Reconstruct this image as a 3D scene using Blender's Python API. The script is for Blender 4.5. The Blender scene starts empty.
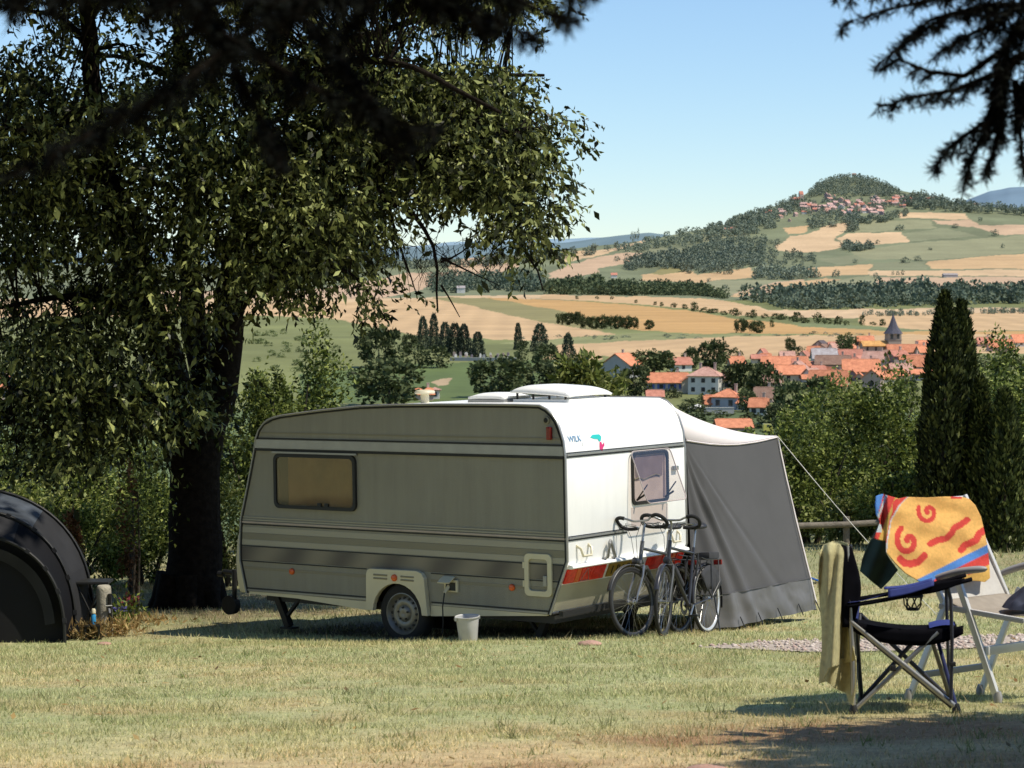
import bpy, bmesh, math, random
import numpy as np
from mathutils import Vector, Matrix
random.seed(7)
RNG = np.random.default_rng(11)
PI = math.pi
R = math.radians
SC = bpy.context.scene
COL = SC.collection

# ------------------------------------------------------------------ camera
F = 2320.0
CAMZ = 1.6
PITCH = 0.034
CP, SP = math.cos(PITCH), math.sin(PITCH)
HOR = 384 - F * math.tan(PITCH)
CAM = Vector((0, 0, CAMZ))

def at(px, py, d):
    """world point seen at a reference pixel, d metres along the view axis"""
    r = (px - 512) / F * d
    u = (384 - py) / F * d
    return Vector((r, d * CP + u * SP, CAMZ - d * SP + u * CP))

def proj(P):
    P = np.asarray(P, float)
    x, y, z = P[..., 0], P[..., 1], P[..., 2] - CAMZ
    d = y * CP - z * SP
    u = z * CP + y * SP
    return 512 + F * x / d, 384 - F * u / d

# ------------------------------------------------------------------ objects
def link(o, parent=None):
    COL.objects.link(o)
    if parent is not None:
        o.parent = parent
    return o

def tag(o, label=None, cat=None, group=None, kind=None):
    if label: o['label'] = label
    if cat: o['category'] = cat
    if group: o['group'] = group
    if kind: o['kind'] = kind
    return o

def empty(name, loc=(0, 0, 0), rot=(0, 0, 0), label=None, cat=None, group=None):
    o = bpy.data.objects.new(name, None)
    o.empty_display_size = 0.2
    o.location = loc
    o.rotation_euler = rot
    link(o)
    return tag(o, label, cat, group)

def copy_tree(o, parent=None):
    c = o.copy()
    link(c, parent)
    for ch in list(o.children):
        copy_tree(ch, c)
    return c

def nmesh(name, V, Fc, k):
    """fast mesh from arrays; every face has k corners"""
    V = np.asarray(V, np.float32); Fc = np.asarray(Fc, np.int32)
    me = bpy.data.meshes.new(name)
    me.vertices.add(len(V)); me.vertices.foreach_set('co', V.ravel())
    n = len(Fc)
    me.loops.add(n * k); me.loops.foreach_set('vertex_index', Fc.ravel())
    me.polygons.add(n)
    me.polygons.foreach_set('loop_start', np.arange(0, n * k, k, dtype=np.int32))
    try:
        me.polygons.foreach_set('loop_total', np.full(n, k, np.int32))
    except Exception:
        pass
    me.update(calc_edges=True)
    return me

def set_col(me, C, name='Col'):
    a = me.color_attributes.new(name, 'FLOAT_COLOR', 'POINT')
    C = np.asarray(C, np.float32)
    if C.shape[1] == 3:
        C = np.hstack([C, np.ones((len(C), 1), np.float32)])
    a.data.foreach_set('color', C.ravel())

def smooth(me, ang=None):
    me.polygons.foreach_set('use_smooth', np.ones(len(me.polygons), bool))
    if ang is not None:
        me.set_sharp_from_angle(angle=R(ang))
    me.update()

def obj(name, me, m, parent=None):
    o = bpy.data.objects.new(name, me)
    for x in (m if isinstance(m, (list, tuple)) else [m]):
        me.materials.append(x)
    return link(o, parent)

class MB:
    def __init__(s):
        s.v = []; s.f = []; s.mi = []; s.cur = 0
    def add(s, vs, fs):
        b = len(s.v)
        s.v += [tuple(v) for v in vs]
        s.f += [tuple(i + b for i in f) for f in fs]
        s.mi += [s.cur] * len(fs)
    def box(s, c, d, M=None, ch=0.0):
        x, y, z = d[0] / 2, d[1] / 2, d[2] / 2
        if ch <= 0:
            vs = [Vector((i, j, k)) for k in (-z, z) for j in (-y, y) for i in (-x, x)]
            fs = [(0, 2, 3, 1), (4, 5, 7, 6), (0, 1, 5, 4), (2, 6, 7, 3), (0, 4, 6, 2), (1, 3, 7, 5)]
        else:
            bm = bmesh.new()
            bmesh.ops.create_cube(bm, size=1)
            for v in bm.verts: v.co = Vector((v.co.x * 2 * x, v.co.y * 2 * y, v.co.z * 2 * z))
            bmesh.ops.bevel(bm, geom=bm.edges[:] , offset=ch, segments=2, affect='EDGES', profile=0.7)
            bm.verts.index_update()
            vs = [v.co.copy() for v in bm.verts]; fs = [tuple(v.index for v in f.verts) for f in bm.faces]
            bm.free()
        c = Vector(c)
        if M is not None: vs = [M @ v for v in vs]
        s.add([v + c for v in vs], fs)
        return s
    def tube(s, pts, r, n=8, cap=True, closed=False):
        pts = [Vector(p) for p in pts]
        m = len(pts)
        rr = r if isinstance(r, (list, tuple)) else [r] * m
        up = None; rings = []
        for i, p in enumerate(pts):
            if closed:
                t = pts[(i + 1) % m] - pts[i - 1]
            else:
                t = pts[min(i + 1, m - 1)] - pts[max(i - 1, 0)]
            if t.length < 1e-9: t = Vector((0, 0, 1))
            t.normalize()
            if up is None:
                up = t.orthogonal().normalized()
            else:
                up = (up - t * up.dot(t))
                if up.length < 1e-6: up = t.orthogonal()
                up.normalize()
            w = t.cross(up)
            rings.append([p + (up * math.cos(a) + w * math.sin(a)) * rr[i] for a in [2 * PI * k / n for k in range(n)]])
        vs = [v for q in rings for v in q]
        fs = []
        for i in range(m if closed else m - 1):
            j = (i + 1) % m
            for k in range(n):
                fs.append((i * n + k, i * n + (k + 1) % n, j * n + (k + 1) % n, j * n + k))
        if cap and not closed:
            fs.append(tuple(reversed(range(n)))); fs.append(tuple((m - 1) * n + k for k in range(n)))
        s.add(vs, fs)
        return s
    def lathe(s, prof, n=24, M=None):
        """prof [(r,z)] around local z; M places it"""
        M = M or Matrix.Identity(4)
        vs = []
        for r, z in prof:
            for k in range(n):
                a = 2 * PI * k / n
                vs.append(M @ Vector((r * math.cos(a), r * math.sin(a), z)))
        fs = []
        for i in range(len(prof) - 1):
            for k in range(n):
                fs.append((i * n + k, i * n + (k + 1) % n, (i + 1) * n + (k + 1) % n, (i + 1) * n + k))
        s.add(vs, fs)
        return s
    def prism(s, poly, fn, h0, h1):
        """poly 2d, fn(a,b,h)->3d"""
        n = len(poly)
        vs = [fn(a, b, h0) for a, b in poly] + [fn(a, b, h1) for a, b in poly]
        fs = [tuple(range(n)), tuple(reversed(range(n, 2 * n)))]
        for i in range(n):
            j = (i + 1) % n
            fs.append((j, i, n + i, n + j))
        s.add(vs, fs)
        return s
    def grid(s, fn, nu, nv, wrap=False):
        vs = [fn(i / nu, j / nv) for j in range(nv + 1) for i in range(nu + 1)]
        fs = [(j * (nu + 1) + i, j * (nu + 1) + i + 1, (j + 1) * (nu + 1) + i + 1, (j + 1) * (nu + 1) + i) for j in range(nv) for i in range(nu)]
        s.add(vs, fs)
        return s
    def build(s, name, m, parent=None, sm=35, fix=True):
        me = bpy.data.meshes.new(name)
        me.from_pydata([tuple(v) for v in s.v], [], s.f)
        if fix:
            bm = bmesh.new(); bm.from_mesh(me)
            bmesh.ops.recalc_face_normals(bm, faces=bm.faces[:])
            bm.to_mesh(me); bm.free()
        if max(s.mi or [0]) > 0:
            me.polygons.foreach_set('material_index', np.array(s.mi, np.int32))
        if sm: smooth(me, sm)
        return obj(name, me, m, parent)

def solid(o, t, off=0.0):
    md = o.modifiers.new('Solidify', 'SOLIDIFY'); md.thickness = t; md.offset = off
    return o
def bevel(o, w, seg=2):
    md = o.modifiers.new('Bevel', 'BEVEL'); md.width = w; md.segments = seg; md.limit_method = 'ANGLE'; md.angle_limit = R(40)
    return o

def rrect(x0, z0, x1, z1, r, n=4):
    out = []
    for cx, cz, a0 in ((x1 - r, z1 - r, 0), (x0 + r, z1 - r, 90), (x0 + r, z0 + r, 180), (x1 - r, z0 + r, 270)):
        for k in range(n + 1):
            a = R(a0 + 90 * k / n)
            out.append((cx + r * math.cos(a), cz + r * math.sin(a)))
    return out

# ------------------------------------------------------------------ materials
def nt(name):
    m = bpy.data.materials.new(name); m.use_nodes = True
    t = m.node_tree
    b = t.nodes['Principled BSDF']
    return m, t, b

def mat(name, c, rough=0.6, metal=0.0, var=0.12, nscale=6.0, bump=0.0, bscale=60.0, spec=0.5, trans=0.0, dirt=None):
    m, t, b = nt(name)
    b.inputs['Roughness'].default_value = rough
    b.inputs['Metallic'].default_value = metal
    b.inputs['Specular IOR Level'].default_value = spec
    tc = t.nodes.new('ShaderNodeTexCoord')
    n = t.nodes.new('ShaderNodeTexNoise'); n.inputs['Scale'].default_value = nscale; n.inputs['Detail'].default_value = 6
    t.links.new(tc.outputs['Object'], n.inputs['Vector'])
    rp = t.nodes.new('ShaderNodeValToRGB')
    rp.color_ramp.elements[0].position = 0.3; rp.color_ramp.elements[1].position = 0.7
    lo = [max(0, x * (1 - var)) for x in c]; hi = [min(1, x * (1 + var)) for x in c]
    if dirt: lo = dirt
    rp.color_ramp.elements[0].color = (*lo, 1); rp.color_ramp.elements[1].color = (*hi, 1)
    t.links.new(n.outputs['Fac'], rp.inputs['Fac'])
    t.links.new(rp.outputs['Color'], b.inputs['Base Color'])
    if bump > 0:
        n2 = t.nodes.new('ShaderNodeTexNoise'); n2.inputs['Scale'].default_value = bscale; n2.inputs['Detail'].default_value = 4
        t.links.new(tc.outputs['Object'], n2.inputs['Vector'])
        bp = t.nodes.new('ShaderNodeBump'); bp.inputs['Strength'].default_value = bump; bp.inputs['Distance'].default_value = 0.02
        t.links.new(n2.outputs['Fac'], bp.inputs['Height']); t.links.new(bp.outputs['Normal'], b.inputs['Normal'])
    if trans > 0:
        tr = t.nodes.new('ShaderNodeBsdfTranslucent'); t.links.new(rp.outputs['Color'], tr.inputs['Color'])
        mx = t.nodes.new('ShaderNodeMixShader'); mx.inputs['Fac'].default_value = trans
        o = t.nodes['Material Output']
        t.links.new(b.outputs['BSDF'], mx.inputs[1]); t.links.new(tr.outputs['BSDF'], mx.inputs[2]); t.links.new(mx.outputs['Shader'], o.inputs['Surface'])
    return m

def leafmat(name, cols, trans=0.35, rough=0.5, objvar=0.25):
    m, t, b = nt(name)
    g = t.nodes.new('ShaderNodeNewGeometry')
    rp = t.nodes.new('ShaderNodeValToRGB')
    els = rp.color_ramp.elements
    while len(els) < len(cols): els.new(0.5)
    for i, c in enumerate(cols):
        els[i].position = i / (len(cols) - 1); els[i].color = (*c, 1)
    t.links.new(g.outputs['Random Per Island'], rp.inputs['Fac'])
    oi = t.nodes.new('ShaderNodeObjectInfo')
    mr = t.nodes.new('ShaderNodeMapRange'); mr.inputs['To Min'].default_value = 1 - objvar; mr.inputs['To Max'].default_value = 1 + objvar
    t.links.new(oi.outputs['Random'], mr.inputs['Value'])
    hs = t.nodes.new('ShaderNodeHueSaturation')
    t.links.new(mr.outputs['Result'], hs.inputs['Value']); t.links.new(rp.outputs['Color'], hs.inputs['Color'])
    t.links.new(hs.outputs['Color'], b.inputs['Base Color'])
    b.inputs['Roughness'].default_value = rough; b.inputs['Specular IOR Level'].default_value = 0.18
    if trans > 0:
        tr = t.nodes.new('ShaderNodeBsdfTranslucent')
        t.links.new(hs.outputs['Color'], tr.inputs['Color'])
        mx = t.nodes.new('ShaderNodeMixShader'); mx.inputs['Fac'].default_value = trans
        t.links.new(b.outputs['BSDF'], mx.inputs[1]); t.links.new(tr.outputs['BSDF'], mx.inputs[2])
        t.links.new(mx.outputs['Shader'], t.nodes['Material Output'].inputs['Surface'])
    return m

def colmat(name, rough=0.9, nscale=3.0, var=0.2, bump=0.0, bscale=40, trans=0.0, spec=0.2, nscale2=None):
    """colour attribute times object-space noise"""
    m, t, b = nt(name)
    b.inputs['Roughness'].default_value = rough; b.inputs['Specular IOR Level'].default_value = spec
    a = t.nodes.new('ShaderNodeAttribute'); a.attribute_name = 'Col'
    tc = t.nodes.new('ShaderNodeTexCoord')
    last = a.outputs['Color']
    for sc in [nscale] + ([nscale2] if nscale2 else []):
        n = t.nodes.new('ShaderNodeTexNoise'); n.inputs['Scale'].default_value = sc; n.inputs['Detail'].default_value = 8; n.inputs['Roughness'].default_value = 0.65
        t.links.new(tc.outputs['Object'], n.inputs['Vector'])
        mr = t.nodes.new('ShaderNodeMapRange'); mr.inputs['From Min'].default_value = 0.3; mr.inputs['From Max'].default_value = 0.7
        mr.inputs['To Min'].default_value = 1 - var; mr.inputs['To Max'].default_value = 1 + var
        t.links.new(n.outputs['Fac'], mr.inputs['Value'])
        vm = t.nodes.new('ShaderNodeVectorMath'); vm.operation = 'SCALE'
        t.links.new(last, vm.inputs[0]); t.links.new(mr.outputs['Result'], vm.inputs['Scale'])
        last = vm.outputs['Vector']
    t.links.new(last, b.inputs['Base Color'])
    if bump > 0:
        n2 = t.nodes.new('ShaderNodeTexNoise'); n2.inputs['Scale'].default_value = bscale; n2.inputs['Detail'].default_value = 6
        t.links.new(tc.outputs['Object'], n2.inputs['Vector'])
        bp = t.nodes.new('ShaderNodeBump'); bp.inputs['Strength'].default_value = bump; bp.inputs['Distance'].default_value = 0.03
        t.links.new(n2.outputs['Fac'], bp.inputs['Height']); t.links.new(bp.outputs['Normal'], b.inputs['Normal'])
    if trans > 0:
        tr = t.nodes.new('ShaderNodeBsdfTranslucent'); t.links.new(last, tr.inputs['Color'])
        mx = t.nodes.new('ShaderNodeMixShader'); mx.inputs['Fac'].default_value = trans
        t.links.new(b.outputs['BSDF'], mx.inputs[1]); t.links.new(tr.outputs['BSDF'], mx.inputs[2])
        t.links.new(mx.outputs['Shader'], t.nodes['Material Output'].inputs['Surface'])
    return m

# value noise used for painting and shaping (numpy)
_P = RNG.random((64, 64))
def vnoise(x, y):
    x = np.asarray(x, float); y = np.asarray(y, float)
    xi = np.floor(x).astype(int); yi = np.floor(y).astype(int)
    fx = x - xi; fy = y - yi
    fx = fx * fx * (3 - 2 * fx); fy = fy * fy * (3 - 2 * fy)
    g = lambda a, b: _P[a % 64, b % 64]
    return (g(xi, yi) * (1 - fx) + g(xi + 1, yi) * fx) * (1 - fy) + (g(xi, yi + 1) * (1 - fx) + g(xi + 1, yi + 1) * fx) * fy
def fbm(x, y, o=4):
    s = 0; a = 1; t = 0
    for k in range(o):
        s = s + a * vnoise(x * 2 ** k + 17.3 * k, y * 2 ** k + 9.1 * k); t += a; a *= 0.5
    return s / t

def inpoly(px, py, poly):
    r = np.zeros(np.shape(px), bool)
    n = len(poly); j = n - 1
    for i in range(n):
        xi, yi = poly[i]; xj, yj = poly[j]
        if yi != yj:
            c = ((yi > py) != (yj > py)) & (px < (xj - xi) * (py - yi) / (yj - yi) + xi)
            r ^= c
        j = i
    return r

# ------------------------------------------------------------------ world, sun, camera
SUN_EL, SUN_AZ = R(57.5), R(22)       # to the right, slightly behind the camera
sd = Vector((math.cos(SUN_EL) * math.cos(SUN_AZ), -math.cos(SUN_EL) * math.sin(SUN_AZ), math.sin(SUN_EL)))
W = bpy.data.worlds.new('World'); SC.world = W; W.use_nodes = True
wt = W.node_tree
bg = wt.nodes['Background']
sky = wt.nodes.new('ShaderNodeTexSky'); sky.sky_type = 'NISHITA'; sky.sun_disc = False
sky.sun_elevation = SUN_EL
sky.sun_rotation = math.atan2(sd.x, sd.y)
sky.altitude = 3000; sky.air_density = 1.5; sky.dust_density = 0.35; sky.ozone_density = 6.0
wt.links.new(sky.outputs['Color'], bg.inputs['Color'])
bg.inputs['Strength'].default_value = SKY_STR = 0.15
sl = bpy.data.lights.new('sun', 'SUN'); sl.energy = 5.0; sl.angle = R(0.55); sl.color = (1.0, 0.93, 0.80)
so = bpy.data.objects.new('sun', sl); link(so)
so.rotation_euler = sd.to_track_quat('Z', 'Y').to_euler()
so.location = (30, -10, 60)
cd = bpy.data.cameras.new('camera'); co = bpy.data.objects.new('camera', cd); link(co)
cd.sensor_width = 36; cd.lens = 36 * F / 1024; cd.clip_start = 0.1; cd.clip_end = 40000
co.location = CAM; co.rotation_euler = (PI / 2 - PITCH, 0, 0)
cd.dof.use_dof = True; cd.dof.focus_distance = 22.0; cd.dof.aperture_fstop = 8.5
SC.camera = co
SC.view_settings.view_transform = 'Standard'; SC.view_settings.look = 'None'; SC.view_settings.exposure = 0; SC.view_settings.gamma = 1
SC.cycles.max_bounces = 6; SC.cycles.transparent_max_bounces = 12
SC.cycles.use_denoising = True

# ------------------------------------------------------------------ ground shapes
_gd = np.array([-12, 0, 9.5, 12.1, 12.9, 15.5, 19, 22.4, 23.6, 26.7, 30, 38, 46, 60])
_gz = np.array([-1.3, -1.6, -1.90, -2.16, -2.225, -2.49, -2.86, -3.235, -3.37, -3.55, -3.74, -4.02, -4.6, -6.0])
def lawn_z(x, y):
    """height of the lawn in world z"""
    x = np.asarray(x, float); y = np.asarray(y, float)
    z = np.interp(y, _gd, _gz)
    z = z * 0.5 + 0.25 * (np.interp(y - .6, _gd, _gz) + np.interp(y + .6, _gd, _gz))
    return z + CAMZ + 0.02 * np.clip(x - 1, -12, 10) + 0.05 * (fbm(x * .5 + 40, y * .5 + 40, 3) - 0.5)
def G(x, y): return float(lawn_z(x, y))

_td = np.array([38, 46, 60, 120, 250, 500, 620, 750, 900, 1150, 1450, 1900, 2300, 2700, 3300, 4000, 5000.])
_ty = np.array([570, 556, 540, 545, 490, 410, 380, 355, 340, 330, 318, 305, 290, 280, 240, 175, 120.])
_sx = np.array([-3000, -400, 300, 360, 450, 540, 590, 620, 650, 690, 730, 760, 790, 805, 822, 845, 870, 900, 925, 960, 985, 1024, 1424, 4000])
_sy = np.array([265, 264, 264, 262, 259, 252, 246, 243, 239, 231, 223, 211, 200, 194, 183, 176, 179, 190, 195, 203, 206, 210, 228, 240.])
def terr_y(px, d):
    """pixel row of the terrain for a column px at distance d"""
    y = np.interp(d, _td, _ty)
    s = np.interp(px, _sx, _sy)
    ds = np.interp(-s, -_ty[5:], _td[5:])
    over = np.maximum(0, d - ds)
    # rounded crest, then falling away
    y2 = np.maximum(y, s) + over * 0.012
    soft = np.clip((d - (ds - 250)) / 250, 0, 1)
    return np.where(d > ds - 250, np.maximum(y + 3 * soft ** 2, s) + over * 0.012, y)
def terr_d(py):
    """distance at which the terrain lies on pixel row py (visible part)"""
    return float(np.interp(-py, -_ty[4:], _td[4:]))
def terr_pt(px, py):
    return at(px, py, terr_d(py))

# ================================================================== THE SETTING
# ---------------------------------------------------------------- countryside (terrain)
TAN = (0.50, 0.335, 0.175); TAN2 = (0.54, 0.38, 0.22); PINK = (0.47, 0.325, 0.205); ORG = (0.46, 0.275, 0.105)
OLV = (0.235, 0.205, 0.085); GRN = (0.105, 0.14, 0.045); GRN2 = (0.165, 0.185, 0.08); FGR = (0.245, 0.24, 0.135); FGR2 = (0.205, 0.21, 0.12); SCR = (0.225, 0.225, 0.095); DIRT = (0.40, 0.29, 0.17)

def zoomed(ox, oy, s, pts): return [(ox + x / s, oy + y / s) for x, y in pts]
Z1 = lambda *p: zoomed(700, 160, 3.16, p)
Z2 = lambda *p: zoomed(560, 220, 4.267, p)
Z3 = lambda *p: zoomed(240, 220, 2.844, p)
FIELDS = [
    # (outline on the reference, colour, colour of the field edge bank)
    (Z3((-300, 200), (150, 205), (340, 178), (480, 150), (600, 148), (600, 172), (520, 195), (460, 212), (380, 225), (160, 226), (-300, 240)), PINK),
    (Z3((580, 128), (640, 108), (720, 100), (800, 108), (790, 130), (740, 152), (690, 168), (610, 160)), PINK),
    (Z3((860, 100), (900, 88), (1024, 84), (1024, 100), (900, 112)), TAN),
    (Z3((880, 150), (940, 128), (1024, 112), (1024, 152), (900, 168)), PINK),
    (Z3((-900, 225), (200, 222), (500, 222), (700, 214), (800, 212), (1024, 214), (1024, 226), (900, 224), (700, 226), (500, 230), (-900, 250)), TAN2),
    (Z2((0, 175), (130, 132), (230, 118), (380, 75), (402, 80), (330, 104), (240, 130), (120, 162), (0, 188)), TAN2),
    (Z2((-60, 250), (0, 225), (120, 165), (230, 141), (345, 140), (352, 160), (290, 190), (200, 200), (120, 212), (0, 246)), PINK),
    (Z2((345, 238), (470, 218), (560, 203), (592, 236), (680, 222), (740, 208), (820, 204), (832, 246), (700, 256), (600, 266), (350, 262)), TAN),
    (Z2((440, 206), (540, 200), (560, 215), (420, 236), (380, 232)), OLV),
    (Z2((590, 267), (700, 258), (960, 254), (860, 290), (750, 318), (660, 318), (600, 300)), FGR),
    (Z2((735, 318), (900, 265), (1030, 250), (1030, 300), (860, 318), (760, 330)), PINK),
    (Z2((250, 132), (420, 118), (560, 122), (480, 160), (330, 138)), FGR2),
    (Z1((0, 235), (130, 225), (145, 240), (0, 262)), FGR),
    (Z1((232, 275), (290, 242), (340, 235), (400, 207), (465, 194), (462, 226), (430, 241), (420, 252), (456, 262), (440, 276), (380, 290), (290, 291), (240, 286)), TAN2),
    (Z1((432, 246), (470, 231), (635, 227), (666, 258), (560, 266), (452, 262)), TAN2),
    (Z1((268, 214), (345, 205), (330, 232), (280, 236)), TAN),
    (Z1((622, 164), (838, 168), (846, 186), (640, 183)), TAN2),
    (Z1((740, 190), (850, 187), (880, 205), (1040, 205), (1040, 236), (960, 236), (860, 212), (750, 200)), PINK),
    (Z1((490, 188), (730, 190), (742, 215), (490, 228)), FGR),
    (Z1((640, 232), (760, 215), (880, 240), (700, 256), (668, 256)), FGR2),
    (Z1((480, 292), (640, 264), (860, 250), (1040, 236), (1040, 290), (960, 296), (730, 316), (480, 312)), FGR),
    (Z1((370, 310), (480, 300), (545, 318), (430, 332)), FGR2),
    (Z1((330, 342), (545, 329), (535, 362), (340, 369)), TAN),
    (Z1((548, 326), (714, 320), (716, 345), (545, 346)), FGR2),
    (Z1((718, 321), (960, 297), (1300, 290), (1300, 345), (735, 344)), TAN),
    (Z1((535, 350), (1300, 345), (1300, 368), (540, 365)), TAN2),
    (Z1((0, 371), (100, 345), (165, 343), (170, 360), (0, 386)), TAN),
    (Z1((0, 386), (250, 380), (100, 425), (0, 412)), FGR),
    (Z1((96, 432), (250, 386), (400, 372), (440, 376), (300, 405), (200, 408), (120, 436)), TAN),
    (Z1((440, 376), (560, 364), (600, 390), (380, 396)), FGR),
    (Z1((560, 370), (1300, 368), (1300, 412), (900, 408), (560, 392)), PINK),
    # plain
    ([(-600, 305), (240, 304), (320, 302), (374, 301), (440, 299), (540, 322), (600, 331), (622, 336), (530, 341), (490, 339), (416, 335), (388, 331), (328, 318), (240, 315), (-600, 325)], TAN),
    ([(430, 298), (490, 298), (560, 311), (592, 322), (604, 331), (540, 322), (480, 308)], OLV),
    ([(484, 297), (560, 300.5), (650, 306), (690, 311), (725, 317.5), (800, 325), (900, 330), (1500, 334), (1500, 338), (800, 334), (760, 333.5), (700, 333.5), (640, 331), (600, 322), (560, 311)], ORG),
    ([(540, 295.5), (600, 295.5), (650, 296.5), (710, 299), (740, 303), (770, 311), (787, 316.5), (740, 315.5), (690, 309.5), (650, 304.5), (540, 299)], TAN),
    ([(740, 303), (770, 310), (840, 309), (1500, 304), (1500, 320), (1024, 317), (900, 318), (800, 318), (787, 316)], TAN2),
    ([(860, 314), (1500, 309), (1500, 331), (1000, 331), (940, 333), (890, 327), (860, 324)], TAN),
    ([(790, 322), (880, 326.5), (940, 331.5), (1500, 329), (1500, 333), (900, 331.5), (800, 326.5)], GRN2),
    ([(590, 341), (700, 337), (800, 335.5), (880, 334.5), (1500, 333), (1500, 352), (960, 353), (860, 355), (760, 358), (640, 361), (600, 356)], TAN),
    ([(500, 343), (560, 338), (640, 333), (720, 334.5), (800, 334.5), (700, 338), (620, 341), (560, 347)], SCR),
    ([(560, 345), (600, 343), (600, 360), (540, 362)], TAN),
    ([(300, 374), (380, 366), (560, 360), (620, 362), (600, 400), (300, 404)], GRN),
    ([(432, 381), (449, 377), (452, 383), (438, 386)], DIRT),
]
PXC = np.unique(np.concatenate([np.linspace(-3000, -400, 60), np.linspace(-400, 0, 90), np.arange(0, 1025, 1.6), np.linspace(1024, 1424, 90), np.linspace(1424, 4000, 60)]))
dd = [40.0]
while dd[-1] < 500: dd.append(dd[-1] * 1.045)
dd = [d for d in dd if d < 500] + list(np.interp(np.arange(-410, -172, 0.55), -_ty[5:], _td[5:]))
dd += list(np.linspace(dd[-1] + 40, 7500, 30))
DDS = np.array(dd)
PX, DD = np.meshgrid(PXC, DDS)
PY = terr_y(PX, DD)
r_ = (PX - 512) / F * DD; u_ = (384 - PY) / F * DD
TX, TY, TZ = r_, DD * CP + u_ * SP, CAMZ - DD * SP + u_ * CP
TZ = TZ + np.where(DD > 600, 0.6 * (fbm(TX / 90, TY / 90, 3) - .5), 0)
jx = PX + 4.5 * (fbm(PX / 11, PY / 3, 3) - .5) * 2; jy = PY + 1.3 * (fbm(PX / 16 + 5, PY / 5 + 3, 3) - .5) * 2
C = np.zeros(PX.shape + (3,))
C[:] = np.where((PY < 300)[..., None], np.array((0.165, 0.18, 0.10)), np.array((0.17, 0.18, 0.065)))  # far greens slightly bluer: distance haze tinted into the colour
C[(PY > 410)] = (0.10, 0.13, 0.05)
nb = fbm(TX / 60, TY / 60, 4)
C *= (0.7 + 0.6 * nb)[..., None]
for poly, c in FIELDS:
    k = inpoly(jx, jy, poly)
    f = 0.93 + 0.14 * fbm(TX[k] / 45, TY[k] / 45, 3)
    f = f * (0.86 + 0.28 * fbm(TX[k] / 160 + 7, TY[k] / 25, 4))
    an = (poly[0][0] * 7.3 + poly[0][1] * 3.1) % 1.0 - .5
    f = f * (1 + .05 * np.sin((TX[k] * math.cos(an) + TY[k] * math.sin(an)) / 2.6) * (DD[k] < 2600))
    C[k] = np.array(c) * f[:, None]
nv, nu = PX.shape
idx = np.arange(nv * nu).reshape(nv, nu)
Q = np.stack([idx[:-1, :-1], idx[:-1, 1:], idx[1:, 1:], idx[1:, :-1]], -1).reshape(-1, 4)
me = nmesh('terrain', np.stack([TX, TY, TZ], -1).reshape(-1, 3), Q, 4)
set_col(me, C.reshape(-1, 3)); smooth(me)
tag(obj('terrain', me, colmat('field_soil', nscale=0.02, var=0.10, nscale2=0.25)), kind='structure')

# distant ridges
def ridge(name, pts, d, depth, c, rough=30):
    xs = np.arange(pts[0][0], pts[-1][0], 3.0)
    ys = np.interp(xs, [p[0] for p in pts], [p[1] for p in pts]) + 2.0 * (fbm(xs / 25, xs * 0 + d / 900, 4) - .5)
    V = []
    for k in range(9):
        t = k / 8
        for x, y in zip(xs, ys):
            y2 = y + (330 - y) * t ** 1.4
            V.append(at(x, y2, d - depth * t + 60 * (vnoise(x / 20, k * 3.3) - .5)))
    n = len(xs)
    idx = np.arange(9 * n).reshape(9, n)
    Q = np.stack([idx[:-1, :-1], idx[:-1, 1:], idx[1:, 1:], idx[1:, :-1]], -1).reshape(-1, 4)
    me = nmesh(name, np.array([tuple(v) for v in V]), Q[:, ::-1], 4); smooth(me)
    o = obj(name, me, mat(name + '_wood', c, rough=1.0, var=0.12, nscale=0.004, spec=0.05))  # bluish base colour carries the ridge's distance haze
    return tag(o, kind='structure')
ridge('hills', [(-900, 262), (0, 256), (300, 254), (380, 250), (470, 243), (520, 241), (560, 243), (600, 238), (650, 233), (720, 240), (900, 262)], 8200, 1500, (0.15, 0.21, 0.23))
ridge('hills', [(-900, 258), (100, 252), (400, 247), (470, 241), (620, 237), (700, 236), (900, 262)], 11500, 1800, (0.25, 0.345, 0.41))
ridge('hills', [(880, 240), (930, 218), (965, 201), (990, 191), (1010, 187.5), (1030, 187), (1100, 180), (1400, 176), (1900, 210)], 9500, 1500, (0.17, 0.245, 0.31))

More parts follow.
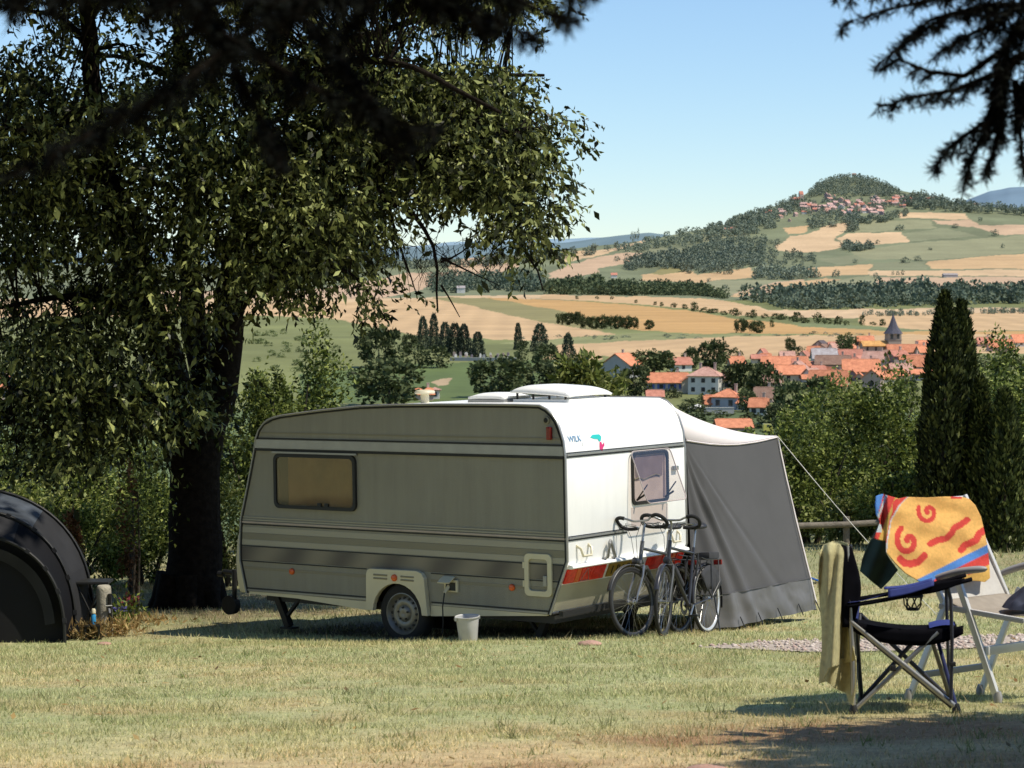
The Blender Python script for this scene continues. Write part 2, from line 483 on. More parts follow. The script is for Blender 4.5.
# ---------------------------------------------------------------- lawn
def lawn_colour(x, y, px, py):
    n1 = fbm(x * 0.55 + 3, y * 0.55 + 8, 4); n2 = fbm(x * 2.2 + 30, y * 2.2 + 1, 3)
    dry = np.clip((n1 - 0.42) * 3.0, 0, 1)
    dry = np.clip(dry * 0.42 + np.clip((12.6 - y) / 2.8, 0, 1) * 0.85 + (n2 - .5) * 0.6, 0, 1)
    g = np.array((0.37, 0.38, 0.185)); d = np.array((0.62, 0.49, 0.265)); b = np.array((0.33, 0.205, 0.105))
    c = g * (1 - dry[..., None]) + d * dry[..., None]
    # bare earthy soil near the camping chairs
    e = 1.15 * np.exp(-(((x - 1.75) / 1.05) ** 2 + ((y - 11.0) / 0.75) ** 2)) + .9 * np.exp(-(((x - .75) / 0.35) ** 2 + ((y - 10.6) / 0.3) ** 2)) + .6 * np.exp(-(((x - 2.1) / .5) ** 2 + ((y - 12.5) / .25) ** 2))
    e = np.clip((e + (n2 - .5) * 0.8) * 1.1, 0, 1)
    e = np.maximum(e, np.clip((10.4 - y) * .8 + (n2 - .5) * 1.6, 0, .75))
    c = c * (1 - e[..., None]) + b * e[..., None]
    # under the big tree and by the stone post: dry litter, darkened to deepen the tree's shade
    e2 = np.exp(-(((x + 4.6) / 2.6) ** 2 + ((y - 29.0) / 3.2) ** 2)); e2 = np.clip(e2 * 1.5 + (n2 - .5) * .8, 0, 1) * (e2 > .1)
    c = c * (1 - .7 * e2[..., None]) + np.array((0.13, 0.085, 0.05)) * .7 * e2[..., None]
    # shade beneath the parked caravan, painted as dark earth in its footprint
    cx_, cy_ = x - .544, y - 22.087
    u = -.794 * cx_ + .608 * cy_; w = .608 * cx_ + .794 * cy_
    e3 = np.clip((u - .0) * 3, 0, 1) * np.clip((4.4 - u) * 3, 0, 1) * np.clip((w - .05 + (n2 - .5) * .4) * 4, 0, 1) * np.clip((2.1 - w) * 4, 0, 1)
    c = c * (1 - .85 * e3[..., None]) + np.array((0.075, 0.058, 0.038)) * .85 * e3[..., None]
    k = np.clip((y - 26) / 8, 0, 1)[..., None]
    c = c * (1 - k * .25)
    return c
LX = np.concatenate([np.linspace(-45, -9, 40), np.arange(-8.9, 9.4, 0.06), np.linspace(9.5, 45, 40)])
LY = np.concatenate([np.linspace(-10, 8.4, 20), np.arange(8.5, 16, 0.05), np.arange(16, 30, 0.09), np.linspace(30, 45, 60)])
GX, GY = np.meshgrid(LX, LY)
GZ = lawn_z(GX, GY)
k = (GY > 8) & (GY < 32)
GZ = GZ + np.where(k, 0.018 * (fbm(GX * 7, GY * 7, 2) - .5), 0)
nv, nu = GX.shape
idx = np.arange(nv * nu).reshape(nv, nu)
Q = np.stack([idx[:-1, :-1], idx[:-1, 1:], idx[1:, 1:], idx[1:, :-1]], -1).reshape(-1, 4)
me = nmesh('lawn', np.stack([GX, GY, GZ], -1).reshape(-1, 3), Q, 4); smooth(me)
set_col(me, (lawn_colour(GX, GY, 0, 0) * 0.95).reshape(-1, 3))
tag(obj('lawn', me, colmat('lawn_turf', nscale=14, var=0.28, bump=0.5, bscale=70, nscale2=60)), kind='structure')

# gravel strip: a worn track of pinkish gravel
def in_gravel(x, y):
    yc = 19.6 + 0.12 * (x - 3) + .25 * np.sin(x * 1.3)
    w = 1.35 * np.clip((x - 1.55) / 0.9, 0, 1)
    return np.abs(y - yc) < w * (0.75 + 0.5 * fbm(x * 2, y * 1.2, 3))
gx, gy = np.meshgrid(np.arange(1.4, 12, .06), np.arange(17.5, 23, .06))
gz = lawn_z(gx, gy) + .012
kk = in_gravel(gx, gy)
nv, nu = gx.shape; idx = np.arange(nv * nu).reshape(nv, nu)
qm = kk[:-1, :-1] & kk[:-1, 1:] & kk[1:, 1:] & kk[1:, :-1]
Q = np.stack([idx[:-1, :-1], idx[:-1, 1:], idx[1:, 1:], idx[1:, :-1]], -1)[qm]
us, inv = np.unique(Q.ravel(), return_inverse=True)
me = nmesh('gravel_path', np.stack([gx, gy, gz], -1).reshape(-1, 3)[us], inv.reshape(-1, 4), 4)
tag(obj('gravel_path', me, mat('gravel_ground', (0.46, 0.38, 0.31), rough=.95, var=.3, nscale=25, bump=.8, bscale=60)), kind='structure')
ns = 4200
sx = RNG.uniform(1.6, 11, ns); sy = RNG.uniform(17.6, 22.6, ns); k = in_gravel(sx, sy); sx, sy = sx[k], sy[k]; sz = lawn_z(sx, sy) + .014
ss = RNG.uniform(.010, .034, len(sx))
oct_ = np.array([(1, 0, 0), (-.9, .2, 0), (0, 1, 0), (.1, -1, .1), (0, 0, .7), (0, 0, -.5)])
of = np.array([(0, 2, 4), (2, 1, 4), (1, 3, 4), (3, 0, 4), (2, 0, 5), (1, 2, 5), (3, 1, 5), (0, 3, 5)])
th = RNG.uniform(0, 2 * PI, len(sx))
rx = oct_[None, :, 0] * np.cos(th)[:, None] - oct_[None, :, 1] * np.sin(th)[:, None]; ry = oct_[None, :, 0] * np.sin(th)[:, None] + oct_[None, :, 1] * np.cos(th)[:, None]
V = np.stack([rx * ss[:, None] + sx[:, None], ry * ss[:, None] + sy[:, None], oct_[None, :, 2] * ss[:, None] + sz[:, None]], -1).reshape(-1, 3)
Q = (of[None] + 6 * np.arange(len(sx))[:, None, None]).reshape(-1, 3)
o = obj('gravel', nmesh('gravel', V, Q, 3), leafmat('gravel_stone', [(.36, .28, .23), (.50, .41, .35), (.6, .52, .45), (.44, .31, .26)], trans=0, rough=.9, objvar=0))
tag(o, kind='stuff')

# grass blades
def blades(n, x, y, h, w, seed):
    g = np.random.default_rng(seed)
    z = lawn_z(x, y) - .004
    th = g.uniform(0, 2 * PI, n); ln = g.normal(0, .55, (n, 2))
    hh = h * g.uniform(.45, 1.25, n); ww = w * g.uniform(.6, 1.3, n)
    bx, by = np.cos(th) * ww / 2, np.sin(th) * ww / 2
    tip = np.stack([x + ln[:, 0] * hh, y + ln[:, 1] * hh, z + hh * np.clip(1 - .35 * (ln ** 2).sum(1), .35, 1)], -1)
    a = np.stack([x - bx, y - by, z], -1); b = np.stack([x + bx, y + by, z], -1)
    V = np.stack([a, b, tip], 1).reshape(-1, 3)
    return V
def grass_patch():
    Vs = []; Cs = []
    spec = [(8.9, 13.5, 230000, .030, .0052), (13.5, 18, 180000, .034, .0065), (18, 24, 165000, .042, .0085), (24, 34, 95000, .06, .013), (34, 45, 30000, .09, .022)]
    for i, (y0, y1, n, h, w) in enumerate(spec):
        y = RNG.uniform(y0, y1, n); x = RNG.uniform(-1, 1, n) * (.30 * y + .8)
        cl = fbm(x * 1.6 + 11, y * 1.6 + 5, 4)
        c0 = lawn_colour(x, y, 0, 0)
        soil = np.exp(-(((x - 1.75) / 1.05) ** 2 + ((y - 11.0) / 0.75) ** 2)) * .85 + np.clip((10.5 - y) * .5, 0, .5)
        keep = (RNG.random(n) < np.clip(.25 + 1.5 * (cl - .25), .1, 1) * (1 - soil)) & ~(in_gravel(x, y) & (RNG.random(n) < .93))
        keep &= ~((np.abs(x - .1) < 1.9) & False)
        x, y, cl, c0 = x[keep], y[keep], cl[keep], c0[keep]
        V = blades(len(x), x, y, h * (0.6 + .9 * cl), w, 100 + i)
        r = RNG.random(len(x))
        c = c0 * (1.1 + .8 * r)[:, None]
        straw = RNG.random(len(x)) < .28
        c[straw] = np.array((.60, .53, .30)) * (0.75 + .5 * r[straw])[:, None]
        gr = RNG.random(len(x)) < .22
        c[gr] = np.array((.22, .26, .095)) * (0.7 + .6 * r[gr])[:, None]
        Vs.append(V); Cs.append(np.repeat(c, 3, 0))
    # darker weedy tufts
    n = 150; ty_ = RNG.uniform(9.2, 24, n) ; tx_ = RNG.uniform(-1, 1, n) * (.235 * ty_)
    m = 16; y = np.repeat(ty_, m) + RNG.normal(0, .035, n * m); x = np.repeat(tx_, m) + RNG.normal(0, .035, n * m)
    V = blades(n * m, x, y, np.repeat(RNG.uniform(.045, .10, n), m), .008, 78); Vs.append(V)
    Cs.append(np.repeat(np.repeat(np.array([(.20, .25, .08), (.25, .28, .11), (.32, .32, .15)])[RNG.integers(0, 3, n)], m, 0) * RNG.uniform(.7, 1.3, (n * m, 1)), 3, 0))
    # taller stray stalks
    n = 900
    y = RNG.uniform(10, 30, n); x = RNG.uniform(-1, 1, n) * (.235 * y)
    V = blades(n, x, y, np.full(n, .12), .006, 77); Vs.append(V); Cs.append(np.repeat(np.array((.48, .42, .24)) * RNG.uniform(.6, 1.2, (n, 1)), 3, 0))
    # long grass left standing beneath the caravan's edges and round the bikes
    V = np.concatenate(Vs); Cc = np.concatenate(Cs)
    me = nmesh('grass', V, np.arange(len(V)).reshape(-1, 3), 3); set_col(me, Cc)
    tag(obj('grass', me, colmat('grass_blade', rough=.7, nscale=2, var=.12, trans=.3, spec=.25)), kind='stuff')
grass_patch()

# fallen leaves
n = 420
y = RNG.uniform(9.2, 27, n); x = RNG.uniform(-1, 1, n) * (.235 * y); z = lawn_z(x, y) + .022
P0 = np.stack([x, y, z], -1); th = RNG.uniform(0, 2 * PI, n); L = RNG.uniform(.03, .07, n)[:, None]
A_ = np.stack([np.cos(th), np.sin(th), RNG.uniform(-.1, .5, n)], -1); S_ = np.stack([-np.sin(th), np.cos(th), RNG.uniform(-.3, .3, n)], -1)
V = np.stack([P0, P0 + A_ * L * .45 + S_ * L * .22, P0 + A_ * L, P0 + A_ * L * .45 - S_ * L * .22], 1).reshape(-1, 3)
tag(obj('fallen_leaves', nmesh('fallen_leaves', V, np.arange(4 * n).reshape(-1, 4), 4), leafmat('fallen_leaf', [(.20, .11, .04), (.33, .22, .08), (.42, .33, .15), (.12, .08, .04)], trans=.1, rough=.8)), kind='stuff')

# ================================================================== VEGETATION
def leaf_cards(P, A, S, L, Wd, fold=0.25):
    """P base points, A leaf axes, S side axes (unit), L lengths, Wd widths -> diamond leaves"""
    n = len(P)
    N = np.cross(A, S)
    L = np.asarray(L)[:, None]; Wd = np.asarray(Wd)[:, None]
    m = P + A * L * .45
    V = np.stack([P, m + S * Wd * .5 + N * Wd * fold, P + A * L, m - S * Wd * .5 + N * Wd * fold], 1).reshape(-1, 3)
    return V, np.arange(4 * n).reshape(-1, 4)
def unit(v): return v / np.maximum(np.linalg.norm(v, axis=-1, keepdims=True), 1e-9)
def rand_dirs(n, g, down=0.0):
    v = g.normal(0, 1, (n, 3)); v[:, 2] -= down
    return unit(v)
def sides(A, g):
    r = g.normal(0, 1, A.shape); s = r - A * (r * A).sum(-1, keepdims=True)
    return unit(s)

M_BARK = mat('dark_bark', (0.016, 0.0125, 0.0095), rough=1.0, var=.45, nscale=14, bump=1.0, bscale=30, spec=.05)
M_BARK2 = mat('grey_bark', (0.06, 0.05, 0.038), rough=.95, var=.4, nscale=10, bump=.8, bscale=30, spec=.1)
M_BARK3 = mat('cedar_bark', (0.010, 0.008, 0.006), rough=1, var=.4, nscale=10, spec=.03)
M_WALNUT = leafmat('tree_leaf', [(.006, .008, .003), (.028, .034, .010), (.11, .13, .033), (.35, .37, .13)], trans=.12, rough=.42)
M_SHRUB = leafmat('shrub_leaf', [(.014, .024, .005), (.07, .10, .017), (.175, .215, .042), (.31, .345, .09)], trans=.20, rough=.5)
M_SHRUB_B = leafmat('bright_leaf', [(.05, .07, .012), (.16, .20, .04), (.28, .31, .08), (.42, .42, .17)], trans=.25, rough=.45)
M_THUJA = leafmat('thuja_spray', [(.008, .013, .004), (.020, .030, .008), (.05, .066, .017), (.175, .19, .058)], trans=.07, rough=.6)
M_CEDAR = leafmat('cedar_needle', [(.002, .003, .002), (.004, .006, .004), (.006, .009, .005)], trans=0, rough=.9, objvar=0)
M_FAR = leafmat('far_leaf', [(.035, .050, .020), (.06, .08, .030), (.095, .115, .045), (.13, .145, .065)], trans=.1, rough=.8)
M_FARC = leafmat('far_conifer', [(.03, .044, .03), (.045, .062, .038), (.065, .082, .05)], trans=.05, rough=.8)
M_HAZE = leafmat('hazed_leaf', [(.15, .185, .15), (.175, .21, .16), (.20, .235, .165), (.24, .26, .18)], trans=.05, rough=1, objvar=.15)  # aerial haze mixed into these leaf colours
M_RUST = leafmat('rust_leaf', [(.16, .06, .02), (.24, .10, .035), (.30, .15, .06)], trans=.2, rough=.7)

# ---------------------------------------------------------------- the big tree behind the caravan
def big_tree():
    D0 = 29.0
    g = np.random.default_rng(5)
    root = at(189, 606, D0); root.z = G(root.x, root.y) - .05
    t = empty('broadleaf_tree', root, label='huge old broadleaf tree in deep shade overhanging the caravan, thick forked trunk', cat='tree')
    inv = lambda p: p - root
    limbs = []
    def limb(pts, r0, r1, n=10):
        P = [np.array(inv(at(x, y, D0 + d))) for x, y, d in pts]
        P = np.array(P)
        # smooth resample
        s = np.concatenate([[0], np.cumsum(np.linalg.norm(np.diff(P, axis=0), axis=1))])
        k = max(4, int(s[-1] / .22))
        u = np.linspace(0, s[-1], k)
        Pk = np.stack([np.interp(u, s, P[:, i]) for i in range(3)], -1)
        for _ in range(2):
            Pk[1:-1] = (Pk[:-2] + 2 * Pk[1:-1] + Pk[2:]) / 4
        Pk[1:] += np.stack([(vnoise(u[1:] * 1.7 + r0 * 90, u[1:] * 0 + i * 7) - .5) * .16 for i in range(3)], -1) * np.clip(u[1:] / .8, 0, 1)[:, None]
        rr = r0 + (r1 - r0) * (u / s[-1]) ** .8
        limbs.append((Pk, rr, n))
    mb = MB()
    limb([(188, 640, 0), (189, 606, 0), (191, 560, 0), (196, 500, 0), (202, 455, 0), (209, 415, 0)], .39, .29, 16)
    mb_pts = None
    limb([(197, 515, 0), (204, 455, 0), (215, 405, .1), (227, 330, .2), (235, 255, .3), (248, 180, .3), (262, 100, .5), (285, -10, .6), (300, -110, .8)], .26, .09, 12)
    limb([(196, 485, 0), (176, 410, -.2), (156, 330, -.3), (130, 245, -.3), (104, 150, -.4), (84, 40, -.5), (70, -60, -.6)], .27, .07, 12)
    limb([(202, 470, .1), (202, 380, .6), (197, 300, .9), (190, 200, 1.2), (178, 80, 1.5), (170, -50, 1.7)], .22, .06, 10)
    sec = [
        ([(236, 255, .3), (275, 205, -.3), (340, 178, -.8), (410, 160, -1.2), (480, 145, -1.5), (540, 128, -1.6)], .12, .02),
        ([(248, 180, .3), (320, 120, 1.0), (400, 90, 1.5), (470, 78, 1.8), (545, 80, 2.0)], .11, .02),
        ([(262, 100, .5), (330, 50, .2), (420, 20, .1), (510, 20, 0)], .10, .02),
        ([(262, 100, .5), (350, 60, -1.5), (430, 70, -2.4), (500, 110, -2.8)], .09, .02),
        ([(400, 160, -1.2), (455, 185, -1.5), (500, 210, -1.6), (528, 245, -1.6), (541, 292, -1.6)], .055, .008),
        ([(360, 172, -.9), (405, 215, -1.3), (428, 240, -1.4), (441, 262, -1.4), (441, 312, -1.4)], .05, .010),
        ([(441, 262, -1.4), (455, 258, -1.3), (472, 241, -1.3)], .018, .006),
        ([(441, 258, -1.4), (465, 266, -1.3), (498, 280, -1.3)], .016, .005),
        ([(441, 285, -1.4), (450, 298, -1.4), (461, 314, -1.4)], .014, .005),
        ([(380, 190, -1.1), (398, 232, -1), (415, 262, -1), (423, 300, -1)], .03, .005),
        ([(227, 330, .2), (262, 282, -.8), (310, 262, -1.4), (352, 275, -1.6), (384, 320, -1.7)], .07, .008),
        ([(231, 300, .2), (285, 240, .6), (335, 222, 1.0), (368, 240, 1.1)], .07, .01),
        ([(156, 330, -.3), (110, 300, -1), (50, 300, -1.4), (-30, 315, -1.6)], .09, .015),
        ([(130, 245, -.3), (75, 205, .6), (10, 190, .9), (-60, 200, 1)], .09, .015),
        ([(130, 245, -.3), (85, 170, -1.5), (30, 130, -2.2), (-40, 130, -2.6)], .08, .015),
        ([(176, 410, -.2), (130, 400, -.9), (75, 405, -1.4), (10, 430, -1.6)], .08, .01),
        ([(180, 420, 0), (140, 415, 1), (90, 430, 1.6), (45, 450, 1.9)], .06, .01),
        ([(104, 150, -.4), (50, 90, -.3), (-20, 70, 0)], .08, .015),
        ([(84, 40, -.5), (40, 10, .6), (-20, 0, 1)], .06, .012),
        ([(178, 80, 1.5), (120, 60, 2), (60, 50, 2.3)], .06, .012),
        ([(190, 200, 1.2), (240, 140, 2), (300, 110, 2.4), (360, 120, 2.6)], .07, .012),
        ([(190, 200, 1.2), (130, 170, 2.2), (60, 180, 2.6)], .07, .012),
        ([(197, 300, .9), (150, 270, 1.8), (90, 260, 2.2), (30, 270, 2.4)], .07, .012),
    ]
    for p, a, b in sec: limb(p, a, b, 7)
    tr = MB()
    for i in range(4):
        P, rr, n = limbs[i]; tr.tube([Vector(p) for p in P], list(rr), n)
    # root flare
    for k in range(7):
        a = 2 * PI * k / 7 + .3
        tr.tube([Vector((.24 * math.cos(a), .24 * math.sin(a), .45)), Vector((.36 * math.cos(a), .36 * math.sin(a), .12)), Vector((.55 * math.cos(a), .55 * math.sin(a), -.1))], [.18, .14, .06], 8)
    tr.build('trunk', M_BARK, t, 60)
    lb = MB()
    for P, rr, n in limbs[4:]: lb.tube([Vector(p) for p in P], list(rr), n)
    allP = np.concatenate([P[len(P) // 3:] for P, rr, n in limbs[1:]])
    # clusters of leaves: hanging sprays grouped in clumps
    EL = [  # px, py, rx, ry, depth offset, depth radius, weight
        (395, 105, 112, 75, -.2, 2.0, 150), (462, 125, 54, 66, -.8, 1.2, 96), (492, 100, 32, 38, .5, .8, 34), (524, 222, 8, 36, -1.6, .25, 20), (498, 158, 30, 40, -1.3, .6, 50), (455, 178, 44, 22, -1.2, .7, 26), (538, 190, 6, 14, -1.2, .3, 5), (540, 135, 8, 26, -.5, .4, 7),
        (300, 110, 150, 110, .2, 2.5, 170), (300, 212, 80, 55, -1.4, .9, 110), (335, 225, 50, 40, .3, 1.0, 30), (280, 270, 50, 28, -1.2, .8, 26), (362, 296, 20, 10, -1.6, .3, 5),
        (110, 140, 150, 100, -.5, 2.4, 150), (20, 130, 75, 80, -1.5, 1.5, 62), (60, 250, 110, 75, -.3, 2.0, 64), (40, 350, 90, 60, -1.0, 1.4, 66), (110, 400, 85, 50, -.8, 1.5, 66), (150, 300, 60, 70, -1.0, 1.0, 34), (215, 190, 60, 90, -1.3, 1.0, 46),
        (60, 440, 60, 28, -1.2, .8, 20), (190, 390, 40, 50, -.8, .5, 12), (10, 420, 50, 40, -.5, 1, 14),
        (200, -60, 330, 70, 0, 3.2, 380), (460, -20, 90, 50, 0, 2, 60), (150, 40, 140, 40, 1, 2.5, 20), (0, 200, 60, 60, 1, 1.5, 20),
    ]
    Ps = []; As = []; Ls = []; tw = []
    for ex, ey, rx, ry, dz, rd, wt in EL:
        for _ in range(int(wt * 1.0)):
            u = rand_dirs(1, g)[0] * (g.random() ** .33)
            P = np.array(inv(at(ex + u[0] * rx, ey + u[1] * ry, D0 + dz + u[2] * rd)))
            d2 = ((allP - P) ** 2).sum(1); j = int(d2.argmin()); Q = allP[j]
            L = math.sqrt(d2[j])
            if L > 2.0:
                Q = P + (Q - P) / L * 1.6
            midp = (P + Q) / 2 + np.array((0, 0, .12 * min(L, 1.5)))
            tw.append((Q, midp, P))
            # a spray of drooping twigs round the twig end
            for b in range(9):
                o = g.normal(0, 1, 3) * np.array((.20, .20, .13)); s0 = P + o
                dirv = unit(np.array((o[0] * 2.6, o[1] * 2.6, -.30 + .3 * g.normal())))
                ln = g.uniform(.18, .42); m = 10
                tt = np.linspace(.05, 1, m)
                pts = s0 + dirv * ln * tt[:, None] + np.array((0, 0, -1.0)) * (.09 * tt ** 2)[:, None]
                Ps.append(pts)
                a = unit(dirv * .35 + g.normal(0, .5, (m, 3)) + np.array((0, 0, -.50)))
                As.append(a); Ls.append(np.clip(g.lognormal(-2.44, .30, m), .05, .19))
    for Q, m, P in tw: lb.tube([Vector(Q), Vector(m), Vector(P)], [.014, .010, .005], 4, cap=False)
    # dead hanging twigs under the right side
    for _ in range(60):
        x = g.uniform(388, 505); P = inv(at(x, g.uniform(225, 262), D0 + g.uniform(-1.8, -.8)))
        q = P + Vector((g.normal() * .16, g.normal() * .1, -g.uniform(.15, .5))); k1 = P.lerp(q, .35) + Vector((g.normal() * .05, 0, .03)); k2 = P.lerp(q, .7) + Vector((g.normal() * .05, 0, 0))
        lb.tube([P, k1, k2, q], [.006, .005, .004, .002], 4, cap=False); lb.tube([k1, k1 + Vector((g.normal() * .12, 0, -.1))], [.004, .002], 4, cap=False)
    lb.build('limb', M_BARK, t, 60)
    Ps = np.concatenate(Ps); As = np.concatenate(As); Ls = np.concatenate(Ls)
    V, Q = leaf_cards(Ps, As, sides(As, g), Ls, Ls * g.uniform(.34, .5, len(Ls)))
    # unseen crown added outside the view, shaped to shade the tree's left half
    n = 60000
    q = np.stack([g.uniform(-14, 4.5, n), g.uniform(18.5, 34, n), g.uniform(.5, 13, n)], -1)
    e = ((q[:, 0] + 5.5) / 8.5) ** 2 + ((q[:, 1] - 24.0) / 7) ** 2 + ((q[:, 2] - 6.5) / 6.3) ** 2
    hid = (q[:, 2] > 2.3 + .1315 * q[:, 1]) | (q[:, 0] < -.2207 * q[:, 1] - .7)
    ok = (e < 1) & hid & (q[:, 0] < -2.3 + .54 * (q[:, 2] - 4) + 2.2 * (vnoise(q[:, 1] * .8 + 5, q[:, 2] * .6) - .5)) & (vnoise(q[:, 0] * 1.1 + q[:, 2], q[:, 1] * 1.1) > .2)
    q = q[ok] - np.array(tuple(root)); A2 = unit(g.normal(0, .6, q.shape) + np.array((0, 0, -.5))); L2 = g.uniform(.22, .42, len(q))
    V2, _ = leaf_cards(q, A2, sides(A2, g), L2, L2 * .6)
    V = np.concatenate([V, V2]); Q = np.arange(len(V)).reshape(-1, 4)
    me = nmesh('crown', V, Q, 4)
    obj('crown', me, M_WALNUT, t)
big_tree()

# ---------------------------------------------------------------- cedar whose boughs hang into the view
def cedar():
    g = np.random.default_rng(21)
    bx, by = 3.9, 6.4
    root = Vector((bx, by, G(bx, by) - .05))
    t = empty('cedar_tree', root, label='dark cedar reaching drooping needle boughs into the top of the view from the right', cat='tree')
    inv = lambda p: Vector(p) - root
    tr = MB(); tr.tube([inv((bx, by, root.z)), inv((bx + .05, by, root.z + 1)), inv((bx + .1, by, root.z + 4)), inv((bx + .1, by + .1, root.z + 9))], [.52, .42, .34, .1], 16)
    tr.build('trunk', M_BARK3, t, 60)
    lb = MB(); Ps = []; As = []; Ls = []
    def needles(pts, dens, spread, nl=.026):
        """needle tufts along a twig polyline (local coordinates)"""
        P = np.array([tuple(p) for p in pts]); s = np.concatenate([[0], np.cumsum(np.linalg.norm(np.diff(P, axis=0), axis=1))])
        n = max(3, int(s[-1] * dens)); u = g.uniform(0, s[-1], n)
        q = np.stack([np.interp(u, s, P[:, i]) for i in range(3)], -1)
        j = np.clip(np.searchsorted(s, u) - 1, 0, len(P) - 2); tdir = unit(P[j + 1] - P[j])
        a = unit(tdir * .55 + g.normal(0, spread, (n, 3)))
        Ps.append(q); As.append(a); Ls.append(g.uniform(.6, 1.2, n) * nl)
    def bough(stem, r0, side_len, n_side, dens=420, droop=.5, plane=(1, 0), sub=7):
        st = [inv(at(*p)) for p in stem]
        lb.tube(st, [r0 * (1 - .85 * i / (len(st) - 1)) for i in range(len(st))], 6)
        P = np.array([tuple(p) for p in st]); s = np.concatenate([[0], np.cumsum(np.linalg.norm(np.diff(P, axis=0), axis=1))])
        needles(st, dens * .5, .6)
        for k in range(n_side):
            u = s[-1] * (k + .5 + g.uniform(-.3, .3)) / n_side
            q = np.array([np.interp(u, s, P[:, i]) for i in range(3)])
            j = min(np.searchsorted(s, u), len(P) - 1); td = unit(P[j] - P[j - 1])
            out = np.array((0, 1, 0)) * (1 if k % 2 else -1) * .75 + np.array((0, 0, g.uniform(-1, .45)))
            dv = unit(td * .75 + out * .6); ln = side_len * g.uniform(.5, 1.15) * (1 - .45 * u / s[-1])
            pts = [Vector(q + dv * ln * x + np.array((0, 0, -droop * ln * x * x))) for x in (0, .25, .5, .75, 1)]
            lb.tube(pts, [.006, .005, .004, .003, .002], 4, cap=False)
            needles(pts, dens, .6)
            for h in range(sub):
                x = g.uniform(.15, .95); b0 = q + dv * ln * x + np.array((0, 0, -droop * ln * x * x))
                d2 = unit(dv * .6 + g.normal(0, .55, 3) + np.array((0, 0, -.25))); l2 = ln * g.uniform(.18, .38)
                pp = [Vector(b0 + d2 * l2 * y + np.array((0, 0, -.35 * l2 * y * y))) for y in (0, .5, 1)]
                needles(pp, dens, .6)
    # the bough at upper right
    D = 5.2
    main = [(1260, 10, 5.6), (1150, 25, 5.4), (1060, 40, D), (1010, 62, D), (990, 100, D)]
    bough(main, .03, .10, 12, 700)
    def spray(pts, sl, n, dens=760, sub=5, d=D): bough([(x, y, d) for x, y in pts], .008, sl, n, dens, .35, sub=sub)
    spray([(1060, -20), (1000, -6), (930, 0), (885, 10), (846, 23)], .055, 12)
    spray([(1010, -12), (900, -6), (830, -4)], .05, 9)
    spray([(1000, 8), (950, 14), (920, 32), (878, 64)], .05, 11)
    spray([(1010, 45), (965, 76), (930, 72), (900, 60), (882, 68)], .045, 9)
    spray([(1005, 70), (955, 90), (915, 97), (880, 107)], .055, 12)
    spray([(1000, 95), (985, 122), (955, 142), (934, 166)], .06, 11)
    spray([(1000, 100), (985, 135), (972, 155), (966, 178)], .055, 10)
    spray([(1000, 100), (1002, 130), (992, 155), (985, 176)], .05, 8)
    spray([(1015, 80), (1018, 120), (1022, 150), (1024, 172)], .05, 8)
    spray([(1040, 0), (1010, 40), (1000, 85), (1000, 105)], .10, 16, 900, 8)
    spray([(1050, 20), (1030, 70), (1020, 110)], .09, 12, 900, 8)
    spray([(1040, -10), (1000, 20), (960, 40), (940, 52)], .07, 12, 800, 6)
    spray([(1040, 5), (985, 5), (930, 20), (905, 40)], .06, 12, 800, 6)
    # the limb crossing above the camera's view and the blurred boughs hanging from it at upper left
    over = [inv((bx, by, 3.4)), inv((2.6, 4.5, 3.0)), inv((1.0, 2.8, 2.35)), inv((-.3, 2.4, 2.12)), inv((-1.0, 2.4, 2.05))]
    lb.tube(over, [.16, .11, .08, .05, .02], 10)
    lb.tube([inv((bx, by, 2.7)), inv((2.4, 5.9, 2.5)), inv(at(1260, 10, 5.6))], [.1, .06, .03], 8)
    D2 = 3.0
    for pts, sl, n in [
        ([(560, -52), (430, -28), (300, -14), (150, -14), (-40, -10)], .075, 30), ([(480, -50), (380, -12), (280, 0), (150, -4), (-40, -22)], .075, 26),
        ([(520, -45), (548, -18), (572, -4), (598, -2)], .032, 8), ([(470, -40), (520, 2), (548, 14), (578, 18)], .032, 9), ([(400, -40), (450, 5), (500, 22), (538, 38)], .05, 13),
        ([(150, -40), (230, 40), (320, 92), (380, 116), (434, 134)], .055, 19), ([(180, -30), (230, 60), (262, 120), (280, 160)], .05, 11), ([(250, -30), (330, 45), (372, 100), (396, 146)], .055, 13),
        ([(320, -20), (240, 40), (170, 90), (100, 128), (20, 172), (-20, 182)], .045, 20),
    ]:
        bough([(x, y, D2 + .4 * g.random()) for x, y in pts], .006, sl * 1.0, n, 900, .4, sub=7)
    # the shade-casting limbs on the far side of the trunk
    for k, (tx, ty, tz) in enumerate([(3.35, 9.9, 2.35), (3.9, 10.2, 2.5), (3.6, 10.0, 2.3), (4.2, 10.5, 2.6), (4.6, 10.7, 2.6), (4.8, 10.2, 3.0), (3.9, 9.3, 2.8), (4.3, 9.9, 2.7)]):
        a = Vector((bx, by, 2.6 + .3 * k)); b = Vector((tx, ty, tz))
        pts = [a.lerp(b, s) + Vector((0, 0, .35 * math.sin(PI * s))) for s in (0, .25, .5, .75, 1)]
        lb.tube([inv(p) for p in pts], [.11, .08, .06, .04, .015], 7)
        P = np.array([tuple(inv(p)) for p in pts])
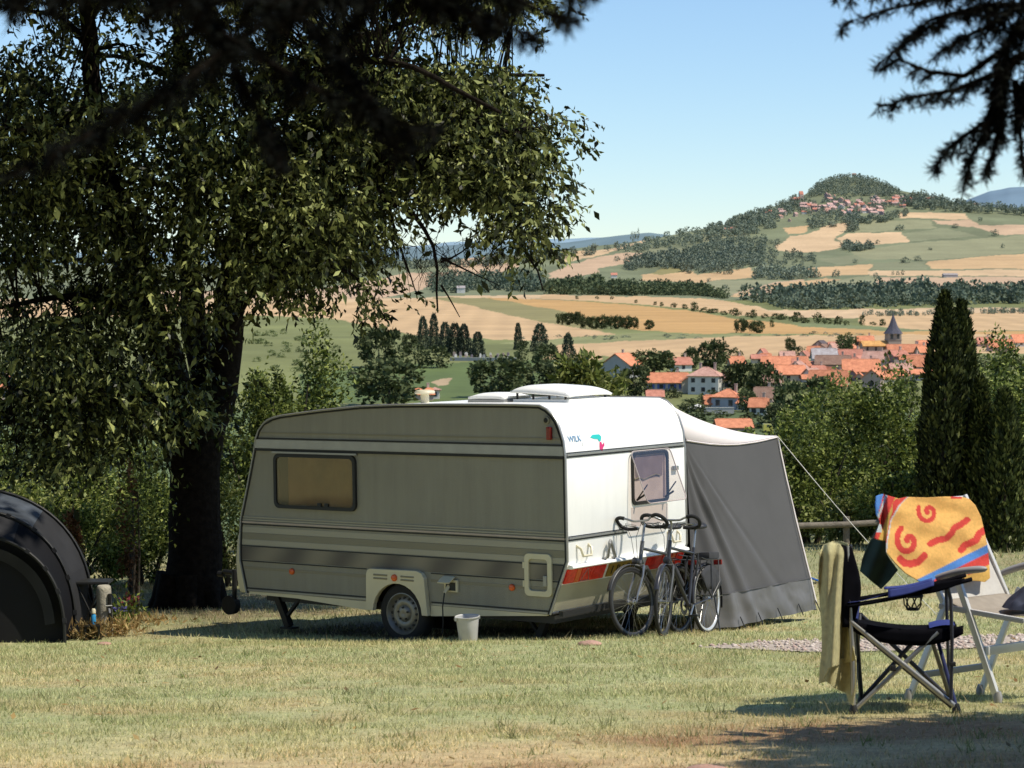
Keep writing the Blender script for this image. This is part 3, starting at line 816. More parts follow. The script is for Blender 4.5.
        for h in range(36):
            s = g.uniform(.5, 1.0) * 4; j = min(int(s), 3); q = P[j] + (P[j + 1] - P[j]) * (s - j)
            dv = unit(g.normal(0, 1, 3) * np.array((1, 1, .25))); ln = g.uniform(.3, .75)
            pp = [Vector(q + dv * ln * x + np.array((0, 0, -.25 * ln * x * x))) for x in (0, .35, .7, 1)]
            lb.tube(pp, [.01, .008, .006, .003], 4, cap=False)
            needles(pp, 520, .8, .09)
            for w in range(4):
                x = g.uniform(.2, 1); b0 = np.array(pp[0]) + dv * ln * x; d2 = unit(dv + g.normal(0, .8, 3)); l2 = .3
                needles([Vector(b0), Vector(b0 + d2 * l2)], 520, .8, .09)
    lb.build('limb', M_BARK3, t, 60)
    # unseen foliage tiers added behind the viewpoint to block sky light
    n = 26000; tier = g.integers(0, 9, n)
    cx = g.uniform(-15, 15, n); cy = -2.6 - 11 * g.random(n) ** 1.5; cz_ = 1.4 + tier * 1.5 + g.normal(0, .35, n)
    ok = (vnoise(cx * .45 + tier * 7.7, cy * .45 + tier * 3.1) > .22) & (cz_ > .5)
    Pb = np.stack([cx, cy, cz_], -1)[ok] - np.array(tuple(root)); nb_ = len(Pb)
    Ab = rand_dirs(nb_, g) * np.array((1, 1, .5)); Ab = unit(Ab)
    Lb_ = g.uniform(.5, .95, nb_)
    for tx, ty, tz in [(3.35, 9.9, 2.35), (3.9, 10.2, 2.5), (3.6, 10.0, 2.3), (4.2, 10.5, 2.6), (4.6, 10.7, 2.6), (4.8, 10.2, 3.0), (3.9, 9.3, 2.8), (4.3, 9.9, 2.7)]:
        m_ = 220; Pb = np.concatenate([Pb, np.array((tx, ty, tz)) - np.array(tuple(root)) + g.normal(0, 1, (m_, 3)) * np.array((.38, .30, .12))]); Ab = np.concatenate([Ab, unit(rand_dirs(m_, g) * np.array((1, 1, .4)))]); Lb_ = np.concatenate([Lb_, g.uniform(.12, .24, m_)])
    # the heavy low canopy on the right, outside the picture, that throws the dark shade at its corner
    m_ = 9000; zz = g.uniform(2.7, 9, m_); yy = g.uniform(5.5, 10.4, m_); xx = g.uniform(2, 9.5, m_)
    kp = (xx > 2.15 + .62 * (zz + .5) + 1.0 * (vnoise(yy * 2.2, zz * .3) - .5) + .9 * np.maximum(0, yy - 9.3)) & (xx > .2207 * yy + .95) & (vnoise(xx * 1.3 + zz, yy * 1.3) > .12)
    Pb = np.concatenate([Pb, np.stack([xx, yy, zz], -1)[kp] - np.array(tuple(root))]); k_ = int(kp.sum())
    Ab = np.concatenate([Ab, unit(rand_dirs(k_, g) * np.array((1, 1, .5)))]); Lb_ = np.concatenate([Lb_, g.uniform(.3, .6, k_)])
    wp = Pb + np.array(tuple(root)); kp = ~((wp[:, 1] > 1) & (wp[:, 0] < .2207 * wp[:, 1] + .30)); Pb, Ab, Lb_ = Pb[kp], Ab[kp], Lb_[kp]
    Vb, _ = leaf_cards(Pb, Ab, sides(Ab, g), Lb_, Lb_ * .6, .1)
    Ps = np.concatenate(Ps); As = np.concatenate(As); Ls = np.concatenate(Ls)
    V, Q = leaf_cards(Ps, As, sides(As, g), Ls, Ls * .12, 0)
    V = np.concatenate([V, Vb]); Q = np.arange(len(V)).reshape(-1, 4)
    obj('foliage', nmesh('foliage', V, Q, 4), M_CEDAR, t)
cedar()

# ---------------------------------------------------------------- shrubs, hedge trees
def clumpy(n, k, g, rx, ry, rz, cl=.32, shell=.7):
    """points of an irregular crown: k clumps spread over an ellipsoid"""
    c = rand_dirs(k, g) * (shell + (1 - shell) * g.random((k, 1))) * (.72 + .5 * g.random((k, 1)))
    w = g.random(k) + .3; j = g.choice(k, n, p=w / w.sum())
    d = rand_dirs(n, g) * (g.random((n, 1)) ** .4) * cl * (.6 + .8 * g.random(k)[j][:, None])
    p = c[j] + d
    return p * np.array((rx, ry, rz)), unit(c[j] * .7 + d * 1.2)

def shrub(name, px, py_base, d, w, h, label, cat, m, n=5000, leaf=.09, seed=0, group=None, stems=6, droop=.2, k=60, lift=.0, aspect=.5, base_z=None):
    g = np.random.default_rng(seed); n = int(n * 1.4)
    b = at(px, py_base, d)
    b.z = G(b.x, b.y) - .03 if (d < 45 and base_z is None) else b.z
    if base_z is not None: b.z = base_z
    t = empty(name, b, label=label, cat=cat, group=group)
    P, O = clumpy(n, k, g, w / 2, w / 2 * .8, h * (1 - lift) / 2, cl=.24, shell=.45)
    P[:, 2] += h * (1 + lift) / 2
    P[:, 2] = np.maximum(P[:, 2], h * lift + .02)
    A = unit(O * .6 + g.normal(0, .6, O.shape) + np.array((0, 0, -droop)))
    L = leaf * g.uniform(.6, 1.3, n)
    V, Q = leaf_cards(P, A, sides(A, g), L, L * aspect)
    obj('foliage', nmesh('foliage', V, Q, 4), m, t)
    mb = MB()
    for i in range(stems):
        a = g.uniform(0, 2 * PI); e = Vector((math.cos(a) * w * .33, math.sin(a) * w * .28, h * g.uniform(.55, .85)))
        s = Vector((math.cos(a) * .12 * w * .4, math.sin(a) * .1 * w * .4, -.05))
        mb.tube([s, s.lerp(e, .5) + Vector((0, 0, .1 * h)), e], [.02 + .012 * h, .015 + .006 * h, .008], 6)
    mb.build('stem', M_BARK2, t, 60)
    return t

# right-hand thicket behind the grass
S = 300
for px, py, d, w, h, lab, m, n, lf in [
    (872, 545, 41, 2.7, 3.0, 'tall bushy green shrub in the middle of the thicket right of the awning', M_SHRUB, 9500, .085),
    (812, 548, 39, 1.9, 2.1, 'shrub just right of the awning, behind the guy rope', M_SHRUB, 7000, .075),
    (905, 540, 43, 1.9, 2.7, 'dense shrub directly left of the tallest thuja column', M_SHRUB, 6500, .08),
    (850, 538, 38, 1.5, 1.0, 'low light green bush above the wooden fence rail', M_SHRUB_B, 3500, .07),
    (905, 548, 37.5, 1.5, 1.3, 'low dark bush behind the draped yellow towel', M_SHRUB, 4000, .07),
    (1012, 545, 44, 2.3, 3.5, 'leafy tree showing right of and behind the thuja columns', M_SHRUB, 7500, .09),
    (985, 520, 48, 2.6, 3.3, 'greyish green tree behind the gap between the thujas', M_SHRUB, 5500, .09),
    (790, 540, 46, 2.0, 2.6, 'dark shrub half hidden behind the front corner of the awning', M_SHRUB, 5000, .09),
    (1050, 548, 41, 2.6, 3.4, 'leafy shrub cut by the right edge of the picture beside the shortest thuja', M_SHRUB, 6500, .09),
    (838, 530, 52, 2.8, 3.3, 'pale topped shrub at the back of the thicket below the church', M_SHRUB_B, 6000, .10),
]:
    S += 1
    shrub('shrub', px, py, d, w, h, lab, 'shrub', m, n, lf, S)
# left-hand thicket beyond the tent
for px, py, d, w, h, lab, m, n, lf in [
    (30, 598, 35, 2.6, 2.0, 'light green shrub rising behind the tent', M_SHRUB_B, 7500, .075),
    (112, 600, 36, 2.1, 1.75, 'green shrub between the tent and the big tree trunk', M_SHRUB, 7000, .07),
    (145, 596, 33, 1.5, 1.5, 'shrub touching the left edge of the big tree trunk', M_SHRUB, 5000, .065),
    (75, 600, 32.5, 1.7, 1.2, 'dark low shrub right beside the tent', M_SHRUB, 4500, .065),
    (-40, 590, 40, 3.2, 3.2, 'dusty green shrub at the left edge above the tent', M_SHRUB, 7000, .09),
    (60, 560, 46, 3.0, 3.3, 'taller shrub seen below the shaded boughs on the far left', M_SHRUB, 6500, .09),
    (262, 590, 34, 1.5, 3.3, 'upright shrub in the gap between the big trunk and the caravan nose', M_SHRUB, 6500, .075),
    (290, 560, 40, 2.1, 3.6, 'broad green tree standing behind the front of the caravan', M_SHRUB, 11000, .09),
    (232, 600, 32.5, 1.0, 1.5, 'small bush beside the caravan tow bar', M_SHRUB_B, 3500, .06),
    (180, 585, 42, 2.6, 3.0, 'bush hidden behind the big tree trunk', M_SHRUB, 5000, .09),
]:
    S += 1
    shrub('shrub', px, py, d, w, h, lab, 'shrub', m, n, lf, S)
# large-leaved bright bush peeping over the roof
shrub('leafy_bush', 584, 520, 38, 1.55, 3.4, 'bright large-leaved bush peeping over the caravan roof behind the skylight', 'bush', M_SHRUB_B, 6500, .15, 411, k=40, droop=.1, aspect=.42)
shrub('leafy_bush', 645, 520, 40, .9, 2.85, 'small bright leaf cluster just right of the skylight above the roof curve', 'bush', M_SHRUB_B, 1500, .13, 412, k=26, droop=.1, aspect=.42)
# rusty dead conifers in the thicket
for px, py, d, w, h, lab in [(130, 560, 31.6, .30, 2.0, 'narrow rust-brown dying conifer right of the tent'), (73, 560, 31.6, .22, 1.35, 'small rust-brown dead sprig beside the tent')]:
    S += 1
    shrub('dead_conifer', px, 560 if px > 100 else 570, d, w, h, lab, 'dead shrub', M_RUST, 900, .06, S, k=24, stems=1)

# thujas
def thuja(px, py, d, w, h, lab, seed, n=9000):
    g = np.random.default_rng(seed)
    b = at(px, py, d); b.z = G(b.x, b.y) - .03
    t = empty('thuja', b, label=lab, cat='conifer', group='thuja columns at the hedge')
    z = g.random(n) ** .9; a = g.uniform(0, 2 * PI, n)
    prof = np.interp(z, [0, .1, .45, .8, .93, 1], [.8, .98, .9, .5, .24, .02])
    lump = .78 + .5 * fbm(a / 2 / PI * 9 + seed, z * 9, 3)
    r = w / 2 * prof * lump * g.uniform(.72, 1.06, n)
    P = np.stack([r * np.cos(a), r * np.sin(a), z * h], -1)
    A = unit(np.stack([np.cos(a) * .45, np.sin(a) * .45, np.full(n, 1.0)], -1) + g.normal(0, .3, (n, 3)))
    L = g.uniform(.05, .15, n)
    S_ = unit(np.cross(A, np.stack([np.cos(a), np.sin(a), a * 0], -1)) + g.normal(0, .5, (n, 3)))
    V, Q = leaf_cards(P, A, unit(S_ - A * (S_ * A).sum(-1, keepdims=True)), L, L * .42, .1)
    obj('foliage', nmesh('foliage', V, Q, 4), M_THUJA, t)
    mb = MB(); mb.tube([(0, 0, -.05), (0, 0, h * .45), (0, 0, h * .93)], [.08, .05, .01], 8); mb.build('trunk', M_BARK2, t, 60)
    # inner dark core so the column is not see-through
    zz = g.random(2600); aa = g.uniform(0, 2 * PI, 2600)
    return t
thuja(943, 548, 36.5, .80, 4.02, 'tallest thuja column, left of the group, directly behind the recliner', 61, 11000)
thuja(960, 546, 37.0, .76, 3.9, 'second tall thuja, just right of the tallest', 62, 9000)
thuja(979, 549, 36.3, .52, 2.7, 'middle-height thuja leaning out below the two tall columns', 63, 7000)
thuja(1003, 549, 36.0, .74, 2.5, 'shortest thuja, at the right edge of the picture', 64, 7000)

# ---------------------------------------------------------------- trees of the valley (copies of a few prototypes)
def crown_mesh(kind, seed, n):
    g = np.random.default_rng(seed)
    if kind == 'round':
        P, O = clumpy(n, 34, g, .5, .5, .42, cl=.36); P[:, 2] += .55; L = g.uniform(.06, .13, n)
        P[:, 2] = np.maximum(P[:, 2], .06)
        A = unit(O + g.normal(0, .7, O.shape))
    elif kind == 'cone':
        z = g.random(n) ** 1.2; a = g.uniform(0, 2 * PI, n)
        r = .56 * (1 - z) ** .42 * (.6 + .8 * fbm(a * 1.4 + seed, z * 9, 2)) * g.uniform(.15, 1.05, n) ** .6 + .02
        P = np.stack([r * np.cos(a), r * np.sin(a), .06 + z * .84], -1); L = g.uniform(.04, .10, n)
        A = unit(np.stack([np.cos(a), np.sin(a), np.full(n, -.25)], -1) + g.normal(0, .4, (n, 3)))
    else:  # bush
        P, O = clumpy(n, 22, g, .5, .5, .5, cl=.4); P[:, 2] += .5; P[:, 2] = np.maximum(P[:, 2], .02); L = g.uniform(.09, .18, n)
        A = unit(O + g.normal(0, .7, O.shape))
    V, Q = leaf_cards(P, A, sides(A, g), L, L * .8, .15)
    return nmesh('crown', V, Q, 4)
def trunk_mesh():
    mb = MB(); mb.tube([(0, 0, -.04), (.01, 0, .2), (0, .01, .55)], [.035, .028, .012], 6)
    o = mb.build('trunk', M_BARK2, None, 60); me = o.data; bpy.data.objects.remove(o); return me
TRK = trunk_mesh()
CR = {}
for kind, m, nm in [('round', M_FAR, 'tree'), ('cone', M_FARC, 'conifer'), ('bush', M_FAR, 'bush')]:
    for s in range(3):
        me = crown_mesh(kind, 50 + s + len(kind), {'round': 1500, 'cone': 2600, 'bush': 420}[kind]); me.materials.append(m); CR[(kind, s)] = me
M_ORCH = leafmat('orchard_leaf', [(.08, .11, .04), (.12, .155, .055), (.17, .20, .075)], trans=.1, rough=.9)
for s in range(3):
    me = crown_mesh('bush', 90 + s, 260); me.materials.append(M_HAZE); CR[('hazy', s)] = me
    me = crown_mesh('bush', 95 + s, 300); me.materials.append(M_ORCH); CR[('orchard', s)] = me
_cnt = [0]
def vtree(px, py, wpx, hpx, label, kind='round', name=None, cat=None, group=None, d=None, parts=True):
    d = d or terr_d(py)
    b = at(px, py, d); w = wpx * d / F; h = hpx * d / F
    _cnt[0] += 1
    nm = name or {'round': 'tree', 'cone': 'conifer', 'bush': 'bush', 'hazy': 'bush'}[kind]
    t = empty(nm, b - Vector((0, 0, .3)), rot=(0, 0, random.uniform(0, 6)), label=label, cat=cat or nm.replace('_', ' '), group=group)
    t.scale = (w * random.uniform(.85, 1.15), w, h * random.uniform(.94, 1.06))
    me = CR[(kind, _cnt[0] % 3)]
    link(bpy.data.objects.new('crown', me), t)
    if kind in ('round', 'cone'): link(bpy.data.objects.new('trunk', TRK), t)
    return t
for a in [
    # around the cemetery and green field
    (379, 368, 40, 40, 'big round dark tree left of the row of conifers', 'round'),
    (389, 406, 66, 46, 'broad dark tree just above the front of the caravan roof', 'round'),
    (409, 352, 15, 20, 'small round tree right of the big round one', 'round'),
    (417, 367, 24, 22, 'pale green bush in front of the conifer row', 'bush'),
    (439, 368, 25, 22, 'darker bush right of the pale green bush, below the conifers', 'bush'),
    (423, 350, 12, 36, 'first conifer at the left end of the row', 'cone'),
    (434, 349, 11, 38, 'second conifer from the left of the row, thin and bare topped', 'cone'),
    (445, 352, 12, 35, 'third conifer from the left of the row', 'cone'),
    (455, 356, 18, 38, 'thick conifer in the middle of the row', 'cone'),
    (464, 356, 14, 36, 'conifer right of the thickest one in the row', 'cone'),
    (478, 358, 14, 30, 'lone conifer at the right end of the row, before the cemetery wall', 'cone'),
    (518, 350, 9, 32, 'slim dark conifer left of the pair above the caravan roof', 'cone'),
    (540, 352, 16, 33, 'dark conifer above the middle of the caravan roof', 'cone'),
    (522, 362, 14, 20, 'dark bush at the foot of the slim conifer', 'bush'),
    (568, 362, 13, 34, 'single dark conifer above the skylight', 'cone'),
    (548, 372, 30, 26, 'dark tree in front of the conifer above the roof', 'round'),
    (500, 398, 56, 38, 'bushy grey-green tree above the roof left of the skylight', 'round'),
    (540, 396, 44, 34, 'dark tree directly behind the skylight', 'round'),
    # village
    (691, 368, 16, 22, 'small dark tree between the first houses and the wheat field', 'round'),
    (714, 370, 28, 29, 'large dark tree above the hipped white house', 'round'),
    (654, 376, 40, 26, 'leafy tree in front of the grey gabled house', 'round'),
    (735, 358, 12, 10, 'bush behind the large dark tree', 'bush'),
    (634, 398, 30, 32, 'brownish tree left of the long orange-roofed house', 'round'),
    (744, 394, 38, 32, 'big dark tree right of the hipped white house', 'round'),
    (765, 398, 28, 34, 'pale grey-green tree beside the big dark village tree', 'round'),
    (747, 412, 18, 22, 'dark purple-leaved tree at the villa corner', 'round'),
    (790, 424, 36, 46, 'dark tree in front of the village roofs, left of the thicket', 'round'),
    (818, 412, 40, 34, 'second dark tree in front of the orange roofs', 'round'),
    (774, 428, 20, 24, 'grey-green olive-like tree below the white wall', 'round'),
    (845, 357, 16, 20, 'round green tree among the roofs left of the church', 'round'),
    (848, 346, 16, 12, 'bush behind the round tree left of the church', 'bush'),
    (795, 358, 20, 11, 'wide green bush among the first roofs', 'bush'),
    (690, 410, 26, 12, 'hedge-like bush before the white house', 'bush'),
    (712, 402, 24, 12, 'bush left of the villa with the hipped roof', 'bush'),
    (790, 350, 10, 12, 'small tree at the field edge behind the roofs', 'round'),
    (752, 428, 34, 17, 'olive-green bush between the awning roof and the white village house', 'bush'),
    (718, 421, 26, 10, 'low bush right above the middle of the awning roof', 'bush'),
    (694, 420, 24, 14, 'dark bush where the awning roof meets the caravan', 'bush'),
    (782, 442, 36, 24, 'grey-green bush above the front corner of the awning', 'bush'),
    (672, 398, 16, 10, 'clipped bush in front of the blue shutters', 'bush'),
    (700, 392, 10, 8, 'tiny garden tree at the corner of the hipped white house', 'round'),
    (808, 440, 44, 36, 'wide green tree at the back left of the thicket', 'round'),
    (905, 394, 24, 16, 'rounded tree at the foot of the roofs beside the thujas', 'round'),
    (1002, 376, 26, 20, 'tree between the thuja tops and the right-hand roofs', 'round'),
    (1026, 372, 24, 18, 'tree at the right edge below the roofs', 'round'),
    (985, 372, 20, 16, 'bush showing between the two tall thujas and the right-hand tree', 'bush'),
    (752, 388, 14, 12, 'shrub between the villa and the pale village tree', 'bush'),
    # plain
    (741, 333, 13, 14, 'left one of the two round trees standing in the stubble', 'round'),
    (757, 333, 16, 13, 'right one of the two round trees standing in the stubble', 'round'),
    (772, 327, 5, 7, 'bush below the hedge line in the plain', 'bush'),
]:
    vtree(*a)
# the row of young trees above the plain and the hedge lines
for i, x in enumerate([562, 570, 578, 585, 593, 602, 611, 618, 627, 634, 649]):
    vtree(x, 329 + .0 * i + (x > 640) * .5 - 4 * (x < 580), 11, 13 - (x > 640) * 3, 'small tree in the row of young trees in the plain', 'round', group='row of young trees in the plain')
for x, y, w, h in [(655, 305, 3, 3), (662, 306, 3.5, 3.5), (674, 307.5, 5, 4), (685, 309, 5, 4), (695, 311, 7, 8), (705, 313, 8, 5), (713, 313.5, 9, 4), (724, 315, 6, 4), (735, 316, 9, 6), (748, 317, 6, 4), (754, 318, 6, 8), (765, 318.5, 6, 4), (775, 319.5, 7, 5), (783, 320, 8, 6), (792, 321, 6, 4.5),
                   (797, 322, 9, 8), (806, 323, 8, 5), (818, 323.5, 8, 9), (828, 324, 8, 5), (838, 324.5, 7, 8), (846, 325, 5, 4), (862, 325, 5, 8), (883, 325.5, 6, 6), (873, 325, 6, 3), (577, 299, 3, 2.5), (612, 299, 3, 2.5), (597, 299, 3, 2.5), (636, 303, 3, 3)]:
    vtree(x, y, w * 1.15, h * 1.15, 'small dark bush in the hedge line across the plain', 'bush', group='bushes of the hedge line across the plain')
# orchard left of the green field
for i in range(34):
    x = random.uniform(250, 345); y = random.uniform(334, 372)
    vtree(x, y, random.uniform(6, 9) * (y / 350), random.uniform(5, 7) * (y / 350), 'young tree of the orchard on the left slope', 'orchard', name='orchard_tree', cat='tree', group='young orchard trees on the left slope')
# scrub tufts along the meadow strip
for i in range(30):
    x = random.uniform(520, 870); y = 338.5 - 3.5 * (x - 520) / 350 + random.uniform(-1.5, 2)
    vtree(x, y, random.uniform(4, 10), random.uniform(2, 3.2), 'low scrub tuft in the meadow strip behind the village', 'hazy', name='scrub_tuft', cat='scrub', group='scrub tufts in the meadow strip')
# single trees on the hill
for x, y, w, h in [(851, 248, 5, 6), (857, 249, 6, 5), (868, 248, 6, 10), (878, 244, 5, 4), (850, 232, 9, 13), (900, 230, 8, 6), (955, 228, 7, 4), (995, 236, 8, 6), (980, 221, 4, 5), (903, 275, 4, 5), (898, 275, 4, 4), (836, 277, 8, 8), (816, 278, 6, 7), (805, 279, 6, 4), (876, 278, 5, 6), (906, 263, 10, 5), (918, 261, 8, 5), (709, 282, 4, 5), (745, 291, 5, 6),
                   (855, 263, 5, 4), (930, 250, 4, 3), (1003, 248, 4, 4), (893, 275, 3, 4), (725, 289, 6, 5), (742, 290, 4, 5)]:
    vtree(x, y, w, h, 'single field tree dotted over the slopes of the village hill', 'hazy', name='field_tree', cat='tree', group='single field trees on the hill slopes')
for i, (x, y, h) in enumerate([(632, 240, 8), (635, 239.5, 9), (638, 239, 9)]):
    vtree(x, y, 3, h, 'poplar in the trio on the skyline left of the hill', 'hazy', name='poplar', cat='tree', group='three poplars on the skyline')

# far woods, each reading as one mass
def wood(poly, n, hpx, label, m, seed, dens=70, dj=0, wide=1.0):
    g = np.random.default_rng(seed)
    xs = [p[0] for p in poly]; ys = [p[1] for p in poly]
    Ps = []; As = []; Ls = []
    c = 0
    while c < n:
        x = g.uniform(min(xs), max(xs)); y = g.uniform(min(ys), max(ys))
        if not inpoly(np.array([x]), np.array([y]), poly)[0]: continue
        c += 1
        y = max(y, float(np.interp(x, _sx, _sy)) + .6)
        d = terr_d(y); b = np.array(at(x, y, d))
        h = hpx * d / F * g.uniform(.6, 1.25); w = h * g.uniform(.7, 1.2) * wide
        P = rand_dirs(dens, g) * (g.random((dens, 1)) ** .3)
        Ps.append(b + P * np.array((w / 2, w / 2, h / 2)) + np.array((0, 0, h * .45)))
        As.append(unit(P + g.normal(0, .5, P.shape))); Ls.append(g.uniform(.16, .32, dens) * h)
    Ps = np.concatenate(Ps); As = np.concatenate(As); Ls = np.concatenate(Ls)
    V, Q = leaf_cards(Ps, As, sides(As, g), Ls, Ls * .9, .1)
    o = obj('wood', nmesh('wood', V, Q, 4), m)
    return tag(o, label, 'wood', kind='stuff')
M_WOODN = leafmat('wood_leaf', [(.06, .085, .045), (.085, .112, .055), (.115, .14, .065), (.15, .17, .085)], trans=.05, rough=.9, objvar=.05)
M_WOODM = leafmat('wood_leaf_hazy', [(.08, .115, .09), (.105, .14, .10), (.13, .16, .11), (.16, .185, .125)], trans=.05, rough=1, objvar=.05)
wood(Z2((0, 318), (280, 322), (560, 322), (650, 330), (740, 345), (760, 352), (700, 330), (640, 312), (560, 302), (420, 296), (280, 292), (120, 290), (0, 296)), 330, 9, 'dark band of woodland at the foot of the slope left of the hill', M_WOODN, 1)
wood(Z2((-60, 318), (0, 318), (280, 321), (-60, 318), (-60, 300), (100, 295), (160, 280), (160, 300)), 40, 12, 'clump of taller trees at the left end of the woodland band', M_WOODN, 2)
wood([(742, 300), (770, 306), (790, 310.5), (850, 309), (940, 306), (1060, 303), (1200, 300), (1200, 292), (1024, 295), (960, 292), (900, 292), (850, 294), (800, 295), (760, 298)], 560, 13, 'long wood across the valley floor below the hill', M_WOODM, 3, 60)
wood([(862, 316), (900, 316.5), (960, 315), (1060, 313), (1060, 311.5), (960, 313), (862, 315)], 90, 5, 'thin line of trees in the plain right of the church spire', M_HAZE, 4)
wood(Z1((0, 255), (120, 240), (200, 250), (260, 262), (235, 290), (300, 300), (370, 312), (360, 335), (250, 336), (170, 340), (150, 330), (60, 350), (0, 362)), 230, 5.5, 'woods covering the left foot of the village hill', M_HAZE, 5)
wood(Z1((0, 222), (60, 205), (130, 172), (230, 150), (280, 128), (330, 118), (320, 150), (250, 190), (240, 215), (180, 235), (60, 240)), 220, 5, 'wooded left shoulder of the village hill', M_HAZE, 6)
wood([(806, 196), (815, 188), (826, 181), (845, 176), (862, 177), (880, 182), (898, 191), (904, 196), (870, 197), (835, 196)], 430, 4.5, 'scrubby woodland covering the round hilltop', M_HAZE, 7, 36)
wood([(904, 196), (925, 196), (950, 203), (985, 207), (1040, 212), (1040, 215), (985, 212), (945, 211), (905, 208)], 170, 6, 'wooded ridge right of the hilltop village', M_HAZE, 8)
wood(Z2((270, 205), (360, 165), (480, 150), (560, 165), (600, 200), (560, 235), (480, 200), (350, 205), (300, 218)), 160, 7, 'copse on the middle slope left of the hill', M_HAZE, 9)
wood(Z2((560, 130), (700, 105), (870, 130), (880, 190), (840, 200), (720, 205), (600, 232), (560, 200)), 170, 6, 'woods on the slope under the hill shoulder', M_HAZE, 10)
wood(Z1((200, 345), (330, 350), (380, 372), (330, 380), (170, 378)), 60, 8, 'tree clump between the fields at the foot of the hill', M_HAZE, 11)
wood(Z1((450, 268), (480, 275), (545, 278), (540, 285), (460, 292)), 40, 6, 'small copse below the tan field on the hill', M_HAZE, 12)
wood(Z3((540, 172), (600, 160), (760, 166), (860, 170), (860, 205), (640, 208), (540, 208)), 190, 9, 'wood in the dip behind the dead twigs', M_WOODM, 13)
wood(Z3((700, 112), (760, 112), (760, 122), (700, 124)), 18, 6, 'small grove on the tan hillside behind the tree', M_HAZE, 14)
wood(Z1((460, 185), (500, 170), (495, 225), (465, 230)), 30, 6, 'strip of trees running down from the hilltop village', M_HAZE, 15)
wood([(600, 250), (622, 246), (655, 240), (690, 233), (730, 225), (760, 213), (775, 208), (775, 220), (740, 236), (690, 246), (640, 252)], 150, 6, 'scattered trees along the left skyline of the hill', M_HAZE, 21)
wood([(610, 262), (640, 256), (700, 252), (745, 246), (760, 262), (730, 275), (690, 272), (650, 268)], 130, 7, 'scattered trees on the green slope left of the hill', M_HAZE, 22)
wood([(800, 222), (830, 216), (880, 218), (905, 210), (912, 214), (880, 224), (850, 226), (800, 230)], 110, 5, 'trees between the gardens below the hilltop village', M_HAZE, 23)
wood([(796, 200), (850, 200), (905, 196), (912, 206), (840, 216), (800, 216)], 120, 4.5, 'trees standing among the houses of the hilltop village', M_HAZE, 24)
wood([(250, 268), (500, 262), (540, 258), (600, 250), (600, 253), (540, 262), (500, 266), (250, 272)], 160, 7, 'wooded skyline behind the leaves of the big tree', M_HAZE, 16)

# ================================================================== THE VILLAGE
def wallmat(n, c): return mat(n, c, rough=.9, var=.08, nscale=.6, bump=.2, bscale=8)
WM = {'white': wallmat('white_render', (.62, .60, .55)), 'cream': wallmat('cream_render', (.56, .47, .35)), 'grey': wallmat('grey_render', (.37, .36, .35)), 'blue': wallmat('bluish_render', (.34, .37, .42)),
      'stone': wallmat('stone_wall', (.27, .235, .20)), 'mauve': wallmat('mauve_render', (.27, .215, .22)), 'dark': wallmat('dark_wall', (.10, .08, .075)), 'pink': wallmat('pink_render', (.46, .34, .28))}
def tilemat(n, c):
    m, t, b = nt(n)
    tc = t.nodes.new('ShaderNodeTexCoord')
    nz = t.nodes.new('ShaderNodeTexNoise'); nz.inputs['Scale'].default_value = .9; nz.inputs['Detail'].default_value = 9; nz.inputs['Roughness'].default_value = .75
    t.links.new(tc.outputs['Object'], nz.inputs['Vector'])
    rp = t.nodes.new('ShaderNodeValToRGB'); rp.color_ramp.elements[0].position = .32; rp.color_ramp.elements[1].position = .68
    rp.color_ramp.elements[0].color = (c[0] * .66, c[1] * .58, c[2] * .6, 1); rp.color_ramp.elements[1].color = (min(1, c[0] * 1.18), c[1] * 1.25, c[2] * 1.35, 1)
    t.links.new(nz.outputs['Fac'], rp.inputs['Fac'])
    oi = t.nodes.new('ShaderNodeObjectInfo'); hs = t.nodes.new('ShaderNodeHueSaturation')
    mr = t.nodes.new('ShaderNodeMapRange'); mr.inputs['To Min'].default_value = .86; mr.inputs['To Max'].default_value = 1.12
    t.links.new(oi.outputs['Random'], mr.inputs['Value']); t.links.new(mr.outputs['Result'], hs.inputs['Value'])
    t.links.new(rp.outputs['Color'], hs.inputs['Color']); t.links.new(hs.outputs['Color'], b.inputs['Base Color'])
    wv = t.nodes.new('ShaderNodeTexWave'); wv.wave_type = 'BANDS'; wv.bands_direction = 'X'; wv.inputs['Scale'].default_value = 1.3
    t.links.new(tc.outputs['Object'], wv.inputs['Vector'])
    bp = t.nodes.new('ShaderNodeBump'); bp.inputs['Strength'].default_value = .5; bp.inputs['Distance'].default_value = .12
    t.links.new(wv.outputs['Fac'], bp.inputs['Height']); t.links.new(bp.outputs['Normal'], b.inputs['Normal'])
    b.inputs['Roughness'].default_value = .9
    return m
RM = {'orange': tilemat('orange_tile', (.66, .25, .12)), 'red': tilemat('red_tile', (.54, .22, .14)), 'hazed': tilemat('hazed_tile', (.56, .36, .29)), 'pink': tilemat('weathered_tile', (.55, .31, .22)), 'brown': tilemat('brown_tile', (.27, .16, .105)), 'grey': tilemat('grey_tile', (.40, .36, .33)), 'dark': tilemat('dark_tile', (.11, .09, .09)), 'slate': tilemat('slate', (.085, .085, .105)), 'ochre': tilemat('ochre_tile', (.62, .33, .10))}  # hilltop village tile: distance haze mixed into its colour
M_WIN = mat('window_dark', (.03, .035, .045), rough=.15, var=.3)
M_SHUT = mat('blue_shutter', (.06, .10, .32), rough=.6)
M_TRIM = mat('light_trim', (.6, .57, .5), rough=.8)

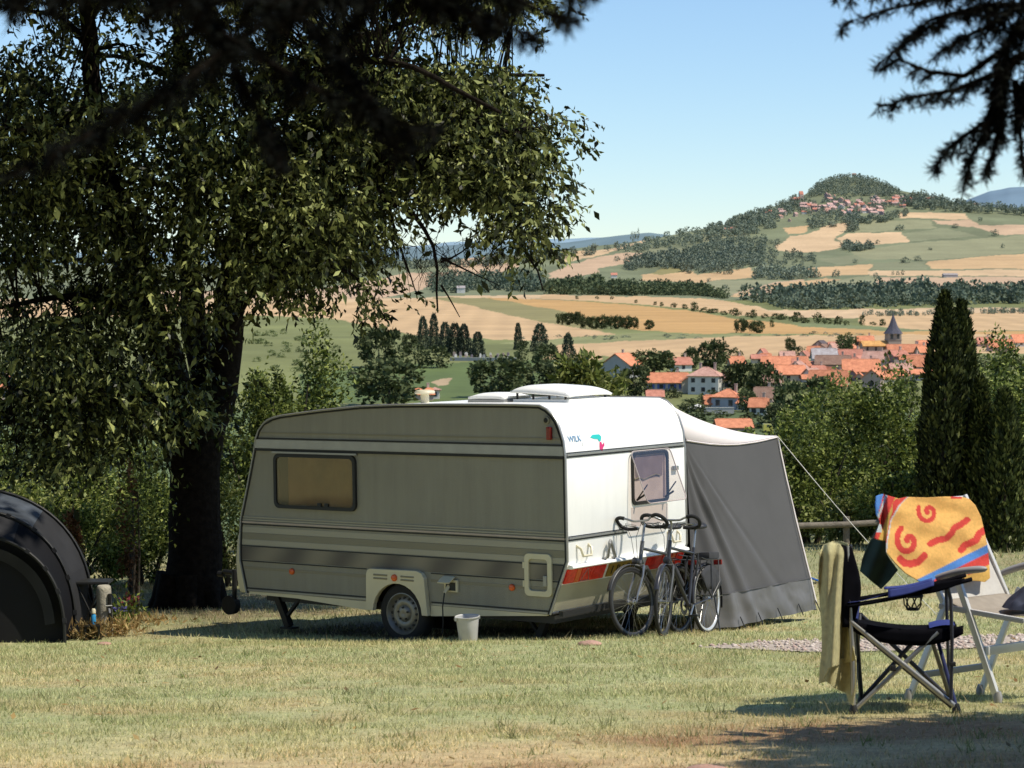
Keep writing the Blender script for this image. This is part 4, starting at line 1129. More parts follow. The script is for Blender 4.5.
def house(px, py, wpx, wallpx, roofpx, depth=.8, rot=0, kind='gable', wall='white', roof='orange', nwin=3, label='', name='house', storeys=1, chim=1, shutter=False, group=None, d=None, detail=True):
    d = d or terr_d(py)
    s = d / F
    b = at(px, py, d)
    L = wpx * s; H = wallpx * s; RR = roofpx * s; Wd = L * depth
    if rot in (90, -90): L, Wd = Wd, L
    t = empty(name, b - Vector((0, 0, 1.0)), rot=(0, 0, R(rot)), label=label, cat='house' if name == 'house' else name.replace('_', ' '), group=group)
    H += 1.0
    x, y = L / 2, Wd / 2
    mb = MB()
    vs = [(-x, -y, 0), (x, -y, 0), (x, y, 0), (-x, y, 0), (-x, -y, H), (x, -y, H), (x, y, H), (-x, y, H)]
    fs = [(0, 1, 5, 4), (1, 2, 6, 5), (2, 3, 7, 6), (3, 0, 4, 7)]
    if kind == 'gable':
        vs += [(-x, 0, H + RR - .1), (x, 0, H + RR - .1)]; fs += [(3, 0, 4, 8, 7), (1, 2, 6, 9, 5)]; fs.remove((3, 0, 4, 7)); fs.remove((1, 2, 6, 5))
    mb.add(vs, fs); mb.build('wall', WM[wall], t, 30)
    ov = .35; th = .22
    rb = MB()
    def slab(q):
        n = (Vector(q[1]) - Vector(q[0])).cross(Vector(q[2]) - Vector(q[0])).normalized()
        if n.z < 0: n = -n
        q = [Vector(p) for p in q]; k = len(q)
        rb.add([p + n * .02 for p in q] + [p + n * th for p in q], [tuple(range(k)), tuple(range(k, 2 * k))] + [(i, (i + 1) % k, k + (i + 1) % k, k + i) for i in range(k)])
    sl_ = RR / y
    if kind == 'gable':
        for sg in (-1, 1): slab([(-x - ov, sg * (y + ov), H - sl_ * ov), (x + ov, sg * (y + ov), H - sl_ * ov), (x + ov, 0, H + RR), (-x - ov, 0, H + RR)])
    elif kind == 'hip':
        rx = max(x - y, .05)
        for sg in (-1, 1):
            slab([(-x - ov, sg * (y + ov), H - .1), (x + ov, sg * (y + ov), H - .1), (rx, 0, H + RR), (-rx, 0, H + RR)])
            slab([(sg * (x + ov), -y - ov, H - .1), (sg * (x + ov), y + ov, H - .1), (sg * rx, 0, H + RR)])
    else:  # shed: falls towards the viewer
        slab([(-x - ov, -y - ov, H), (x + ov, -y - ov, H), (x + ov, y + ov, H + RR), (-x - ov, y + ov, H + RR)])
    if kind in ('gable', 'hip') and detail:
        rb.tube([(-x if kind == 'gable' else -max(x - y, .05), 0, H + RR + th * .8), (x if kind == 'gable' else max(x - y, .05), 0, H + RR + th * .8)], .16, 6)
    ro = rb.build('roof', RM[roof], t, 30)
    for c in range(chim if detail else 0):
        cb = MB(); cx = x * (.55 if c == 0 else -.4)
        cb.box((cx, y * .2, H + RR * .9 + .5), (.55, .5, 1.8)); cb.box((cx, y * .2, H + RR * .9 + 1.46), (.7, .65, .14))
        cb.build('chimney', WM['pink'], ro, 30)
    # windows on the wall that faces the viewer and on the side to the right
    rr_ = R(rot)
    faces = []
    for nx, ny, hw, off in ((0, -1, x, y), (0, 1, x, y), (1, 0, y, x), (-1, 0, y, x)):
        wx, wy = nx * math.cos(rr_) - ny * math.sin(rr_), nx * math.sin(rr_) + ny * math.cos(rr_)
        if wy < -.25: faces.append((nx, ny, hw, off))
    if nwin:
        for nx, ny, hw, off in faces:
            n = max(1, int(round(nwin * hw / max(x, y))))
            for st in range(storeys):
                zc = 1.0 + (H - 1.0) * (st + .55) / storeys
                for i in range(n):
                    u = -hw + 2 * hw * (i + .5) / n
                    ww = min(.95, 1.1 * hw / n); wh = min(1.35, (H - 1) / storeys * .48)
                    Mx = Matrix(((-ny, nx, 0), (nx, ny, 0), (0, 0, 1))).transposed() if False else None
                    c = Vector((nx * (off + .02) + (-ny) * u, ny * (off + .02) + nx * u, zc))
                    wb = MB()
                    dims = (ww, .08, wh) if ny else (.08, ww, wh)
                    wb.box(c, dims)
                    wo = wb.build('window', M_WIN, t, 0)
                    if shutter:
                        sb = MB()
                        for e in (-1, 1):
                            cc = c + Vector((-ny, nx, 0)) * e * ww * .8 + Vector((nx, ny, 0)) * .04
                            sb.box(cc, (ww * .5, .06, wh * 1.05) if ny else (.06, ww * .5, wh * 1.05))
                        sb.build('shutter', M_SHUT, wo, 0)
    return t
H_ = house
H_(622, 377, 32, 12, 11, 1.0, 62, 'gable', 'grey', 'orange', 0, 'plain pale grey gable house with orange roof at the left end of the village')
H_(660, 366, 16, 5, 6, .7, 0, 'gable', 'pink', 'orange', 1, 'orange roof peeping over the leafy tree beside the grey gable house')
H_(681, 371, 18, 7, 6, .7, 20, 'gable', 'white', 'red', 1, 'low white house with orange roof left of the small dark tree')
H_(666, 391, 43, 9, 8.5, .5, 0, 'gable', 'grey', 'orange', 4, 'long orange-roofed house with grey wall and blue shutters', shutter=True)
H_(687.5, 393, 11, 12, 4, 1.2, 90, 'gable', 'cream', 'orange', 0, 'narrow cream end building joined between the long house and the hipped house', chim=0)
H_(706, 394, 31, 18, 8, .8, -18, 'hip', 'white', 'pink', 3, 'two-storey white house with weathered hipped roof and dark windows', storeys=2, chim=2)
H_(728, 391, 14, 12, 5, 1.0, -18, 'gable', 'cream', 'pink', 1, 'cream wing at the right of the hipped white house', chim=0)
H_(728, 409, 27, 12, 7, .85, -25, 'hip', 'blue', 'orange', 2, 'small villa with orange hipped roof and bluish shaded wall')
H_(709, 409, 9, 7, 6, .8, 10, 'gable', 'pink', 'orange', 0, 'tiny orange-roofed annex left of the bluish villa', chim=0)
H_(743, 410, 10, 6, 3.5, 1.0, -20, 'shed', 'white', 'orange', 0, 'white lean-to with orange roof at the right of the bluish villa', chim=0)
H_(759, 416, 17, 10, 7, .8, -15, 'gable', 'white', 'orange', 2, 'white-walled house with orange roof below the brown roof')
H_(764, 402, 18, 5, 9, .9, -12, 'gable', 'pink', 'brown', 0, 'house with old brown roof right of the pale village tree')
H_(733, 430, 34, 3, 7, .8, 4, 'gable', 'pink', 'orange', 0, 'orange roof just above the awning edge, nearest of the village', chim=0)
H_(736, 367, 15, 4, 6, .8, 15, 'gable', 'mauve', 'orange', 1, 'orange roof right of the large dark tree above the hipped house')
H_(655, 400, 16, 4, 5, .8, 0, 'gable', 'pink', 'red', 0, 'red-orange roof half hidden by the brownish tree', chim=0)
H_(776, 369, 28, 5, 7, .7, -8, 'gable', 'pink', 'orange', 2, 'wide orange roof at the left of the crowded roofs, beside the bush')
H_(786, 380, 36, 6, 8, .7, 5, 'gable', 'cream', 'orange', 3, 'long orange roof in front of the crowded roofs, left end')
H_(770, 386, 22, 4, 7, .8, -15, 'gable', 'pink', 'pink', 1, 'weathered roof in front of the long orange roof, beside the pale tree')
H_(821, 350, 15, 4.5, 4.5, .8, 62, 'gable', 'mauve', 'dark', 0, 'small dark gabled barn at the back of the roofs left of the church', chim=0)
H_(836, 350, 15, 3, 4.5, .7, 0, 'gable', 'pink', 'red', 1, 'red roof right of the small dark barn')
H_(824, 362, 24, 4, 9, .8, 0, 'gable', 'white', 'grey', 1, 'broad pale grey roof in the middle of the roofs')
H_(794, 366, 26, 3, 6, .7, 0, 'gable', 'pink', 'orange', 2, 'flat bright orange roof behind the weathered gable')
H_(798, 376, 22, 6, 8, .9, 68, 'gable', 'pink', 'pink', 1, 'weathered pink gable facing the viewer in the crowd of roofs')
H_(818, 373, 22, 6, 5, .7, 0, 'shed', 'white', 'orange', 2, 'white house with low orange roof below the broad grey roof')
H_(833, 373, 34, 9, 8, .6, -10, 'gable', 'mauve', 'brown', 2, 'long brown-roofed house with mauve shaded wall in the middle of the village', storeys=1)
H_(812, 381, 12, 8, 4, 1.0, 30, 'gable', 'white', 'pink', 0, 'small bright white gable wall among the roofs', chim=0)
H_(829, 390, 38, 5, 14, .8, -14, 'gable', 'cream', 'orange', 2, 'big orange roof at the front of the village above the thicket')
H_(861, 378, 36, 7, 11, .75, -6, 'gable', 'mauve', 'orange', 2, 'large orange-roofed house in the middle of the front row')
H_(873, 391, 20, 14, 7, .9, 72, 'gable', 'pink', 'orange', 1, 'pinkish tower-like gable house with a dark opening at the front of the village', chim=0)
H_(851, 361, 26, 4, 7, .7, 5, 'gable', 'white', 'red', 2, 'red roof left of and below the church nave')
H_(875, 365, 22, 5, 8, .8, -28, 'gable', 'dark', 'pink', 1, 'weathered roof with dark gable end below the church tower')
H_(897, 364, 18, 8, 5, .9, 25, 'gable', 'mauve', 'red', 1, 'house with mauve wall and red roof below the church tower')
H_(903, 365, 7, 6, 3, .9, 0, 'gable', 'white', 'orange', 0, 'tiny bright white house below the church tower', chim=0)
H_(906, 355, 38, 3, 7, .55, 0, 'gable', 'pink', 'orange', 3, 'long bright orange roof right of the church, in front of the wheat')
H_(922, 370, 30, 4, 10, .7, -8, 'gable', 'grey', 'orange', 2, 'wide orange roof directly left of the thujas')
H_(900, 378, 22, 4, 10, .8, 12, 'gable', 'cream', 'pink', 1, 'weathered ochre roof left of the roof beside the thujas')
H_(865, 346, 16, 5, 4.5, .7, 0, 'gable', 'dark', 'orange', 1, 'orange roof left of the church nave')
H_(921, 380, 20, 6, 4, .7, 0, 'gable', 'grey', 'orange', 2, 'grey-walled house at the foot of the thujas left side')
H_(787, 359, 14, 3, 4, .8, 0, 'gable', 'white', 'pink', 1, 'pale low house at the left rear of the roofs', chim=0)
H_(926, 349, 18, 4, 4, .8, 0, 'gable', 'pink', 'orange', 1, 'rearmost orange roof beside the thuja tops')
H_(915, 363, 14, 4, 4, .8, 40, 'gable', 'pink', 'red', 1, 'small red roof between the two long orange roofs right of the church')
H_(884, 382, 16, 4, 6, .8, 30, 'gable', 'cream', 'orange', 0, 'orange roof right behind the tower-like gable house', chim=0)
H_(1000, 351, 24, 4, 7, .7, 0, 'gable', 'pink', 'orange', 2, 'orange roofs right of the thujas')
H_(1024, 346, 26, 4, 7, .7, 10, 'gable', 'white', 'orange', 2, 'orange roof at the right edge of the picture')
H_(984, 346, 14, 3, 5, .8, 0, 'gable', 'pink', 'red', 1, 'small red roof just right of the thuja tops')
gv = random.Random(9)
for i in range(26):
    x = gv.uniform(806, 932); y = gv.uniform(349, 384)
    if abs(x - 893) < 11 and y < 358: continue
    H_(x, y, gv.uniform(9, 17), gv.uniform(2.5, 5), gv.uniform(3, 5.5), .8, gv.choice([0, 8, -14, 60, 75, -65, 25]), 'gable', gv.choice(['white', 'pink', 'cream', 'mauve', 'grey', 'white']), gv.choice(['orange', 'orange', 'red', 'pink', 'brown']), gv.choice([0, 1, 2]), 'small tiled house wedged among the crowded roofs of the village', group='small houses wedged among the crowded roofs', chim=gv.choice([0, 1]))
for i in range(9):
    x = gv.uniform(756, 806); y = gv.uniform(357, 380)
    H_(x, y, gv.uniform(9, 16), gv.uniform(3, 5), gv.uniform(3, 5), .8, gv.choice([0, 8, -14, 60, 75]), 'gable', gv.choice(['white', 'pink', 'cream']), gv.choice(['orange', 'red', 'pink']), 1, 'small orange-roofed house at the left edge of the crowded roofs', group='small houses at the left edge of the crowded roofs', chim=0)
# small buildings above the caravan roof and in the fields
H_(424, 399, 16, 5, 5, .9, 15, 'gable', 'pink', 'orange', 0, 'small orange-roofed house peeping over the caravan roof', d=540)
H_(435, 399, 9, 9, 2, 1.0, 0, 'hip', 'white', 'pink', 1, 'small white building peeping over the caravan roof', d=545, chim=0)
H_(461, 293, 8, 5, 2, .9, 0, 'gable', 'white', 'grey', 0, 'tiny white farm building in the dip behind the dead twigs', chim=0)
H_(614, 278, 6, 3, 2, .9, 0, 'gable', 'white', 'red', 0, 'tiny farmhouse at the left edge of the woods below the hill', chim=0)
H_(950, 277, 14, 2, 1.5, .7, 0, 'gable', 'grey', 'grey', 0, 'low grey farm shed in the fields below the hill', chim=0)
H_(-2, 395, 30, 8, 10, .8, 0, 'gable', 'pink', 'orange', 0, 'orange roof glimpsed through the boughs at the far left', d=520)

# church: nave, tower, flared spire
def church():
    d = terr_d(352); s = d / F
    b = at(893, 352, d)
    t = empty('church', b - Vector((0, 0, 1)), rot=(0, 0, R(8)), label='stone village church with dark slate flared spire rising above the roofs', cat='church')
    w = 13.2 * s; hw = w / 2; Ht = 18.5 * s + 1
    mb = MB(); mb.box((0, 0, Ht / 2), (w, w, Ht)); mb.box((0, 0, Ht - 6.2 * s), (w + .3, w + .3, .25)); mb.build('tower', WM['stone'], t, 0)
    sp = MB()
    prof = [(hw * 1.38, Ht - .1), (hw * 1.22, Ht + 1.2 * s), (hw * .82, Ht + 5.0 * s), (hw * .60, Ht + 8 * s), (hw * .30, Ht + 14.0 * s), (.10, Ht + 18.8 * s)]
    sp.lathe([(r * 1.08, z) for r, z in prof], 8, Matrix.Rotation(PI / 8, 4, 'Z')); sp.build('spire', RM['slate'], t, 20)
    cr = MB(); cr.tube([(0, 0, Ht + 18.6 * s), (0, 0, Ht + 21 * s)], .06, 5); cr.tube([(-.5, 0, Ht + 20 * s), (.5, 0, Ht + 20 * s)], .05, 5); cr.build('cross', RM['slate'], t, 0)
    for e in (-.25, .25):
        for ax in (0, 1):
            wb = MB(); wp = []
            cx = e * w; z0, z1 = Ht - 5.3 * s, Ht - 1.4 * s
            c = (cx, -hw - .04, (z0 + z1) / 2) if ax == 0 else (hw + .04, cx, (z0 + z1) / 2)
            wb.box(c, (w * .2, .1, z1 - z0) if ax == 0 else (.1, w * .2, z1 - z0)); wb.tube([(c[0], c[1] - (.05 if ax == 0 else 0), z1), (c[0], c[1] + .05, z1)] if ax == 0 else [(c[0] - .05, c[1], z1), (c[0] + .05, c[1], z1)], w * .1, 10)
            wb.build('belfry_opening', M_WIN, t, 0)
    nv_ = MB(); Ln = 26 * s
    x0 = -hw - Ln; hy = 6.5 * s; Hn = 6 * s + 1
    nv_.add([(x0, -hy, 0), (-hw - .02, -hy, 0), (-hw - .02, hy, 0), (x0, hy, 0), (x0, -hy, Hn), (-hw - .02, -hy, Hn), (-hw - .02, hy, Hn), (x0, hy, Hn), (x0, 0, Hn + 4.5 * s), (-hw - .02, 0, Hn + 4.5 * s)],
            [(0, 1, 5, 4), (3, 0, 4, 8, 7), (1, 2, 6, 9, 5), (2, 3, 7, 6)])
    nv_.build('nave', WM['stone'], t, 0)
    nr = MB()
    for sg in (-1, 1): nr.add([(x0 - .3, sg * (hy + .4), Hn - .1), (-hw - .02, sg * (hy + .4), Hn - .1), (-hw - .02, 0, Hn + 4.8 * s), (x0 - .3, 0, Hn + 4.8 * s)], [(0, 1, 2, 3)])
    solid(nr.build('nave_roof', RM['ochre'], t, 0), .25, 1)
    for i in range(3):
        wb = MB(); wb.box((x0 + Ln * (i + .5) / 3, -hy - .03, Hn * .6), (.7, .08, 2.0)); wb.build('window', M_WIN, t, 0)
church()

# white garden canopy, garden wall, cemetery
def simple_thing(name, label, cat, loc, rot=0, group=None): return empty(name, loc, (0, 0, R(rot)), label, cat, group)
d_ = terr_d(411); b = at(697, 411, d_); s = d_ / F
t = simple_thing('garden_canopy', 'white pointed garden canopy left of the bluish villa', 'canopy', b)
mb = MB(); mb.add([(-9 * s, -2.5, 3 * s), (9 * s, -2.5, 3 * s), (9 * s, 2.5, 3 * s), (-9 * s, 2.5, 3 * s), (1 * s, 0, 7 * s)], [(0, 1, 4), (1, 2, 4), (2, 3, 4), (3, 0, 4)]); solid(mb.build('cover', WM['white'], t, 0), .05)
for i in (-1, 1):
    for j in (-1, 1):
        mb = MB(); mb.tube([(i * 8.6 * s, j * 2.3, -.3), (i * 8.6 * s, j * 2.3, 3.1 * s)], .06, 6); mb.build('pole', M_TRIM, t, 30)
def wall_run(name, label, pts, hpx, th, m, cat='wall'):
    b0 = terr_pt(*pts[0]); t = simple_thing(name, label, cat, b0)
    mb = MB(); cp = MB()
    for (a, b_) in zip(pts[:-1], pts[1:]):
        A = terr_pt(*a); B = terr_pt(*b_); h = hpx * terr_d(a[1]) / F
        dx = (B - A); L = dx.length; ang = math.atan2(dx.y, dx.x)
        Mr = Matrix.Rotation(ang, 3, 'Z')
        mid = (A + B) / 2 - b0
        mb.box(mid + Vector((0, 0, h / 2 - .4)), (L, th, h + .8), Mr); cp.box(mid + Vector((0, 0, h + .06)), (L + .02, th + .16, .12), Mr)
    mb.build('masonry', m, t, 0); cp.build('coping', M_TRIM, t, 0)
    return t
wall_run('garden_wall', 'grey garden wall below the bluish villa', [(704, 414), (734, 414)], 6, .4, WM['grey'])
wall_run('cemetery_wall', 'long low grey cemetery wall above the caravan roof', [(450, 361.5), (516, 362.5)], 4.2, .4, WM['grey'])
for i in range(20):
    x = 455 + (i % 10) * 6 + random.uniform(-1.5, 1.5); y = 358.8 - 2.0 * (i // 10)
    b = terr_pt(x, y); s = terr_d(y) / F
    t = simple_thing('gravestone', 'pale gravestone standing behind the low cemetery wall', 'gravestone', b, random.uniform(-15, 15), 'gravestones of the cemetery')
    h = random.uniform(3.2, 5.4) * s; w = random.uniform(1.6, 3.2) * s
    mb = MB(); mb.prism([(-w / 2, -.3), (w / 2, -.3), (w / 2, h * .75), (w * .3, h), (-w * .3, h), (-w / 2, h * .75)], lambda a, c, hh: (a, hh, c), -.12, .12)
    mb.build('slab', [WM['white'], WM['grey'], WM['pink'], WM['mauve']][i % 4], t, 0)
    mb = MB(); mb.box((0, -.9, .08), (w * .9, 1.6, .5)); mb.build('tomb', [WM['grey'], WM['dark'], WM['white']][i % 3], t, 0)
# yellow van behind the trees
d_ = terr_d(428) if False else 300; b = at(768, 432, d_); s = d_ / F
t = simple_thing('yellow_van', 'small yellow vehicle half hidden by dark trees beyond the awning', 'van', b, 0)
M_YEL = mat('yellow_paint', (.55, .48, .10), rough=.35); M_TYRE = mat('tyre_rubber', (.018, .018, .018), rough=.85, var=.3)
mb = MB(); mb.prism([(-5 * s, 1.2 * s), (5 * s, 1.2 * s), (5 * s, 4 * s), (4 * s, 4.6 * s), (3 * s, 8 * s), (-4.7 * s, 8.2 * s), (-5 * s, 7.5 * s)], lambda a, c, h: (a, h, c), -.6, .6); mb.build('body', M_YEL, t, 0)
mb = MB(); mb.box((3.2 * s, 0, 6.2 * s), (.2, 1.0, 2 * s)); mb.box((.5 * s, -.61, 6.4 * s), (4 * s, .03, 2 * s)); mb.build('window', M_WIN, t, 0)
for e in (-1, 1):
    mb = MB(); mb.tube([(e * 3 * s, -.64, 1.1 * s), (e * 3 * s, .64, 1.1 * s)], 1.1 * s, 14); mb.build('wheel', M_TYRE, t, 40)

# hilltop village: small houses climbing the hill
def hill_house(x, y, w, h, wall, roof, label, group, rot):
    d = terr_d(y); s = d / F; b = at(x, y, d)
    L = w * s; H = h * s; y_ = L * .4
    me, mats = HM[(wall, roof)]
    o = bpy.data.objects.new('hill_house', me); link(o)
    o.location = b - Vector((0, 0, .5)); o.rotation_euler = (0, 0, R(rot)); o.scale = (L, L * .8, H)
    tag(o, label, 'house', group)
HM = {}
for wl in ('white', 'pink', 'mauve', 'cream'):
    for rf in ('red', 'pink', 'brown', 'hazed'):
        mb = MB()
        mb.add([(-.5, -.5, -.3), (.5, -.5, -.3), (.5, .5, -.3), (-.5, .5, -.3), (-.5, -.5, .62), (.5, -.5, .62), (.5, .5, .62), (-.5, .5, .62), (-.5, 0, 1), (.5, 0, 1)], [(0, 1, 5, 4), (1, 2, 6, 9, 5), (2, 3, 7, 6), (3, 0, 4, 8, 7)])
        mb.cur = 1; mb.add([(-.54, -.56, .60), (.54, -.56, .60), (.54, 0, 1.03), (-.54, 0, 1.03)], [(0, 1, 2, 3)]); mb.add([(-.54, .56, .60), (.54, .56, .60), (.54, 0, 1.03), (-.54, 0, 1.03)], [(0, 1, 2, 3)])
        mb.cur = 2
        for wx in (-.28, .05, .3): mb.box((wx, -.505, .3), (.1, .02, .26))
        o = mb.build('hill_house', [WM[wl], RM[rf], M_WIN], None, 0); HM[(wl, rf)] = (o.data, None); bpy.data.objects.remove(o)
gh = random.Random(4)
def hv(n, box, label, group):
    for _ in range(n):
        x = gh.uniform(box[0], box[1]); y = box[2] + (box[3] - box[2]) * gh.random()
        w = gh.uniform(3.4, 7.5); h = gh.uniform(3.0, 5.2)
        hill_house(x, y, w, h, gh.choice(['white', 'pink', 'mauve', 'cream', 'pink']), gh.choice(['red', 'pink', 'hazed', 'hazed', 'hazed']), label, group, gh.choice([0, 15, -20, 70, 40]))
hv(26, (800, 842, 205, 214), 'tiny pale house in the left half of the hilltop village', 'houses in the left half of the hilltop village')
hv(30, (842, 882, 203, 216), 'tiny reddish house in the middle of the hilltop village', 'houses in the middle of the hilltop village')
hv(26, (868, 912, 198, 208), 'tiny house in the upper right row of the hilltop village', 'houses in the upper right of the hilltop village')
hv(5, (822, 842, 197, 202), 'tiny red-roofed house just under the hilltop wood', 'houses just under the hilltop wood')
hv(6, (780, 796, 210, 222), 'tiny red house on the wooded left flank of the hill', 'houses on the left flank of the hill')
hill_house(797, 203, 6, 6, 'pink', 'red', 'red-roofed house alone on the left spur of the hilltop', None, 0)
hill_house(801, 199, 4, 8, 'pink', 'red', 'small tower standing on the left spur of the hilltop', None, 20)
hill_house(793, 201, 5, 4, 'white', 'red', 'lower house at the outer end of the left spur of the hilltop', None, 0)
hill_house(854, 175.5, 4, 2.5, 'cream', 'brown', 'ruined building on the very top of the hill', None, 0)
for x, y in ((726, 231), (732, 230), (766, 215), (769, 213)):
    hill_house(x, y, 5, 3.5, 'pink', 'red', 'tiny house on the wooded left shoulder of the hill', 'houses on the wooded shoulder of the hill', 0)
for x, y in ((928, 200), (934, 200), (975, 206)):
    hill_house(x, y, 5, 3.2, 'pink', 'red', 'tiny house on the ridge right of the hilltop village', 'houses on the ridge right of the hilltop village', 0)

# ================================================================== THE CARAVAN
M_CWHITE = mat('caravan_white', (.93, .92, .87), rough=.35, var=.03, nscale=2, bump=.12, bscale=140)
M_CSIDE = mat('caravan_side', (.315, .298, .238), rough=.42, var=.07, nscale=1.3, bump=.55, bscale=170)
def weather(m, amt, streak):
    """rain streaks and dull patches running down the panels"""
    t = m.node_tree; b = t.nodes['Principled BSDF']; src = b.inputs['Base Color'].links[0].from_socket
    tc = t.nodes.new('ShaderNodeTexCoord'); mp = t.nodes.new('ShaderNodeMapping'); mp.inputs['Scale'].default_value = (streak, streak, .5)
    n = t.nodes.new('ShaderNodeTexNoise'); n.inputs['Scale'].default_value = 1.6; n.inputs['Detail'].default_value = 7; n.inputs['Roughness'].default_value = .7
    t.links.new(tc.outputs['Object'], mp.inputs['Vector']); t.links.new(mp.outputs['Vector'], n.inputs['Vector'])
    mr = t.nodes.new('ShaderNodeMapRange'); mr.inputs['From Min'].default_value = .35; mr.inputs['From Max'].default_value = .65; mr.inputs['To Min'].default_value = 1 - amt; mr.inputs['To Max'].default_value = 1.04
    t.links.new(n.outputs['Fac'], mr.inputs['Value'])
    vm = t.nodes.new('ShaderNodeVectorMath'); vm.operation = 'SCALE'; t.links.new(src, vm.inputs[0]); t.links.new(mr.outputs['Result'], vm.inputs['Scale']); t.links.new(vm.outputs['Vector'], b.inputs['Base Color'])
    # gentle oil-canning of the sheet metal
    n3 = t.nodes.new('ShaderNodeTexNoise'); n3.inputs['Scale'].default_value = 1.1; n3.inputs['Detail'].default_value = 1
    t.links.new(tc.outputs['Object'], n3.inputs['Vector'])
    bp = t.nodes.new('ShaderNodeBump'); bp.inputs['Strength'].default_value = .35; bp.inputs['Distance'].default_value = .05
    old = b.inputs['Normal'].links[0].from_socket if b.inputs['Normal'].links else None
    t.links.new(n3.outputs['Fac'], bp.inputs['Height'])
    if old: t.links.new(old, bp.inputs['Normal'])
    t.links.new(bp.outputs['Normal'], b.inputs['Normal'])
weather(M_CSIDE, .10, 5); weather(M_CWHITE, .03, 4)
M_CSIDE2 = mat('caravan_band_light', (.40, .37, .285), rough=.45, var=.05, nscale=1.3, bump=.3, bscale=170)
M_CBAND = mat('caravan_band_tan', (.25, .225, .155), rough=.45, var=.05, nscale=1.3, bump=.3, bscale=170)
M_CREAM = mat('cream_plastic', (.66, .60, .42), rough=.4, var=.04)
M_BLACK = mat('black_rubber', (.014, .014, .013), rough=.6, var=.2)
M_STEEL = mat('dull_steel', (.32, .32, .31), rough=.4, metal=.8, var=.15, nscale=20)
M_ALU = mat('aluminium_trim', (.32, .32, .31), rough=.35, metal=.5, var=.08)
M_DSTEEL = mat('dark_steel', (.016, .016, .015), rough=.55, metal=.3, var=.3)
M_ORANGE = mat('orange_lens', (.72, .12, .02), rough=.2, var=.1)
M_RED = mat('red_lens', (.75, .03, .015), rough=.15, var=.2, nscale=30)
M_DRED = mat('dark_red_lens', (.22, .01, .01), rough=.15, var=.2, nscale=30)
M_PLATE = mat('yellow_plate', (.30, .18, .016), rough=.4, var=.08)
M_CURT = mat('brown_curtain', (.17, .092, .032), rough=.9, var=.2, nscale=4)
M_LINER = mat('pale_blind', (.50, .44, .42), rough=.8, var=.12, nscale=5)
M_MAUVE = mat('mauve_curtain', (.20, .165, .18), rough=.8, var=.2, nscale=5)
def band_mat():
    m, t, b = nt('decor_band')
    tc = t.nodes.new('ShaderNodeTexCoord'); mp = t.nodes.new('ShaderNodeMapping')
    mp.inputs['Rotation'].default_value = (0, R(35), 0)
    w = t.nodes.new('ShaderNodeTexWave'); w.inputs['Scale'].default_value = .55; w.inputs['Distortion'].default_value = 2.5; w.inputs['Detail'].default_value = 2
    rp = t.nodes.new('ShaderNodeValToRGB'); rp.color_ramp.elements[0].color = (.10, .085, .07, 1); rp.color_ramp.elements[1].color = (.24, .21, .155, 1)
    t.links.new(tc.outputs['Object'], mp.inputs['Vector']); t.links.new(mp.outputs['Vector'], w.inputs['Vector']); t.links.new(w.outputs['Fac'], rp.inputs['Fac'])
    t.links.new(rp.outputs['Color'], b.inputs['Base Color']); b.inputs['Roughness'].default_value = .45
    return m
M_DECOR = band_mat()
def glass_mat(name, tint=(1, 1, 1), fac=.2):
    m, t, b = nt(name)
    b.inputs['Base Color'].default_value = (*tint, 1); b.inputs['Roughness'].default_value = .05
    tr = t.nodes.new('ShaderNodeBsdfTransparent'); tr.inputs['Color'].default_value = (*tint, 1)
    mx = t.nodes.new('ShaderNodeMixShader'); mx.inputs['Fac'].default_value = fac
    gl = t.nodes.new('ShaderNodeBsdfGlossy'); gl.inputs['Roughness'].default_value = .05
    lw = t.nodes.new('ShaderNodeLayerWeight'); lw.inputs['Blend'].default_value = .25
    ad = t.nodes.new('ShaderNodeMath'); ad.operation = 'MULTIPLY_ADD'; ad.inputs[1].default_value = .3; ad.inputs[2].default_value = fac * .3
    t.links.new(lw.outputs['Facing'], ad.inputs[0]); t.links.new(ad.outputs[0], mx.inputs['Fac'])
    t.links.new(tr.outputs['BSDF'], mx.inputs[1]); t.links.new(gl.outputs['BSDF'], mx.inputs[2])
    t.links.new(mx.outputs['Shader'], t.nodes['Material Output'].inputs['Surface'])
    return m
M_GLASS = glass_mat('window_glass', (.93, .9, .84), .1)
M_ACRYL = glass_mat('acrylic_flap', (.95, .90, .86), .02)

YAW = .6537; CW = 2.07
CAR_LOC = Vector((.544, 22.087, -3.385 + CAMZ)); CAR_ROT = (-.0049, .0178, PI - YAW)
CARM = Matrix.Translation(CAR_LOC) @ Matrix.Rotation(CAR_ROT[2], 4, 'Z') @ Matrix.Rotation(CAR_ROT[1], 4, 'Y') @ Matrix.Rotation(CAR_ROT[0], 4, 'X')
def car_w(x, Y, z): return CARM @ Vector((x, -Y, z))
OUT_R = [(.212, .415), (-.005, .936), (0, 1.915), (.02, 2.088), (.067, 2.22), (.1, 2.285), (.147, 2.34), (.21, 2.39), (.295, 2.424)]
OUT_T = [(.6, 2.428), (1.03, 2.428), (1.6, 2.424), (2.13, 2.415), (2.59, 2.397), (3.143, 2.349), (3.493, 2.311), (3.70, 2.287), (3.818, 2.262)]
OUT_F = [(3.895, 2.235), (3.955, 2.195), (4.02, 2.13), (4.062, 2.04), (4.085, 1.927), (4.193, 1.547), (4.304, 1.183), (4.326, .894), (4.327, .74), (4.24, .391)]
OUTLINE = OUT_R + OUT_T + OUT_F
ARCH = [(2.47, .40)] + [(2.075 + .39 * math.cos(a), .30 + .345 * math.sin(a)) for a in np.linspace(.25, PI - .25, 12)] + [(1.68, .405)]
